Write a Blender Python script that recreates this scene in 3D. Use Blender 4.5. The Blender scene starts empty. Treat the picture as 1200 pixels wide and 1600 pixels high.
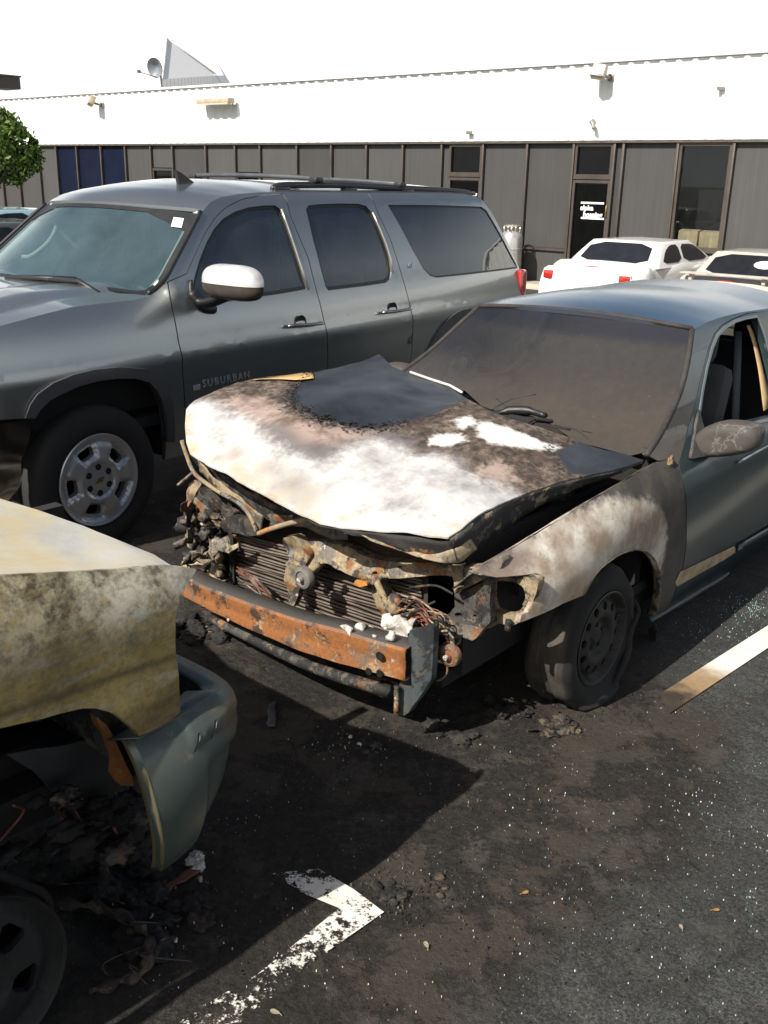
import bpy, bmesh, math, random
import numpy as np
from mathutils import Vector, Matrix, noise

random.seed(7); rng = np.random.default_rng(7)
SC = bpy.context.scene
COL = SC.collection
R_ = math.radians

# ---------------------------------------------------------------- camera, sky, sun, exposure
CAM_F, CAM_H, CAM_PITCH, CAM_ROLL = 1526.1, 1.9681, 0.3294, 0.0221     # focal in photo pixels (1200 wide)
_fw = np.array([0, math.cos(CAM_PITCH), -math.sin(CAM_PITCH)])
_rt = np.array([1.0, 0, 0]); _dn = -np.cross(_rt, _fw)
CAM_R = math.cos(CAM_ROLL) * _rt - math.sin(CAM_ROLL) * _dn
CAM_D = math.sin(CAM_ROLL) * _rt + math.cos(CAM_ROLL) * _dn
CAM_C = np.array([0, 0, CAM_H])
cd = bpy.data.cameras.new('camera'); cam = bpy.data.objects.new('camera', cd); COL.objects.link(cam)
cd.sensor_fit = 'HORIZONTAL'; cd.sensor_width = 36; cd.lens = CAM_F / 1200 * 36
cd.clip_start = .05; cd.clip_end = 3000
M = Matrix.Identity(4)
for i in range(3):
    M[i][0] = CAM_R[i]; M[i][1] = -CAM_D[i]; M[i][2] = -_fw[i]; M[i][3] = CAM_C[i]
cam.matrix_world = M
SC.camera = cam

SUN_AZ, SUN_EL = R_(224.5), R_(43)          # direction towards the sun (from +X, counter-clockwise)
world = bpy.data.worlds.new('World'); SC.world = world; world.use_nodes = True
wn = world.node_tree; bg = wn.nodes['Background']
sky = wn.nodes.new('ShaderNodeTexSky'); sky.sky_type = 'NISHITA'; sky.sun_disc = False
sky.sun_elevation = SUN_EL; sky.sun_rotation = math.pi / 2 - SUN_AZ
sky.air_density = 1.0; sky.dust_density = 4.0; sky.ozone_density = 1.0; sky.altitude = 0
SKY_K = .055
# a bright hazy summer sky: the sky texture whitened by haze towards the horizon
wtc = wn.nodes.new('ShaderNodeTexCoord'); wsep = wn.nodes.new('ShaderNodeSeparateXYZ'); wn.links.new(wtc.outputs['Generated'], wsep.inputs[0])
wmr = wn.nodes.new('ShaderNodeMapRange'); wmr.interpolation_type = 'SMOOTHSTEP'; wn.links.new(wsep.outputs['Z'], wmr.inputs[0])
for i, v in enumerate((.16, .42, .96, .0)): wmr.inputs[i + 1].default_value = v
wmx = wn.nodes.new('ShaderNodeMixRGB'); wn.links.new(wmr.outputs[0], wmx.inputs[0]); wn.links.new(sky.outputs[0], wmx.inputs[1]); wmx.inputs[2].default_value = (13.0, 13.7, 13.7, 1)
wn.links.new(wmx.outputs[0], bg.inputs[0]); bg.inputs[1].default_value = SKY_K
sl = bpy.data.lights.new('sun', 'SUN'); sun = bpy.data.objects.new('sun', sl); COL.objects.link(sun)
sl.energy = 4.6; sl.angle = R_(.53); sl.color = (1, .955, .88)
sd = Vector((math.cos(SUN_EL) * math.cos(SUN_AZ), math.cos(SUN_EL) * math.sin(SUN_AZ), math.sin(SUN_EL)))
sun.rotation_euler = sd.to_track_quat('Z', 'Y').to_euler(); sun.location = sd * 30
SC.view_settings.view_transform = 'Standard'; SC.view_settings.look = 'None'
SC.view_settings.exposure = .70; SC.view_settings.gamma = 1
SC.cycles.max_bounces = 8; SC.cycles.transparent_max_bounces = 12
SC.cycles.caustics_reflective = False; SC.cycles.caustics_refractive = False

# ---------------------------------------------------------------- frames and tracing (pixel of the photo -> real point on a surface)
class Frame:
    def __init__(s, x, y, yaw):
        s.x, s.y, s.yaw = x, y, yaw; c, q = math.cos(yaw), math.sin(yaw)
        s.M = np.array([[c, q, 0], [-q, c, 0], [0, 0, 1]])
        s.o = s.M @ (CAM_C - np.array([x, y, 0]))
    def ray(s, u, v):
        return s.M @ (CAM_R * (u - 600) / CAM_F + CAM_D * (v - 800) / CAM_F + _fw)
    def ax(s, u, v, a, val):
        r = s.ray(u, v); return s.o + r * (val - s.o[a]) / r[a]
    def hit(s, u, v, fn, t0=.4, t1=40, n=3000):
        r = s.ray(u, v); t = np.linspace(t0, t1, n); P = s.o[None] + t[:, None] * r[None]
        f = fn(P[:, 0], P[:, 1], P[:, 2]); sg = np.sign(f); k = np.where(sg[:-1] * sg[1:] <= 0)[0]
        if len(k) == 0: return P[np.argmin(np.abs(f))]
        a, b = t[k[0]], t[k[0] + 1]; fa = f[k[0]]
        for _ in range(40):
            m = (a + b) / 2; p = s.o + m * r; fm = fn(p[0], p[1], p[2])
            if np.sign(fm) == np.sign(fa): a, fa = m, fm
            else: b = m
        return s.o + (a + b) / 2 * r
    def sy(s, pts, Y):      # trace onto y = Y(x, z) -> (x, z); ('l', x, z) passes through
        return [(p[1], p[2]) if p[0] == 'l' else tuple(s.hit(*p, lambda x, y, z: y - Y(x, z))[[0, 2]]) for p in pts]
    def sz(s, pts, Z):
        return [(p[1], p[2]) if p[0] == 'l' else tuple(s.hit(*p, lambda x, y, z: z - Z(x, y))[[0, 1]]) for p in pts]
    def sx(s, pts, X):
        return [(p[1], p[2]) if p[0] == 'l' else tuple(s.hit(*p, lambda x, y, z: x - X(y, z))[[1, 2]]) for p in pts]

class spl:                  # natural cubic spline, linear outside
    def __init__(s, xs, ys):
        s.x = np.array(xs, float); s.y = np.array(ys, float); n = len(xs); h = np.diff(s.x)
        A = np.eye(n); b = np.zeros(n)
        for i in range(1, n - 1):
            A[i, i-1:i+2] = [h[i-1], 2 * (h[i-1] + h[i]), h[i]]
            b[i] = 6 * ((s.y[i+1] - s.y[i]) / h[i] - (s.y[i] - s.y[i-1]) / h[i-1])
        s.m = np.linalg.solve(A, b); s.h = h
    def __call__(s, q):
        q = np.asarray(q, float); qq = np.clip(q, s.x[0], s.x[-1])
        i = np.clip(np.searchsorted(s.x, qq) - 1, 0, len(s.h) - 1); h = s.h[i]
        a = (s.x[i+1] - qq) / h; b = (qq - s.x[i]) / h
        y = a * s.y[i] + b * s.y[i+1] + ((a**3 - a) * s.m[i] + (b**3 - b) * s.m[i+1]) * h * h / 6
        s0 = (s.y[1] - s.y[0]) / s.h[0] - s.h[0] * s.m[1] / 6; s1 = (s.y[-1] - s.y[-2]) / s.h[-1] + s.h[-1] * s.m[-2] / 6
        return y + np.where(q < s.x[0], (q - s.x[0]) * s0, 0) + np.where(q > s.x[-1], (q - s.x[-1]) * s1, 0)
def lin(xs, ys): return lambda q: np.interp(q, xs, ys)
def sstep(a, b, x):
    t = np.clip((np.asarray(x, float) - a) / (b - a), 0, 1); return t * t * (3 - 2 * t)

def smooth_loop(pts, it=1, closed=True):        # Chaikin corner cutting
    p = np.array(pts, float)
    for _ in range(it):
        q = np.roll(p, -1, 0)
        p = np.stack([.8 * p + .2 * q, .2 * p + .8 * q], 1).reshape(-1, p.shape[1])
    return [tuple(a) for a in p]
def curve(pts, n=6):                              # Catmull-Rom through open points
    p = np.array(pts, float); p = np.vstack([2 * p[0] - p[1], p, 2 * p[-1] - p[-2]]); out = []
    for i in range(1, len(p) - 2):
        for t in np.linspace(0, 1, n, endpoint=False):
            a, b, c, d = p[i-1:i+3]
            out.append(.5 * (2 * b + (c - a) * t + (2 * a - 5 * b + 4 * c - d) * t * t + (3 * b - a - 3 * c + d) * t**3))
    out.append(p[-2]); return [tuple(a) for a in out]
def sd_poly(A, B, poly):                          # signed distance, positive inside
    A = np.asarray(A, float); B = np.asarray(B, float); p = np.array(poly); d = np.full(A.shape, 1e9); ins = np.zeros(A.shape, bool)
    for (x0, y0), (x1, y1) in zip(p, np.roll(p, -1, 0)):
        ex, ey = x1 - x0, y1 - y0; L = ex * ex + ey * ey + 1e-12
        t = np.clip(((A - x0) * ex + (B - y0) * ey) / L, 0, 1)
        d = np.minimum(d, np.hypot(A - x0 - t * ex, B - y0 - t * ey))
        c = ((y0 > B) != (y1 > B)) & (A < (x1 - x0) * (B - y0) / (y1 - y0 + 1e-15) + x0); ins ^= c
    return np.where(ins, d, -d)
def inset(poly, d):                               # move a closed 2D loop inwards by d
    p = np.array(poly, float); n = len(p)
    area = .5 * np.sum(p[:, 0] * np.roll(p[:, 1], -1) - np.roll(p[:, 0], -1) * p[:, 1]); sgn = 1 if area > 0 else -1
    e = np.roll(p, -1, 0) - p; L = np.linalg.norm(e, axis=1, keepdims=True) + 1e-9; e /= L
    nr = np.stack([-e[:, 1], e[:, 0]], 1) * sgn; pn = np.roll(nr, 1, 0); m = nr + pn
    m /= np.maximum(np.sum(m * nr, 1, keepdims=True), .35)
    return [tuple(a) for a in p + m * d]

# ---------------------------------------------------------------- objects
def link(name, me, mat=None, parent=None):
    o = bpy.data.objects.new(name, me); COL.objects.link(o)
    if me is not None and mat is not None:
        for m in (mat if isinstance(mat, (list, tuple)) else [mat]): me.materials.append(m)
    if parent is not None: o.parent = parent
    return o
def thing(name, label, cat, loc=(0, 0, 0), yaw=0, group=None):
    o = bpy.data.objects.new(name, None); COL.objects.link(o); o.empty_display_size = .2
    o.location = loc; o.rotation_euler = (0, 0, yaw); tag(o, label, cat, group); return o
def tag(o, label=None, cat=None, group=None, kind=None):
    if label: o['label'] = label
    if cat: o['category'] = cat
    if group: o['group'] = group
    if kind: o['kind'] = kind
    return o
def fin(bm, name, mat, parent=None, smooth=True, ang=None):
    if ang is not None:
        for e in bm.edges:
            if len(e.link_faces) == 2 and e.calc_face_angle(0) > R_(ang): e.smooth = False
    for f in bm.faces: f.smooth = smooth
    me = bpy.data.meshes.new(name); bm.to_mesh(me); bm.free()
    return link(name, me, mat, parent)

def sheet(name, outline, fmap, step, mat, parent, holes=(), thick=(0, 0, 0), out=(0, 0, 1), attrs=None, flip_y=False, jag=0):
    """A panel: a flat outline with holes, cut by a grid and bent onto fmap(a, b) -> points; a rim gives it thickness."""
    bm = bmesh.new()
    for loop in [outline, *holes]:
        vs = [bm.verts.new((a, b, 0)) for a, b in loop]
        for i in range(len(vs)): bm.edges.new((vs[i], vs[(i + 1) % len(vs)]))
    bmesh.ops.triangle_fill(bm, use_beauty=True, use_dissolve=False, edges=bm.edges[:])
    st = step if isinstance(step, tuple) else (step, step)
    for k in range(2):
        c = [v.co[k] for v in bm.verts]; lo, hi = min(c), max(c); n = int((hi - lo) / st[k])
        for i in range(1, n + 1):
            co = [0, 0, 0]; no = [0, 0, 0]; co[k] = lo + (hi - lo) * i / (n + 1); no[k] = 1
            bmesh.ops.bisect_plane(bm, geom=bm.verts[:] + bm.edges[:] + bm.faces[:], plane_co=co, plane_no=no, dist=1e-6)
    bmesh.ops.remove_doubles(bm, verts=bm.verts[:], dist=1e-5)
    bm.verts.index_update(); A = np.array([v.co.x for v in bm.verts]); B = np.array([v.co.y for v in bm.verts])
    P = np.array(fmap(A, B)).T
    if P.shape[0] == 3 and P.shape[1] != 3: P = P.T
    if flip_y: P = P * np.array([1, -1, 1])
    for v, q in zip(bm.verts, P): v.co = q
    bm.normal_update(); o_ = Vector(out)
    if flip_y: o_.y *= -1
    if sum((f.normal.dot(o_)) * f.calc_area() for f in bm.faces) < 0: bmesh.ops.reverse_faces(bm, faces=bm.faces[:])
    la = {}
    for k, fn in (attrs or {}).items():
        la[k] = (bm.verts.layers.float.new(k), fn(A, B))
    for k, (ly, vals) in la.items():
        for v, q in zip(bm.verts[:], vals): v[ly] = float(q)
    t = Vector(thick)
    if flip_y: t.y *= -1
    if t.length > 0:
        be = [e for e in bm.edges if len(e.link_faces) == 1]
        for e in be: e.smooth = False
        r = bmesh.ops.extrude_edge_only(bm, edges=be)
        for v in [g for g in r['geom'] if isinstance(g, bmesh.types.BMVert)]: v.co += t
    return fin(bm, name, mat, parent)

def box_bm(bm, c, s, rot=None, bev=0):
    r = bmesh.ops.create_cube(bm, size=1); vs = r['verts']
    bmesh.ops.scale(bm, vec=s, verts=vs)
    if bev:
        es = list({e for v in vs for e in v.link_edges})
        rb = bmesh.ops.bevel(bm, geom=es, offset=bev, segments=2, profile=.5, affect='EDGES'); vs = list({v for f in rb['faces'] for v in f.verts} | set(v for v in vs if v.is_valid))
    if rot is not None: bmesh.ops.rotate(bm, cent=(0, 0, 0), matrix=rot, verts=vs)
    bmesh.ops.translate(bm, vec=c, verts=vs); return vs
def box(name, c, s, mat, parent=None, rot=None, bev=0):
    bm = bmesh.new(); box_bm(bm, c, s, rot, bev); return fin(bm, name, mat, parent, smooth=bev > 0, ang=40)
def tube_bm(bm, pts, r, seg=8, cap=True, flat=1):
    P = [Vector(p) for p in pts]; rs = r if isinstance(r, (list, tuple, np.ndarray)) else [r] * len(P); rings = []
    up = Vector((0, 0, 1)); t0 = (P[1] - P[0]).normalized()
    if abs(t0.dot(up)) > .95: up = Vector((1, 0, 0))
    nrm = (up - t0 * up.dot(t0)).normalized()
    for i, p in enumerate(P):
        t = (P[min(i + 1, len(P) - 1)] - P[max(i - 1, 0)]).normalized()
        nrm = (nrm - t * nrm.dot(t)).normalized(); b = t.cross(nrm)
        rings.append([bm.verts.new(p + (nrm * math.cos(a) * flat + b * math.sin(a)) * rs[i]) for a in [2 * math.pi * k / seg for k in range(seg)]])
    for a, b in zip(rings, rings[1:]):
        for k in range(seg): bm.faces.new((a[k], a[(k + 1) % seg], b[(k + 1) % seg], b[k]))
    if cap: bm.faces.new(rings[0][::-1]); bm.faces.new(rings[-1])
def tube(name, pts, r, mat, parent=None, seg=8, flat=1):
    bm = bmesh.new(); tube_bm(bm, pts, r, seg, True, flat); return fin(bm, name, mat, parent, ang=50)
def lathe_bm(bm, prof, c=(0, 0, 0), axis='Y', seg=48, closed=False):
    rings = []
    for r, h in prof:
        ring = []
        for k in range(seg):
            a = 2 * math.pi * k / seg; u, w = r * math.cos(a), r * math.sin(a)
            v = {'Y': (u, h, w), 'Z': (u, w, h), 'X': (h, u, w)}[axis]
            ring.append(bm.verts.new(Vector(c) + Vector(v)))
        rings.append(ring)
    pr = list(zip(rings, rings[1:])) + ([(rings[-1], rings[0])] if closed else [])
    for a, b in pr:
        for k in range(seg): bm.faces.new((a[k], a[(k + 1) % seg], b[(k + 1) % seg], b[k]))
    bmesh.ops.recalc_face_normals(bm, faces=bm.faces[:])
def lathe(name, prof, mat, parent=None, c=(0, 0, 0), axis='Y', seg=48, closed=False, ang=35):
    bm = bmesh.new(); lathe_bm(bm, prof, c, axis, seg, closed); return fin(bm, name, mat, parent, ang=ang)
def ribbon(name, A, B, mat, parent=None, n=5, crump=0, fr=14, seed=0, thick=.004, na=4):
    """A strip of sheet metal between two 3D polylines, dented by noise."""
    A = np.array(curve(A, na)); B = np.array(curve(B, na)); bm = bmesh.new(); rows = []
    for a, b in zip(A, B):
        row = []
        for t in np.linspace(0, 1, n):
            p = Vector(a * (1 - t) + b * t)
            if crump: p += noise.noise_vector(p * fr + Vector((seed * 7.1, seed, 3))) * crump
            row.append(bm.verts.new(p))
        rows.append(row)
    for r0, r1 in zip(rows, rows[1:]):
        for k in range(n - 1): bm.faces.new((r0[k], r0[k+1], r1[k+1], r1[k]))
    o = fin(bm, name, mat, parent)
    m = o.modifiers.new('thickness', 'SOLIDIFY'); m.thickness = thick; m.offset = 0
    return o
def lump_bm(bm, c, s, sub=3, amp=.35, fr=2.2, seed=0):
    r = bmesh.ops.create_icosphere(bm, subdivisions=sub, radius=1)
    for v in r['verts']:
        n = v.co.normalized(); k = 1 + amp * noise.fractal(n * fr + Vector((seed * 3.7, seed * 1.3, seed)), 1, 2, 4)
        v.co = Vector((n.x * s[0], n.y * s[1], n.z * s[2])) * k + Vector(c)
def lump(name, c, s, mat, parent=None, sub=3, amp=.35, fr=2.2, seed=0):
    bm = bmesh.new(); lump_bm(bm, c, s, sub, amp, fr, seed); return fin(bm, name, mat, parent)
def text_mesh(name, body, size, mat, parent, M4, depth=.002, spacing=1, bold=0):
    cu = bpy.data.curves.new('letters', 'FONT'); cu.body = body; cu.size = size; cu.extrude = depth; cu.space_character = spacing; cu.offset = bold
    t = bpy.data.objects.new('letters', cu); COL.objects.link(t)
    dg = bpy.context.evaluated_depsgraph_get(); me = bpy.data.meshes.new_from_object(t.evaluated_get(dg))
    bpy.data.objects.remove(t); bpy.data.curves.remove(cu); me.name = name; me.transform(M4)
    return link(name, me, mat, parent)

# ---------------------------------------------------------------- materials
class Mat:
    def __init__(s, name):
        s.m = bpy.data.materials.new(name); s.m.use_nodes = True; s.nt = s.m.node_tree
        s.b = s.nt.nodes['Principled BSDF']; s.out = s.nt.nodes['Material Output']; s._co = None
    def n(s, t, **kw):
        nd = s.nt.nodes.new('ShaderNode' + t)
        for k, v in kw.items():
            if hasattr(nd, k): setattr(nd, k, v)
            else: s.set(nd.inputs[k], v)
        return nd
    def set(s, sock, v):
        if isinstance(v, bpy.types.NodeSocket): s.nt.links.new(v, sock)
        elif isinstance(v, (tuple, list)) and len(v) == 3 and sock.type == 'RGBA': sock.default_value = (*v, 1)
        else: sock.default_value = v
    def co(s):
        if s._co is None: s._co = s.n('TexCoord').outputs['Object']
        return s._co
    def map(s, scale=(1, 1, 1), rot=(0, 0, 0), loc=(0, 0, 0)):
        nd = s.n('Mapping'); s.set(nd.inputs[0], s.co()); nd.inputs['Scale'].default_value = scale; nd.inputs['Rotation'].default_value = rot; nd.inputs['Location'].default_value = loc
        return nd.outputs[0]
    def noise(s, scale, detail=5, rough=.6, vec=None, dist=0, out='Fac'):
        return s.n('TexNoise', Vector=vec or s.co(), Scale=scale, Detail=detail, Roughness=rough, Distortion=dist).outputs[out]
    def voro(s, scale, feature='F1', vec=None, out='Distance', rnd=1):
        return s.n('TexVoronoi', feature=feature, Vector=vec or s.co(), Scale=scale, Randomness=rnd).outputs[out]
    def ramp(s, fac, stops, interp='LINEAR'):
        nd = s.n('ValToRGB'); e = nd.color_ramp.elements; nd.color_ramp.interpolation = interp
        while len(e) < len(stops): e.new(.5)
        for el, (p, c) in zip(e, stops):
            el.position = p; el.color = (c, c, c, 1) if isinstance(c, (int, float)) else (*c, 1)
        s.set(nd.inputs[0], fac); return nd.outputs[0]
    def mix(s, fac, a, b, mode='MIX'):
        nd = s.n('MixRGB', blend_type=mode); s.set(nd.inputs[0], fac); s.set(nd.inputs[1], a); s.set(nd.inputs[2], b); return nd.outputs[0]
    def ma(s, op, a, b=0., c=0., clamp=False):
        nd = s.n('Math', operation=op, use_clamp=clamp)
        for i, v in enumerate((a, b, c)): s.set(nd.inputs[i], v)
        return nd.outputs[0]
    def mr(s, v, a, b, c=0., d=1.):
        nd = s.n('MapRange', interpolation_type='SMOOTHSTEP'); 
        for i, q in enumerate((v, a, b, c, d)): s.set(nd.inputs[i], q)
        return nd.outputs[0]
    def attr(s, name): return s.n('Attribute', attribute_name=name).outputs['Fac']
    def xyz(s):
        nd = s.n('SeparateXYZ'); s.set(nd.inputs[0], s.co()); return nd.outputs
    def bump(s, h, strength=.4, dist=.01):
        nd = s.n('Bump', Strength=strength, Distance=dist); s.set(nd.inputs['Height'], h); s.set(s.b.inputs['Normal'], nd.outputs[0]); return nd.outputs[0]
    def p(s, **kw):
        for k, v in kw.items(): s.set(s.b.inputs[k.replace('_', ' ')], v)
        return s.m
    def shader(s, sock): s.nt.links.new(sock, s.out.inputs['Surface'])

def simple(name, col, rough=.5, metal=0, var=.25, sc=6, bump=0, spec=.5, coat=0):
    m = Mat(name); n = m.noise(sc, 6, .65)
    c = m.mix(m.ramp(n, [(.3, 0.), (.7, 1.)]), tuple(q * (1 - var) for q in col), tuple(min(1, q * (1 + var)) for q in col))
    r = m.ma('MULTIPLY_ADD', n, .25, rough - .12, clamp=True)
    m.p(Base_Color=c, Roughness=r, Metallic=metal, Specular_IOR_Level=spec, Coat_Weight=coat)
    if bump: m.bump(m.noise(sc * 6, 4), bump, .01)
    return m.m
def car_paint(name, col, dust=.12, dcol=(.3, .27, .22), metal=.45, rough=.34, coat=1.0):
    m = Mat(name); n = m.noise(3, 5); fine = m.noise(900, 2)
    base = m.mix(m.ma('MULTIPLY', m.ramp(fine, [(.35, 0.), (.65, 1.)]), .5), tuple(q * .8 for q in col), tuple(q * 1.35 for q in col))
    d = m.ma('MULTIPLY', m.ramp(n, [(.25, .3), (.75, 1.)]), dust)
    m.p(Base_Color=m.mix(d, base, dcol), Metallic=m.ma('MULTIPLY_ADD', d, -metal, metal), Roughness=rough, Coat_Weight=coat,
        Coat_Roughness=m.ma('MULTIPLY_ADD', n, .10, .02))
    return m.m
def glass(name, tint=(.5, .55, .55), dust=.08, dcol=(.35, .36, .33), ior=1.5, rough=.02, dscale=5):  # dust film; on the SUV its blue tint also paints sky reflection
    m = Mat(name); tr = m.n('BsdfTransparent', Color=(*tint, 1)); gl = m.n('BsdfGlossy', Roughness=rough); df = m.n('BsdfDiffuse', Color=(*dcol, 1))
    fr = m.n('Fresnel', IOR=ior); k = m.ma('MULTIPLY_ADD', fr.outputs[0], 1.0, .01, clamp=True)
    m1 = m.n('MixShader'); m.set(m1.inputs[0], k); m.set(m1.inputs[1], tr.outputs[0]); m.set(m1.inputs[2], gl.outputs[0])
    m2 = m.n('MixShader'); m.set(m2.inputs[0], m.ma('MULTIPLY', m.ramp(m.noise(dscale, 6, .7), [(.3, .35), (.75, 1.)]), dust))
    m.set(m2.inputs[1], m1.outputs[0]); m.set(m2.inputs[2], df.outputs[0]); m.shader(m2.outputs[0]); return m.m
BLACK = simple('black_rubber_trim', (.012, .012, .013), .5, sc=20)
PLASTIC = simple('dark_plastic', (.025, .026, .028), .45, sc=30)
DARKVOID = simple('dark_underbody', (.008, .008, .008), .9, sc=5)
CHROME = simple('chrome', (.72, .72, .7), .12, 1, .05, 9)
TYRE = Mat('tyre_rubber'); TYRE.p(Base_Color=TYRE.mix(TYRE.noise(8, 5), (.012, .012, .012), (.035, .033, .03)), Roughness=.85); TYRE.bump(TYRE.noise(60, 3), .3, .004); TYRE = TYRE.m

# ================================================================ THE SETTING
GR = Frame(0, 0, 0); LOT_DROP = .04
def gp(u, v, z=0): return GR.ax(u, v, 2, z)
TR_POS = (-.81, 1.74, R_(48.5)); TRK = Frame(*TR_POS)
CA_POS = (.2828 , 4.0983, R_(230.3)); CAR = Frame(*CA_POS)
SU_POS = (-2.3319, 5.61, 4.0709); SUB = Frame(*SU_POS)
W_YAW = -.6968; W_N = 17.68
WL_POS = (W_N * math.sin(-W_YAW), W_N * math.cos(W_YAW), W_YAW); WALL = Frame(*WL_POS)

# ---- ground: one sheet to the horizon, fine and lumpy where the fire was
def ground():
    near_x = np.arange(-3.2, 4.21, .035); near_y = np.arange(1.2, 7.01, .035)
    far = np.array([1.2, 2.4, 3.6, 4.8, 6, 8, 11, 15, 22, 40, 80, 160, 400, 900.])
    xs = np.concatenate([-3.2 - far[::-1], near_x, 4.2 + far]); ys = np.concatenate([1.2 - far[::-1], near_y, 7 + far])
    X, Y = np.meshgrid(xs, ys); nx, ny = len(xs), len(ys)
    burn_poly = [tuple(gp(*q)[:2]) for q in [(0, 1700), (-400, 1250), (150, 800), (480, 720), (900, 900), (1010, 1050), (1090, 1150), (1050, 1300), (880, 1430), (700, 1560), (480, 1700)]]
    d = sd_poly(X.ravel(), Y.ravel(), burn_poly); burn = sstep(-.45, .30, d)
    Z = np.zeros(nx * ny); xf, yf = X.ravel(), Y.ravel()
    nb = np.zeros(nx * ny)
    for i in np.where((xf > -3.3) & (xf < 4.3) & (yf > 1.1) & (yf < 7.1))[0]:
        v = Vector((xf[i], yf[i], 0)); a = noise.fractal(v * 4.5, .9, 2.1, 5); nb[i] = a
        k = burn[i]; Z[i] = .0015 * a + k * max(0, a - .25) * .018 + k * .004 * noise.noise(v * 17)
    edge = np.clip(np.minimum.reduce([xf + 3.2, 4.2 - xf, yf - 1.2, 7 - yf]) / .3, 0, 1); Z = np.clip(Z * edge, -.0035, .03) - LOT_DROP * sstep(9.0, 12.5, .6418 * xf + .7668 * yf)      # the lot falls a little towards the building
    verts = np.stack([xf, yf, Z], 1)
    idx = np.arange(nx * ny).reshape(ny, nx)
    faces = np.stack([idx[:-1, :-1], idx[:-1, 1:], idx[1:, 1:], idx[1:, :-1]], -1).reshape(-1, 4)
    me = bpy.data.meshes.new('ground'); me.from_pydata(verts.tolist(), [], faces.tolist())
    at = me.attributes.new('burn', 'FLOAT', 'POINT'); at.data.foreach_set('value', burn.astype(np.float32))
    for p in me.polygons: p.use_smooth = True
    m = Mat('asphalt_ground'); b = m.attr('burn')
    agg = m.voro(170, out='Color'); agg = m.n('RGBToBW', Color=agg).outputs[0]; grain = m.noise(240, 3, .7)
    n1 = m.noise(2.2, 9, .68, None, .1); n2 = m.noise(8, 9, .76, None, .1); n3 = m.noise(38, 7, .75); n4 = m.noise(3.7, 10, .72, m.map(loc=(4, 9, 2)), .15); n5 = m.noise(5.5, 9, .72, m.map(loc=(7, 1, 5)), .1)
    asph = m.mix(m.ramp(agg, [(.2, 0.), (.9, 1.)]), (.032, .034, .0325), (.112, .114, .107)); asph = m.mix(m.ramp(grain, [(.4, .4), (.62, 0.)]), asph, (.012, .012, .012))
    asph = m.mix(m.ma('MULTIPLY', m.ramp(n4, [(.47, 0.), (.56, 1.)]), .45), asph, m.mix(n3, (.010, .010, .0095), (.036, .034, .031)))
    asph = m.mix(m.ma('MULTIPLY', m.ramp(n5, [(.54, 0.), (.64, 1.)]), .45), asph, (.095, .090, .078))
    char = m.mix(m.ramp(n3, [(.36, 0.), (.66, 1.)]), (.0055, .0052, .005), (.034, .029, .024))
    char = m.mix(m.ramp(n4, [(.48, 0.), (.545, .9)]), char, m.mix(n3, (.020, .0165, .013), (.078, .064, .048)))
    char = m.mix(m.ma('MULTIPLY', m.ramp(n5, [(.56, 0.), (.61, 1.)]), .7), char, m.mix(n3, (.03, .027, .024), (.10, .088, .072)))
    bb = m.ma('ADD', b, m.ma('MULTIPLY_ADD', n1, 1.1, -.55)); bb = m.mr(bb, .22, .72)
    col = m.mix(bb, asph, m.mix(m.ramp(agg, [(.3, 0.), (.95, .5)]), char, m.mix(.35, char, (.07, .065, .055))))
    # pale ash dust in patches, tiny bright specks of many colours
    dust = m.ma('MULTIPLY', m.ramp(m.noise(1.9, 8, .66, m.map(loc=(2, 3, 0))), [(.55, 0.), (.68, 1.)]), m.ramp(m.noise(60, 4, .7), [(.50, 0.), (.64, 1.)]))
    col = m.mix(m.ma('MULTIPLY', dust, .45), col, (.17, .165, .145))
    vo = m.n('TexVoronoi', Vector=m.co(), Scale=75.); rgb = m.n('SeparateColor', Color=vo.outputs['Color']).outputs
    sp = m.ma('MULTIPLY', m.ramp(vo.outputs['Distance'], [(.10, 1.), (.20, 0.)]), m.ramp(rgb[0], [(.86, 0.), (.88, 1.)])); sp = m.ma('MULTIPLY', sp, m.ramp(m.noise(4, 5, .6, m.map(loc=(8, 8, 8))), [(.44, .05), (.62, .9)]))
    spc = m.ramp(rgb[1], [(0, (.20, .30, .26)), (.35, (.36, .36, .32)), (.65, (.26, .21, .14)), (1, (.5, .5, .46))])
    col = m.mix(sp, col, spc)
    crk = m.ma('MULTIPLY', m.ramp(m.voro(1.3, 'DISTANCE_TO_EDGE', m.mix(.06, m.co(), m.noise(5, 5, .7, None, 0, 'Color'))), [(.0, 1.), (.005, 0.)]), m.ramp(n1, [(.5, 0.), (.6, .8)])); col = m.mix(crk, col, (.006, .006, .006))
    m.p(Base_Color=col, Roughness=m.ma('MULTIPLY_ADD', n2, .3, .62), Specular_IOR_Level=.3)
    h = m.ma('ADD', m.ma('MULTIPLY', agg, .9), m.ma('ADD', m.ma('MULTIPLY', n3, 1.1), m.ma('MULTIPLY', n2, 1.6))); h = m.ma('ADD', h, m.ma('MULTIPLY', m.ramp(n4, [(.48, 0.), (.53, 1.)]), .5))
    m.bump(h, .8, .015)
    o = link('ground', me, m.m); tag(o, 'dark asphalt of the car park, scorched black around the burnt cars', 'ground', kind='structure')
ground()

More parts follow.
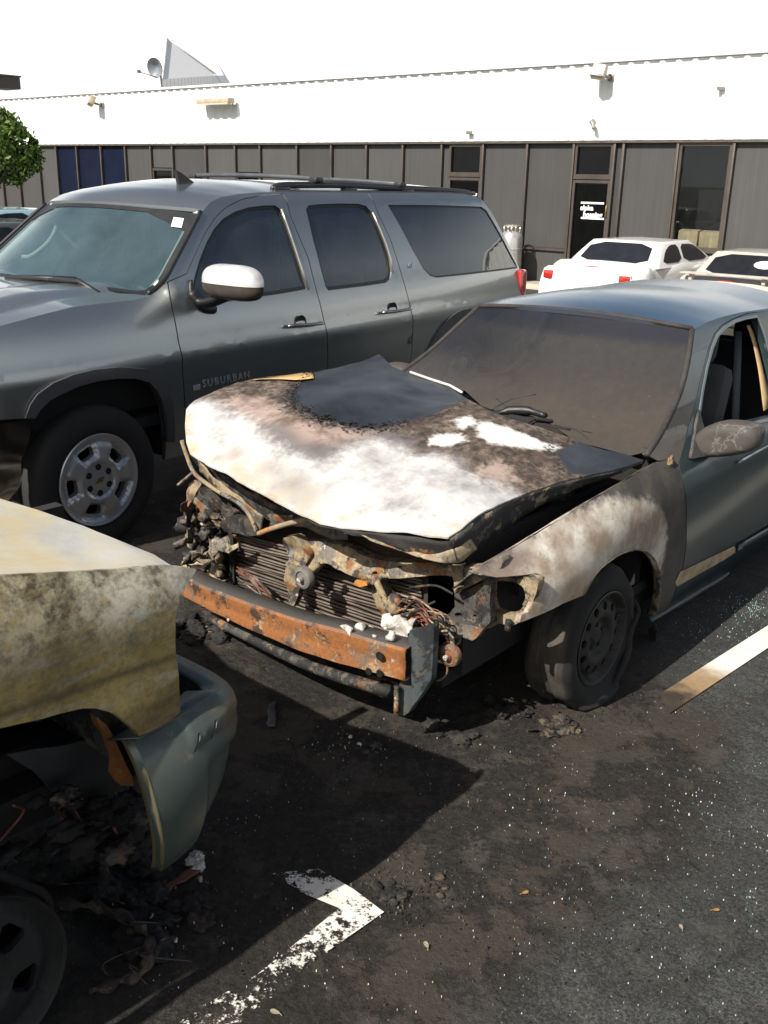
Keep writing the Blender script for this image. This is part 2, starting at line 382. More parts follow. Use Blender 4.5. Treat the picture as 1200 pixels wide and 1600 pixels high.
def worn_paint(name, wear, soot=0):
    m = Mat(name); tr = m.n('BsdfTransparent'); a = m.attr('wear')
    n = m.ma('ADD', m.ma('MULTIPLY', m.noise(16, 7, .72), .55), m.ma('MULTIPLY', m.noise(70, 4, .7), .45))
    k = m.mr(m.ma('SUBTRACT', n, m.ma('MULTIPLY_ADD', a, .30, wear)), -.035, .035)
    c = m.mix(m.noise(22, 6, .7), (.48, .45, .38), (.85, .83, .77))
    c = m.mix(m.ramp(m.noise(4, 5), [(.45, 0.), (.7, 1.)]), c, m.mix(.18, c, (.25, .2, .13)))
    so = m.ma('ADD', m.attr('soot'), m.ma('MULTIPLY_ADD', m.noise(12, 6, .7), .5, -.25)); c = m.mix(m.mr(so, .05, .45), c, m.mix(m.noise(30, 5, .7), (.20, .125, .06), (.34, .24, .14))); c = m.mix(m.mr(so, .62, .98), c, (.03, .022, .015))
    m.p(Base_Color=c, Roughness=.8)
    mx = m.n('MixShader'); m.set(mx.inputs[0], k); m.set(mx.inputs[1], tr.outputs[0]); m.set(mx.inputs[2], m.b.outputs[0]); m.shader(mx.outputs[0]); return m.m
def marking(name, poly, mat, label, wear, soot):
    o = sheet(name, poly, lambda a, b: (a, b, a * 0 + .007), .05, mat, None, attrs={'wear': wear, 'soot': soot})
    return tag(o, label, 'parking line', kind='structure')
g2 = lambda q: tuple(gp(*q)[:2])
e1 = [(1030, 1087), (1200, 979)]; e2 = [(1200, 1014), (1046, 1117)]
a0, a1, b1, b0 = [np.array(g2(q)) for q in (*e1, *e2)]
ext = lambda p, q, t: tuple(p + (q - p) * t)
near = (a0 + b0) / 2
marking('parking_line', [tuple(a0), ext(a0, a1, 4.5), ext(b0, b1, 4.5), tuple(b0)], worn_paint('line_paint', .335),
        'cream stall line running beside the burnt blue sedan', lambda a, b: .1 * sstep(.5, .0, np.hypot(a - near[0], b - near[1])), lambda a, b: sstep(.62, .0, np.hypot(a - near[0], b - near[1])))
tq = [(425, 1368), (497, 1360), (552, 1392), (600, 1428), (507, 1493), (400, 1582), (300, 1660), (215, 1660), (300, 1584), (400, 1527), (530, 1422), (477, 1400)]
cor = np.array(g2((560, 1405))); far_e = np.array(g2((430, 1550)))
marking('parking_line', [g2(q) for q in tq], worn_paint('worn_line_paint', .45),
        'flaking white stall line with a hooked end in front of the burnt pickup', lambda a, b: .36 * sstep(.02, .40, np.hypot(a - cor[0], b - cor[1])), lambda a, b: a * 0 + .08)

# ---- sidewalk along the building
def sidewalk():
    bm = bmesh.new(); box_bm(bm, (-15, -.42, -.03), (60, .84, .13), bev=.01)
    o = fin(bm, 'sidewalk', simple('concrete', (.42, .38, .30), .85, sc=1.5, bump=.2), ang=40)
    o.location = (WL_POS[0], WL_POS[1], 0); o.rotation_euler = (0, 0, W_YAW); tag(o, 'pale concrete walk along the foot of the building', 'sidewalk', kind='structure')
sidewalk()

# ---- the long industrial building
def wxz(u, v): p = WALL.ax(u, v, 1, 0); return p[0], p[2]
def building():
    B = thing('industrial_building', 'long low building with white ribbed metal band above dark grey panels', 'building', (*WL_POS[:2], 0), W_YAW)
    X0, X1 = -46., 6.; ZB, ZT = wxz(700, 221)[1], wxz(700, 112)[1]
    white = Mat('white_ribbed_metal'); white.p(Base_Color=white.mix(white.noise(1.2, 6), (.72, .72, .70), (.82, .82, .80)), Roughness=.45); white = white.m
    bm = bmesh.new(); per = .305; prof = []; x = X0
    while x < X1:
        prof += [(x, 0), (x + .16, 0), (x + .20, -.035), (x + .265, -.035)]; x += per
    lo = [bm.verts.new((a, b, ZB)) for a, b in prof]; hi = [bm.verts.new((a, b, ZT - .03)) for a, b in prof]
    for i in range(len(prof) - 1): bm.faces.new((lo[i], lo[i+1], hi[i+1], hi[i]))
    fin(bm, 'upper_cladding', white, B, smooth=False)
    box('cap_flashing', ((X0 + X1) / 2, .10, ZT + .012), (X1 - X0, .34, .05), white, B, bev=.006)
    box('drip_flashing', ((X0 + X1) / 2, -.025, ZB - .03), (X1 - X0, .10, .035), simple('bronze_trim', (.10, .085, .07), .45, .3), B)
    grey = Mat('grey_wall_panel'); n = grey.noise(1, 5, vec=grey.map((26, 26, .5))); n2 = grey.noise(.8, 5)
    grey.p(Base_Color=grey.mix(n2, grey.mix(n, (.036, .036, .036), (.064, .063, .062)), grey.mix(n, (.052, .051, .049), (.085, .083, .078))), Roughness=.62); oi = grey.n('ObjectInfo').outputs['Random']; grey.p(Base_Color=grey.mix(1., grey.b.inputs['Base Color'].links[0].from_socket, grey.ramp(oi, [(0, .78), (1, 1.2)]), 'MULTIPLY'), Specular_IOR_Level=.25); grey = grey.m
    blue = simple('blue_wall_panel', (.0045, .0075, .022), .65, sc=2, spec=.1)
    post = simple('bronze_mullion', (.075, .062, .053), .42, .3, sc=2); dark = simple('dark_interior', (.012, .012, .013), .9)
    seams = [-.5] ; px = [-60, 0, 27, 60, 88, 120, 158, 196, 236, 270, 322, 368, 407, 465, 519, 574, 631, 692, 757, 826, 899, 963, 977, 1062, 1150]
    xs = [X0] + [wxz(u, 224 - .008 * (u - 380))[0] for u in px] + [wxz(1150, 219)[0] + 1.15 * k for k in (1, 2, 3, 4)] + [X1]
    def panel(a, b, z0, z1, m, nm='wall_panel', y=.03): box(nm, ((a + b) / 2, y + .02, (z0 + z1) / 2), (b - a - .03, .04, z1 - z0), m, B)
    zl = .93 * 1.0 + .0
    zl = wxz(850, 389)[1]
    for i in range(len(xs) - 1):
        a, b = xs[i], xs[i+1]; u = px[i-1] if 0 < i <= len(px) else None
        box('mullion', (a, -.012, (ZB - .05) / 2 + .0), (.050, .085, ZB - .05), post, B, bev=.006)
        if u in (899, 1062, 692, 236, 368): continue
        if u in (88, 120, 158): panel(a, b, .13, ZB - .05, blue, 'blue_panel'); continue
        panel(a, b, zl + .03, ZB - .05, grey); panel(a, b, .03, zl - .03, grey, 'kick_panel', .045)
        box('ledge_trim', ((a + b) / 2, .02, zl), (b - a - .065, .05, .05), post, B)
    pane = glass('building_glass', (.16, .18, .18), .012, ior=1.22, dscale=3)
    clear = glass('display_glass', (.80, .82, .82), .01, ior=1.3, dscale=3)
    def opening(a, b, z0, z1, nm, transom=None):
        w = thing_part(nm, (0, 0, 0), B)
        for (cx, cz, sx, sz) in ((a + .055, (z0 + z1) / 2, .05, z1 - z0), (b - .055, (z0 + z1) / 2, .05, z1 - z0), ((a + b) / 2, z1 - .028, b - a - .165, .055), ((a + b) / 2, z0 + .045, b - a - .165, .09)):
            box('frame', (cx, .012, cz), (sx, .07, sz), post, w)
        box('pane', ((a + b) / 2, .03, (z0 + z1) / 2 + .02), (b - a - .16, .008, z1 - z0 - .14), clear if nm == 'display_window' else pane, w); return w
    def thing_part(nm, loc, par):
        o = bpy.data.objects.new(nm, None); COL.objects.link(o); o.parent = par; o.location = loc; return o
    def xs_of(u): return xs[px.index(u) + 1], xs[px.index(u) + 2]
    # the right-hand glass door with the sign, transom above
    a, b = xs_of(899); zd = wxz(903, 281)[1]
    d = opening(a, b, .14, zd, 'glass_door'); opening(a, b, zd + .015, ZB - .05, 'transom_window')
    wh = simple('white_lettering', (.85, .85, .85), .6); bm = bmesh.new()
    def on(u, v): return WALL.ax(u, v, 1, -.0)
    l0, l1 = on(908, 317), on(944, 318); h = (on(908, 328)[2] - on(908, 338)[2])
    for v in (317, 341): 
        p, q = on(907, v), on(943, v + .5); box('sign_bar', ((p[0] + q[0]) / 2, .018, (p[2] + q[2]) / 2), (q[0] - p[0], .004, .034), wh, d)
    rot = Matrix.Rotation(R_(90), 4, 'X')
    for s, (u, v), sz in (('alpha', (906, 328), .135), ('housing', (910, 338.5), .135)):
        p = on(u, v); text_mesh('sign_lettering', s, sz, wh, d, Matrix.Translation((p[0], .02, p[2])) @ rot, .002, 1.0, .004)
    hd = on(948, 331); box('handle', (hd[0], -.03, hd[2]), (.03, .04, .22), simple('brass', (.30, .2, .08), .35, .8), d, bev=.008)
    # display window at the right, door behind the big car, two small windows
    a, b = xs_of(1062); opening(a, b, wxz(1050, 392)[1], ZB - .05, 'display_window'); panel(a, b, .13, wxz(1050, 392)[1], grey, 'kick_panel')
    a, b = xs_of(692); a += .17; box('wall_panel', (a - .085, .05, ZB / 2), (.15, .04, ZB - .2), grey, B)
    d2 = opening(a, b, .14, zd, 'glass_door'); opening(a, b, zd + .015, ZB - .05, 'transom_window')
    p = WALL.ax(722, 306, 1, 0); text_mesh('sign_lettering', 'housing', .12, wh, d2, Matrix.Translation((p[0], .02, p[2])) @ rot, .002, 1, .004)
    for u, v in ((236, 263), (368, 270)):
        a, b = xs_of(u); zt = wxz(u + 15, v)[1]; panel(a, b, zt + .02, ZB - .05, grey); opening(a, b, 1.0, zt, 'small_window'); panel(a, b, .13, 1.0, grey, 'kick_panel')
    # body behind the front
    bm = bmesh.new(); box_bm(bm, ((X0 + X1) / 2, 9.32, (ZT - .1) / 2), (X1 - X0 - .02, 17., ZT - .12)); fin(bm, 'building_body', simple('roof_gravel', (.35, .34, .32), .9), B, smooth=False)
    bm = bmesh.new(); box_bm(bm, ((X0 + X1) / 2, .78, ZB / 2), (X1 - X0 - .1, .04, ZB - .1)); fin(bm, 'shade_backing', dark, B, smooth=False)  # black backing sheet, paints the shade of the interior behind the panes
    # the raised pyramid roof
    ribm = Mat('ribbed_roof'); w = ribm.n('TexWave', wave_type='BANDS', bands_direction='X', Vector=ribm.co(), Scale=1.1).outputs['Fac']
    ribm.p(Base_Color=ribm.mix(ribm.ramp(w, [(.75, 0.), (.95, 1.)]), (.86, .84, .83), (.66, .64, .64)), Roughness=.5); ribm = ribm.m
    P = lambda u, v, y: WALL.ax(u, v, 1, y)
    A, BL, BF, BR = P(261, 61, 7.2), P(168, 134, 5.2), P(253, 124, 3.2), P(338, 118, 9.5)
    BB = BL + BR - BF; bm = bmesh.new(); dz = np.array([0, 0, .8])
    V = [bm.verts.new(q) for q in (A, BL, BF, BR, BB, BL - dz, BF - dz, BR - dz)]
    for f in ((0, 1, 2), (0, 2, 3), (0, 3, 4), (0, 4, 1), (1, 5, 6, 2), (2, 6, 7, 3)): bm.faces.new([V[i] for i in f])
    fin(bm, 'pyramid_roof', ribm, B, smooth=False)
    tube('ridge_cap', [A, BF], .05, simple('grey_ridge', (.62, .60, .6), .5), B); tube('ridge_cap', [A, BR], .05, bpy.data.materials['grey_ridge'], B)
    C0, C1, C2, C3 = P(308, 96, 9), P(341, 99, 11), P(350, 118, 10), P(322, 118, 8.6); bm = bmesh.new()
    top = [bm.verts.new(q) for q in (C0, C1, C2, C3)]; bt = [bm.verts.new(q + np.array([0, .8, -.9])) for q in (C0, C1, C2, C3)]
    bm.faces.new(top); bm.faces.new(bt[::-1])
    for i in range(4): bm.faces.new((top[i], top[(i+1) % 4], bt[(i+1) % 4], bt[i]))
    bmesh.ops.recalc_face_normals(bm, faces=bm.faces[:]); fin(bm, 'roof_hood', ribm, B, smooth=False)
    return ZB, ZT
ZB, ZT = building()

def wall_loc(u, v, y): p = WALL.ax(u, v, 1, y); q = WALL.M.T @ p + np.array([WALL.x, WALL.y, 0]); return q
def wall_things():
    tan = simple('tan_enamel', (.42, .34, .24), .5); steel = simple('weathered_steel', (.30, .27, .24), .45, .5); lens = simple('lamp_lens', (.5, .47, .4), .15)
    for u, v, lab in ((143, 158, 'brown floodlight on a bracket near the left end of the white band'), (936, 112, 'square floodlight on the white band above the glass door')):
        t = thing('wall_floodlight', lab, 'floodlight', wall_loc(u, v, -.30), W_YAW, 'floodlights on the white band')
        rot = Matrix.Rotation(R_(-28), 3, 'X') @ Matrix.Rotation(R_(20 if u > 500 else -25), 3, 'Z')
        box('housing', (0, 0, 0), (.27, .16, .25), tan if u < 500 else steel, t, rot, .02); box('lens', rot @ Vector((0, -.083, 0)), (.22, .01, .2), lens, t, rot)
        tube('bracket', [(.0, .05, -.04), (.08, .18, -.08), (.12, .26, -.08)], .03, steel, t); box('junction_box', (.12, .262, -.08), (.12, .06, .12), steel, t, None, .01)
    t = thing('strip_light', 'long horizontal strip light fixed to the white band', 'strip light', wall_loc(336, 158, -.24), W_YAW)
    L = WALL.ax(362, 155, 1, -.24)[0] - WALL.ax(311, 158, 1, -.24)[0]
    box('housing', (0, 0, 0), (L, .22, .12), tan, t, None, .02); box('diffuser', (0, -.05, -.075), (L * .94, .12, .04), lens, t, None, .01)
    for k in (-.3, .3): box('arm', (k * L, .145, .02), (.06, .09, .06), steel, t)
    t = thing('pipe_elbow', 'small bent pipe stub poking from the white band over the door', 'pipe', wall_loc(928, 196, -.1), W_YAW)
    tube('bend', curve([(-.06, .06, .06), (-.06, -.02, .06), (0, -.05, .03), (.03, -.06, -.06)]), .035, steel, t); lathe('flange', [(0, .0), (.06, .0), (.06, .012), (0, .012)], steel, t, (-.06, .048, .06), 'Y', 20)
    for u, v, lab in ((733, 207, 'tiny weathered vent low on the white band over the hidden door'), (1126, 138, 'tiny weathered vent high on the white band at the right')):
        t = thing('wall_vent', lab, 'vent', wall_loc(u, v, -.08), W_YAW, 'small vents on the white band'); bm = bmesh.new(); box_bm(bm, (0, 0, 0), (.12, .06, .07), None, .01)
        for k in range(3): box_bm(bm, (0, -.033, -.02 + .02 * k), (.1, .01, .008))
        fin(bm, 'vent_cover', steel, t, ang=40)
    # satellite dish on the pyramid roof
    t = thing('satellite_dish', 'round grey satellite dish standing in front of the pyramid roof', 'satellite dish', wall_loc(243, 123, 2.6), W_YAW)
    r = .5 * (WALL.ax(238, 88, 1, 2.4)[2] - WALL.ax(238, 121, 1, 2.4)[2]); grey = simple('grey_dish', (.16, .18, .20), .5)
    bm = bmesh.new(); lathe_bm(bm, [(0.001, .16), (.3 * r, .145), (.6 * r, .10), (.85 * r, .045), (r, .0), (r, -.02), (.8 * r, .025), (.4 * r, .11), (.001, .14)], seg=36)
    bmesh.ops.rotate(bm, cent=(0, 0, 0), matrix=Matrix.Rotation(R_(12), 3, 'Z') @ Matrix.Rotation(R_(12), 3, 'X'), verts=bm.verts[:]); bmesh.ops.translate(bm, vec=(0, 0, r * 1.05), verts=bm.verts[:])
    fin(bm, 'reflector', grey, t, ang=40)
    tube('mast', [(0, .22, -.5), (0, .2, r)], .03, steel, t); tube('feed_arm', [(0, .12, .1 * r), (-.15, -.5, .55 * r)], .018, steel, t); box('feed_horn', (-.15, -.5, .58 * r), (.09, .12, .09), grey, t, None, .02)
    t = thing('rooftop_unit', 'dark rooftop box at the far left edge of the roof', 'rooftop unit', wall_loc(4, 137, 3), W_YAW)
    bm = bmesh.new(); h = .42; box_bm(bm, (0, 0, h / 2 - .05), (1.0, .9, h), None, .02)
    for k in range(4): box_bm(bm, (0, -.455, .05 + .07 * k), (.86, .02, .025))
    fin(bm, 'casing', simple('dark_roof_unit', (.03, .025, .022), .6), t, ang=40); box('cap', (0, 0, h - .03), (1.06, .96, .05), bpy.data.materials['dark_roof_unit'], t)
    # steel tank by the wall
    p = WALL.ax(800, 362, 1, -.55); s = WALL.ax(812, 400, 1, -.55)[0] - WALL.ax(783, 400, 1, -.55)[0]; r = s / 2
    t = thing('gas_tank', 'upright silver liquid gas tank standing against the grey wall', 'gas tank', (*(WALL.M.T @ np.array([p[0], -.55, 0]) + np.array([WALL.x, WALL.y, 0]))[:2], .13), W_YAW)
    zt = p[2] - .13; st = simple('tank_steel', (.62, .6, .56), .32, .75, .1, 3)
    lathe('vessel', [(.001, 0), (r * .95, 0), (r, .03), (r, zt - .12), (r * .93, zt - .05), (r * .7, zt), (.001, zt + .02)], st, t, axis='Z')
    for k in range(2): lathe('band', [(r, 0), (r + .008, .005), (r + .008, .035), (r, .04)], st, t, (0, 0, .25 + k * (zt - .6)), 'Z')
    lathe('guard_ring', [(r * .75, 0), (r * .75, .025), (r * .7, .025), (r * .7, 0)], st, t, (0, 0, zt + .10), 'Z', closed=True)
    for k in range(4):
        a = k * 1.57 + .5; tube('guard_post', [(r * .7 * math.cos(a), r * .7 * math.sin(a), zt - .02), (r * .72 * math.cos(a), r * .72 * math.sin(a), zt + .11)], .014, st, t)
    for k in range(3):
        a = k * 2.1; c = (.09 * math.cos(a), .09 * math.sin(a)); tube('valve', [(*c, zt), (*c, zt + .13)], .016, st, t); box('valve_handle', (*c, zt + .14), (.08, .02, .02), simple('brass', (.3, .2, .08), .35, .8), t)
    # boxes behind the display window
    cb = simple('cardboard', (.50, .40, .24), .8, sc=4)
    for k, (u0, u1, h, lab) in enumerate(((1061, 1092, .30, 'plain tan cardboard carton behind the display window, left of the pair'), (1094, 1132, .27, 'wider tan cardboard carton behind the display window, right of the pair'))):
        q0, q1 = WALL.ax(u0, 386, 1, .25), WALL.ax(u1, 386, 1, .25); t = thing('cardboard_box', lab, 'box', (*(WALL.M.T @ np.array([(q0[0] + q1[0]) / 2, .30, 0]) + np.array([WALL.x, WALL.y, 0]))[:2], q0[2]), W_YAW, 'cartons behind the display window')
        wd = q1[0] - q0[0]; box('carton', (0, 0, h / 2), (wd - .01, .32, h), cb, t, None, .006); box('tape', (0, -.161, h / 2), (.05, .002, h * .98), simple('packing_tape', (.6, .5, .32), .3), t)
        box('flap', (0, -.08, h + .012), (wd * .96, .15, .006), cb, t, Matrix.Rotation(R_(9), 3, 'X'))
    q0, q1 = WALL.ax(1060, 388, 1, .25), WALL.ax(1134, 388, 1, .25)
    t = thing('wooden_bench', 'low wooden bench under the two cartons in the display window', 'bench', (*(WALL.M.T @ np.array([(q0[0] + q1[0]) / 2, .30, 0]) + np.array([WALL.x, WALL.y, 0]))[:2], 0), W_YAW)
    wd = q1[0] - q0[0]; wood = simple('bench_wood', (.32, .2, .09), .7); box('seat', (0, 0, q0[2] - .022), (wd + .1, .36, .04), wood, t, None, .006)
    for k in (-1, 1): box('leg', (k * wd * .45, 0, (q0[2] - .04) / 2), (.06, .3, q0[2] - .045), wood, t)
wall_things()

# ---- the tree at the left
def tree():
    c = gp(8, 240, 0); y0 = 21.; ry = GR.ray(10, 232); cen = CAM_C + ry * y0 / ry[1]
    T = thing('leafy_tree', 'round green leafy tree in front of the far left of the building', 'tree', (cen[0] - .4, cen[1], 0))
    bark = simple('bark', (.13, .10, .075), .9, sc=12, bump=.5); o = np.array([cen[0] - .4, cen[1], 0])
    px = lambda u, v: (lambda r: CAM_C + r * y0 / r[1] - o)(GR.ray(u, v))
    base = np.array([0, 0, 0.]); fork = np.array([-.15, 0, cen[2] - 1.0]); bm = bmesh.new()
    tube_bm(bm, curve([base, base + [.05, 0, .6], fork]), list(np.linspace(.16, .10, 13)), 10)
    limbs = []
    for k in range(9):
        a = k * 2.4; e = cen - o + np.array([-.25 + .4 * math.cos(a), .4 * math.sin(a), -.1 + .12 * (k % 4)]); limbs.append(e)
        tube_bm(bm, curve([fork, (fork + e) / 2 + np.array([.1 * math.cos(a), 0, .05]), e], 4), list(np.linspace(.07, .015, 9)), 6)
    fin(bm, 'trunk', bark, T)
    leaf = Mat('leaves'); n = leaf.noise(2.5, 4); oi = leaf.n('Attribute', attribute_name='tone').outputs['Fac']
    leaf.p(Base_Color=leaf.mix(oi, (.035, .075, .012), (.16, .24, .05)), Roughness=.5, Specular_IOR_Level=.4); tl = leaf.n('BsdfTranslucent', Color=(.12, .2, .03, 1)); mx = leaf.n('MixShader'); leaf.set(mx.inputs[0], .3); leaf.set(mx.inputs[1], leaf.b.outputs[0]); leaf.set(mx.inputs[2], tl.outputs[0]); leaf.shader(mx.outputs[0])
    verts, faces, tone = [], [], []
    clumps = [(px(u, v) + np.array([0, d, 0]), r) for u, v, d, r in [(-30, 205, 0, .60), (8, 205, .1, .42), (30, 232, 0, .44), (-5, 235, -.5, .5), (-40, 240, .2, .7), (46, 243, .2, .26), (40, 262, -.1, .24), (12, 258, .3, .40), (-20, 268, 0, .42), (12, 190, .1, .2), (22, 212, -.2, .27), (54, 238, 0, .12), (58, 262, 0, .10), (2, 178, 0, .13), (33, 205, 0, .13), (50, 222, .1, .10), (28, 280, 0, .14), (-70, 225, 0, .7), (-60, 262, 0, .4), (-10, 225, .6, .6)]]
    for c, r in clumps:
        for _ in range(int(720 * r)):
            d = rng.normal(size=3); d /= np.linalg.norm(d); p = c + d * r * rng.random() ** .4 * (1 + .25 * noise.noise(Vector(d * 3 + c)))
            s = rng.uniform(.035, .075); a = rng.normal(size=3); a /= np.linalg.norm(a); b = np.cross(a, rng.normal(size=3)); b /= np.linalg.norm(b); i = len(verts)
            verts += [p - a * s, p + b * s * .55, p + a * s * 1.2, p - b * s * .55]; faces.append((i, i+1, i+2, i+3)); tone += [rng.random()] * 4
    me = bpy.data.meshes.new('crown'); me.from_pydata([tuple(v) for v in verts], [], faces); at = me.attributes.new('tone', 'FLOAT', 'POINT'); at.data.foreach_set('value', tone)
    link('crown', me, leaf.m, T)
tree()

# ================================================================ WHEELS (axis along Y, outer face towards +Y)
def wheel_empty(car, loc, flip, name='wheel'):
    w = bpy.data.objects.new(name, None); COL.objects.link(w); w.parent = car; w.location = loc; w.empty_display_size = .1
    if flip: w.rotation_euler = (0, 0, math.pi)
    return w
def tyre_prof(R, r, w, flat=0):
    h = w / 2
    return [(r, h * .80), (r + .012, h * .92), (r + (R - r) * .35, h * 1.0), (r + (R - r) * .7, h * .98), (R - .018, h * .86), (R - .004, h * .74), (R, h * .55), (R, h * .12), (R - .008, h * .10), (R - .008, -h * .10), (R, -h * .12), (R, -h * .55), (R - .004, -h * .74),
            (R - .018, -h * .86), (r + (R - r) * .7, -h * .98), (r + (R - r) * .35, -h), (r, -h * .8)]

ALLOY = simple('machined_alloy', (.58, .59, .60), .34, .65, .08, 12); ALLOY_GREY = simple('alloy_pocket', (.30, .31, .33), .4, .7, .1, 12)
# ================================================================ THE LARGE GREY SUV
def suv():
    T = thing('parked_suv', 'large dusty grey SUV with roof rack, unburnt, parked beside the burnt blue sedan', 'SUV', (SU_POS[0], SU_POS[1], 0), SU_POS[2])
    paint = car_paint('grey_metallic_paint', (.30, .325, .335), .10, (.26, .26, .25), .85, .30, 1.0)
    clad = car_paint('grey_flare_paint', (.075, .080, .088), .14, (.22, .2, .18), .3, .5, .3)
    Yp = spl([.30, .42, .55, .75, .95, 1.10, 1.20, 1.27, 1.33, 1.42, 1.55, 1.68, 1.78, 1.84, 1.88], [.93, .955, .975, .995, 1.0, .984, .962, .940, .918, .888, .842, .793, .752, .715, .66])
    def Y(x, z):
        x = np.asarray(x, float); z = np.asarray(z, float)
        y = Yp(z); y = y - .16 * np.clip((x - .25) / .85, 0, 1.2) ** 2 - .07 * np.clip((-3.3 - x) / 1.4, 0, 1.2) ** 2
        # soft body-side crease and fender bulge
        return y + .012 * np.exp(-((z - .99) / .05) ** 2) + .02 * np.exp(-((z - .95) / .25) ** 2 - ((x) / .6) ** 2)
    tr = lambda pts: SUB.sy(pts, Y)
    sm = smooth_loop
    f3 = lambda a, z=None: (lambda A, B: (A, Y(A, B) + a, B))
    L = lambda x, z: ('l', x, z)
    shut1 = [(262, 441), (270, 486), (279, 535), (286, 590), (289, 636), (290, 690)]
    shut2 = [(441, 302), (454, 338), (470, 376), (482, 404), (496, 460), (507, 505), (512, 545)]
    shut3 = [(574, 302), (591, 334), (610, 374), (623, 414), (632, 445), (641, 480), (645, 520)]
    seam = [(319, 327), (328, 316), (344, 308), (372, 303), (412, 300), (441, 300.5), (500, 300.5), (574, 301), (650, 302), (715, 303.5), (742, 306), (754, 313)]
    s1, s2, s3, sm_t = tr(shut1), tr(shut2), tr(shut3), tr(seam)
    s1 += [(s1[-1][0] - .01, .50), (s1[-1][0] - .02, .40)]; s2 += [(s2[-1][0] - .01, .7), (s2[-1][0], .40)]; s3 += [(s3[-1][0] + .0, .95)]
    arch_o = tr([(36, 653), (44, 632), (56, 615), (80, 598), (112, 585), (145, 577), (185, 573), (225, 576), (247, 586), (259, 604), (267, 630), (270, 662), (270, 690)])
    arch_i = tr([(52, 653), (60, 640), (75, 625), (94, 615), (120, 603), (150, 595), (180, 591), (210, 591), (231, 597), (245, 612), (254, 634), (259, 660), (260, 690)])
    ws = tr([(316, 331), (305, 352), (291, 379), (275, 409), (262, 433), (248, 449), (234, 459)])
    hl = tr([(234, 462), (210, 469), (160, 474), (112, 480), (55, 494), (0, 509)]); hl += [(hl[-1][0] + .15, hl[-1][1] - .02), (.86, hl[-1][1] - .05), (.98, hl[-1][1] - .14)]
    fb = tr([(46, 653), (0, 656)])
    wf = tr([(303, 436), (311, 408), (322, 380), (334, 358), (348, 342), (366, 331), (388, 324), (412, 321), (430, 321), (438, 327), (446, 348), (458, 383), (470, 420), (480, 452), (440, 459), (400, 465), (340, 474), (308, 478), (300, 462)])
    wr = tr([(478, 327), (482, 321), (500, 319), (530, 318), (560, 318.5), (572, 322), (581, 332), (592, 357), (602, 382), (609, 404), (612, 426), (610, 437), (603, 442), (570, 447), (513, 454), (509, 448), (500, 415), (488, 370)])
    wq = tr([(606, 320), (650, 320), (700, 321), (752, 323), (760, 329), (778, 359), (796, 393), (810, 419), (780, 423), (730, 429), (682, 434), (672, 431), (662, 421), (645, 391), (625, 353), (608, 324)])
    tail = tr([(754, 313), (767, 330), (779, 352), (792, 377), (803, 400), (811, 419), (816, 430)]); tail += [(tail[-1][0] - .03, 1.0), (tail[-1][0] - .02, .75), (tail[-1][0] + .02, .5)]
    g = .004
    apil = ws[::-1][1:] + sm_t[:5]
    dfront = tr([(262, 441), (292, 428), (306, 396), (320, 366), (336, 341), (354, 324), (378, 312), (410, 306), (441, 303.5)])
    mats = {}
    side = {}
    GLS = glass('suv_tinted_glass', (.10, .11, .12), .12, (.22, .28, .33), 2.2); GLF = glass('suv_front_glass', (.38, .46, .47), .14, (.25, .33, .36), 2.2)  # bluish film brightens the side glass: sky reflection put into the colour
    for fl in (False, True):
        kw = dict(out=(0, 1, 0), flip_y=fl)
        # front fender
        arch_cut = [q for q in arch_i]
        fend = [s1[0]] + [(a - 0, b) for a, b in s1[1:]] + [(arch_i[-1][0], .40)] + arch_i[::-1] + [fb[1]] + [(.55, fb[1][1] + .00), (.80, fb[1][1] + .01), (.97, fb[1][1] + .03)] + hl[::-1] + [ws[-1]]
        fend = [(a + (g if (a, b) in s1 else 0), b) for a, b in fend]
        sheet('front_fender', fend, f3(0), (.07, .045), paint, T, thick=(0, -.03, 0), **kw)
        # wheel-arch flare
        sheet('wheel_arch_trim', arch_o + arch_i[::-1], lambda A, B: (A, Y(A, B) + .018, B), .05, clad, T, thick=(0, -.06, 0), **kw)
        # doors
        def door(nm, out, win, glm, handle):
            d = sheet(nm, out, f3(0), (.07, .045), paint, T, holes=[win], thick=(0, -.03, 0), **kw)
            sheet('window_seal', inset(win, -.002), lambda A, B: (A, Y(A, B) - .012, B), .08, BLACK, d, holes=[inset(win, .022)], thick=(0, -.006, 0), **kw)
            sheet('window', inset(win, .012), lambda A, B: (A, Y(A, B) - .016, B), .08, glm, d, **kw)
            return d
        fd = [(a - g, b) for a, b in s1] + [(a + g, b) for a, b in s2[::-1]]
        fd = [(a - g, b) for a, b in s1[::-1]] + dfront[1:] + [(a + g, b) for a, b in s2[1:]]
        d1 = door('front_door', fd, wf, GLF, None)
        rd = [(a - g, b) for a, b in s2[::-1]] + [(sm_t[6][0], sm_t[6][1] - .005)] + [(a + g, b) for a, b in s3] + [(s3[-1][0] + g, .40)]
        d2 = door('rear_door', rd, wr, GLS, None)
        # chrome-ish light edge of the B and C pillars
        for win, dd, i0 in ((wf, d1, (9, 14)), (wr, d2, (6, 11))):
            pts = [(a - .004, float(Y(a, b)) * (-1 if fl else 1) + (.003 if not fl else -.003), b) for a, b in inset(win, -.003)[i0[0]:i0[1]]]
            tube('pillar_moulding', pts, .007, simple('satin_moulding', (.55, .5, .42), .3, .6) if 'satin_moulding' not in bpy.data.materials else bpy.data.materials['satin_moulding'], dd, 6)
        # quarter panel with D-pillar, wheel opening
        ra = [(-3.56 + .50 * math.cos(t), .40 + .50 * math.sin(t)) for t in np.linspace(math.pi, 0, 14)]
        qp = [(a - g, b) for a, b in s3[:7]] + [(s3[-1][0] - g, .95), (s3[-1][0] - g, .42)] + ra[::-1] + [(tail[-1][0], .45)] + tail[::-1] + sm_t[8:-1][::-1]
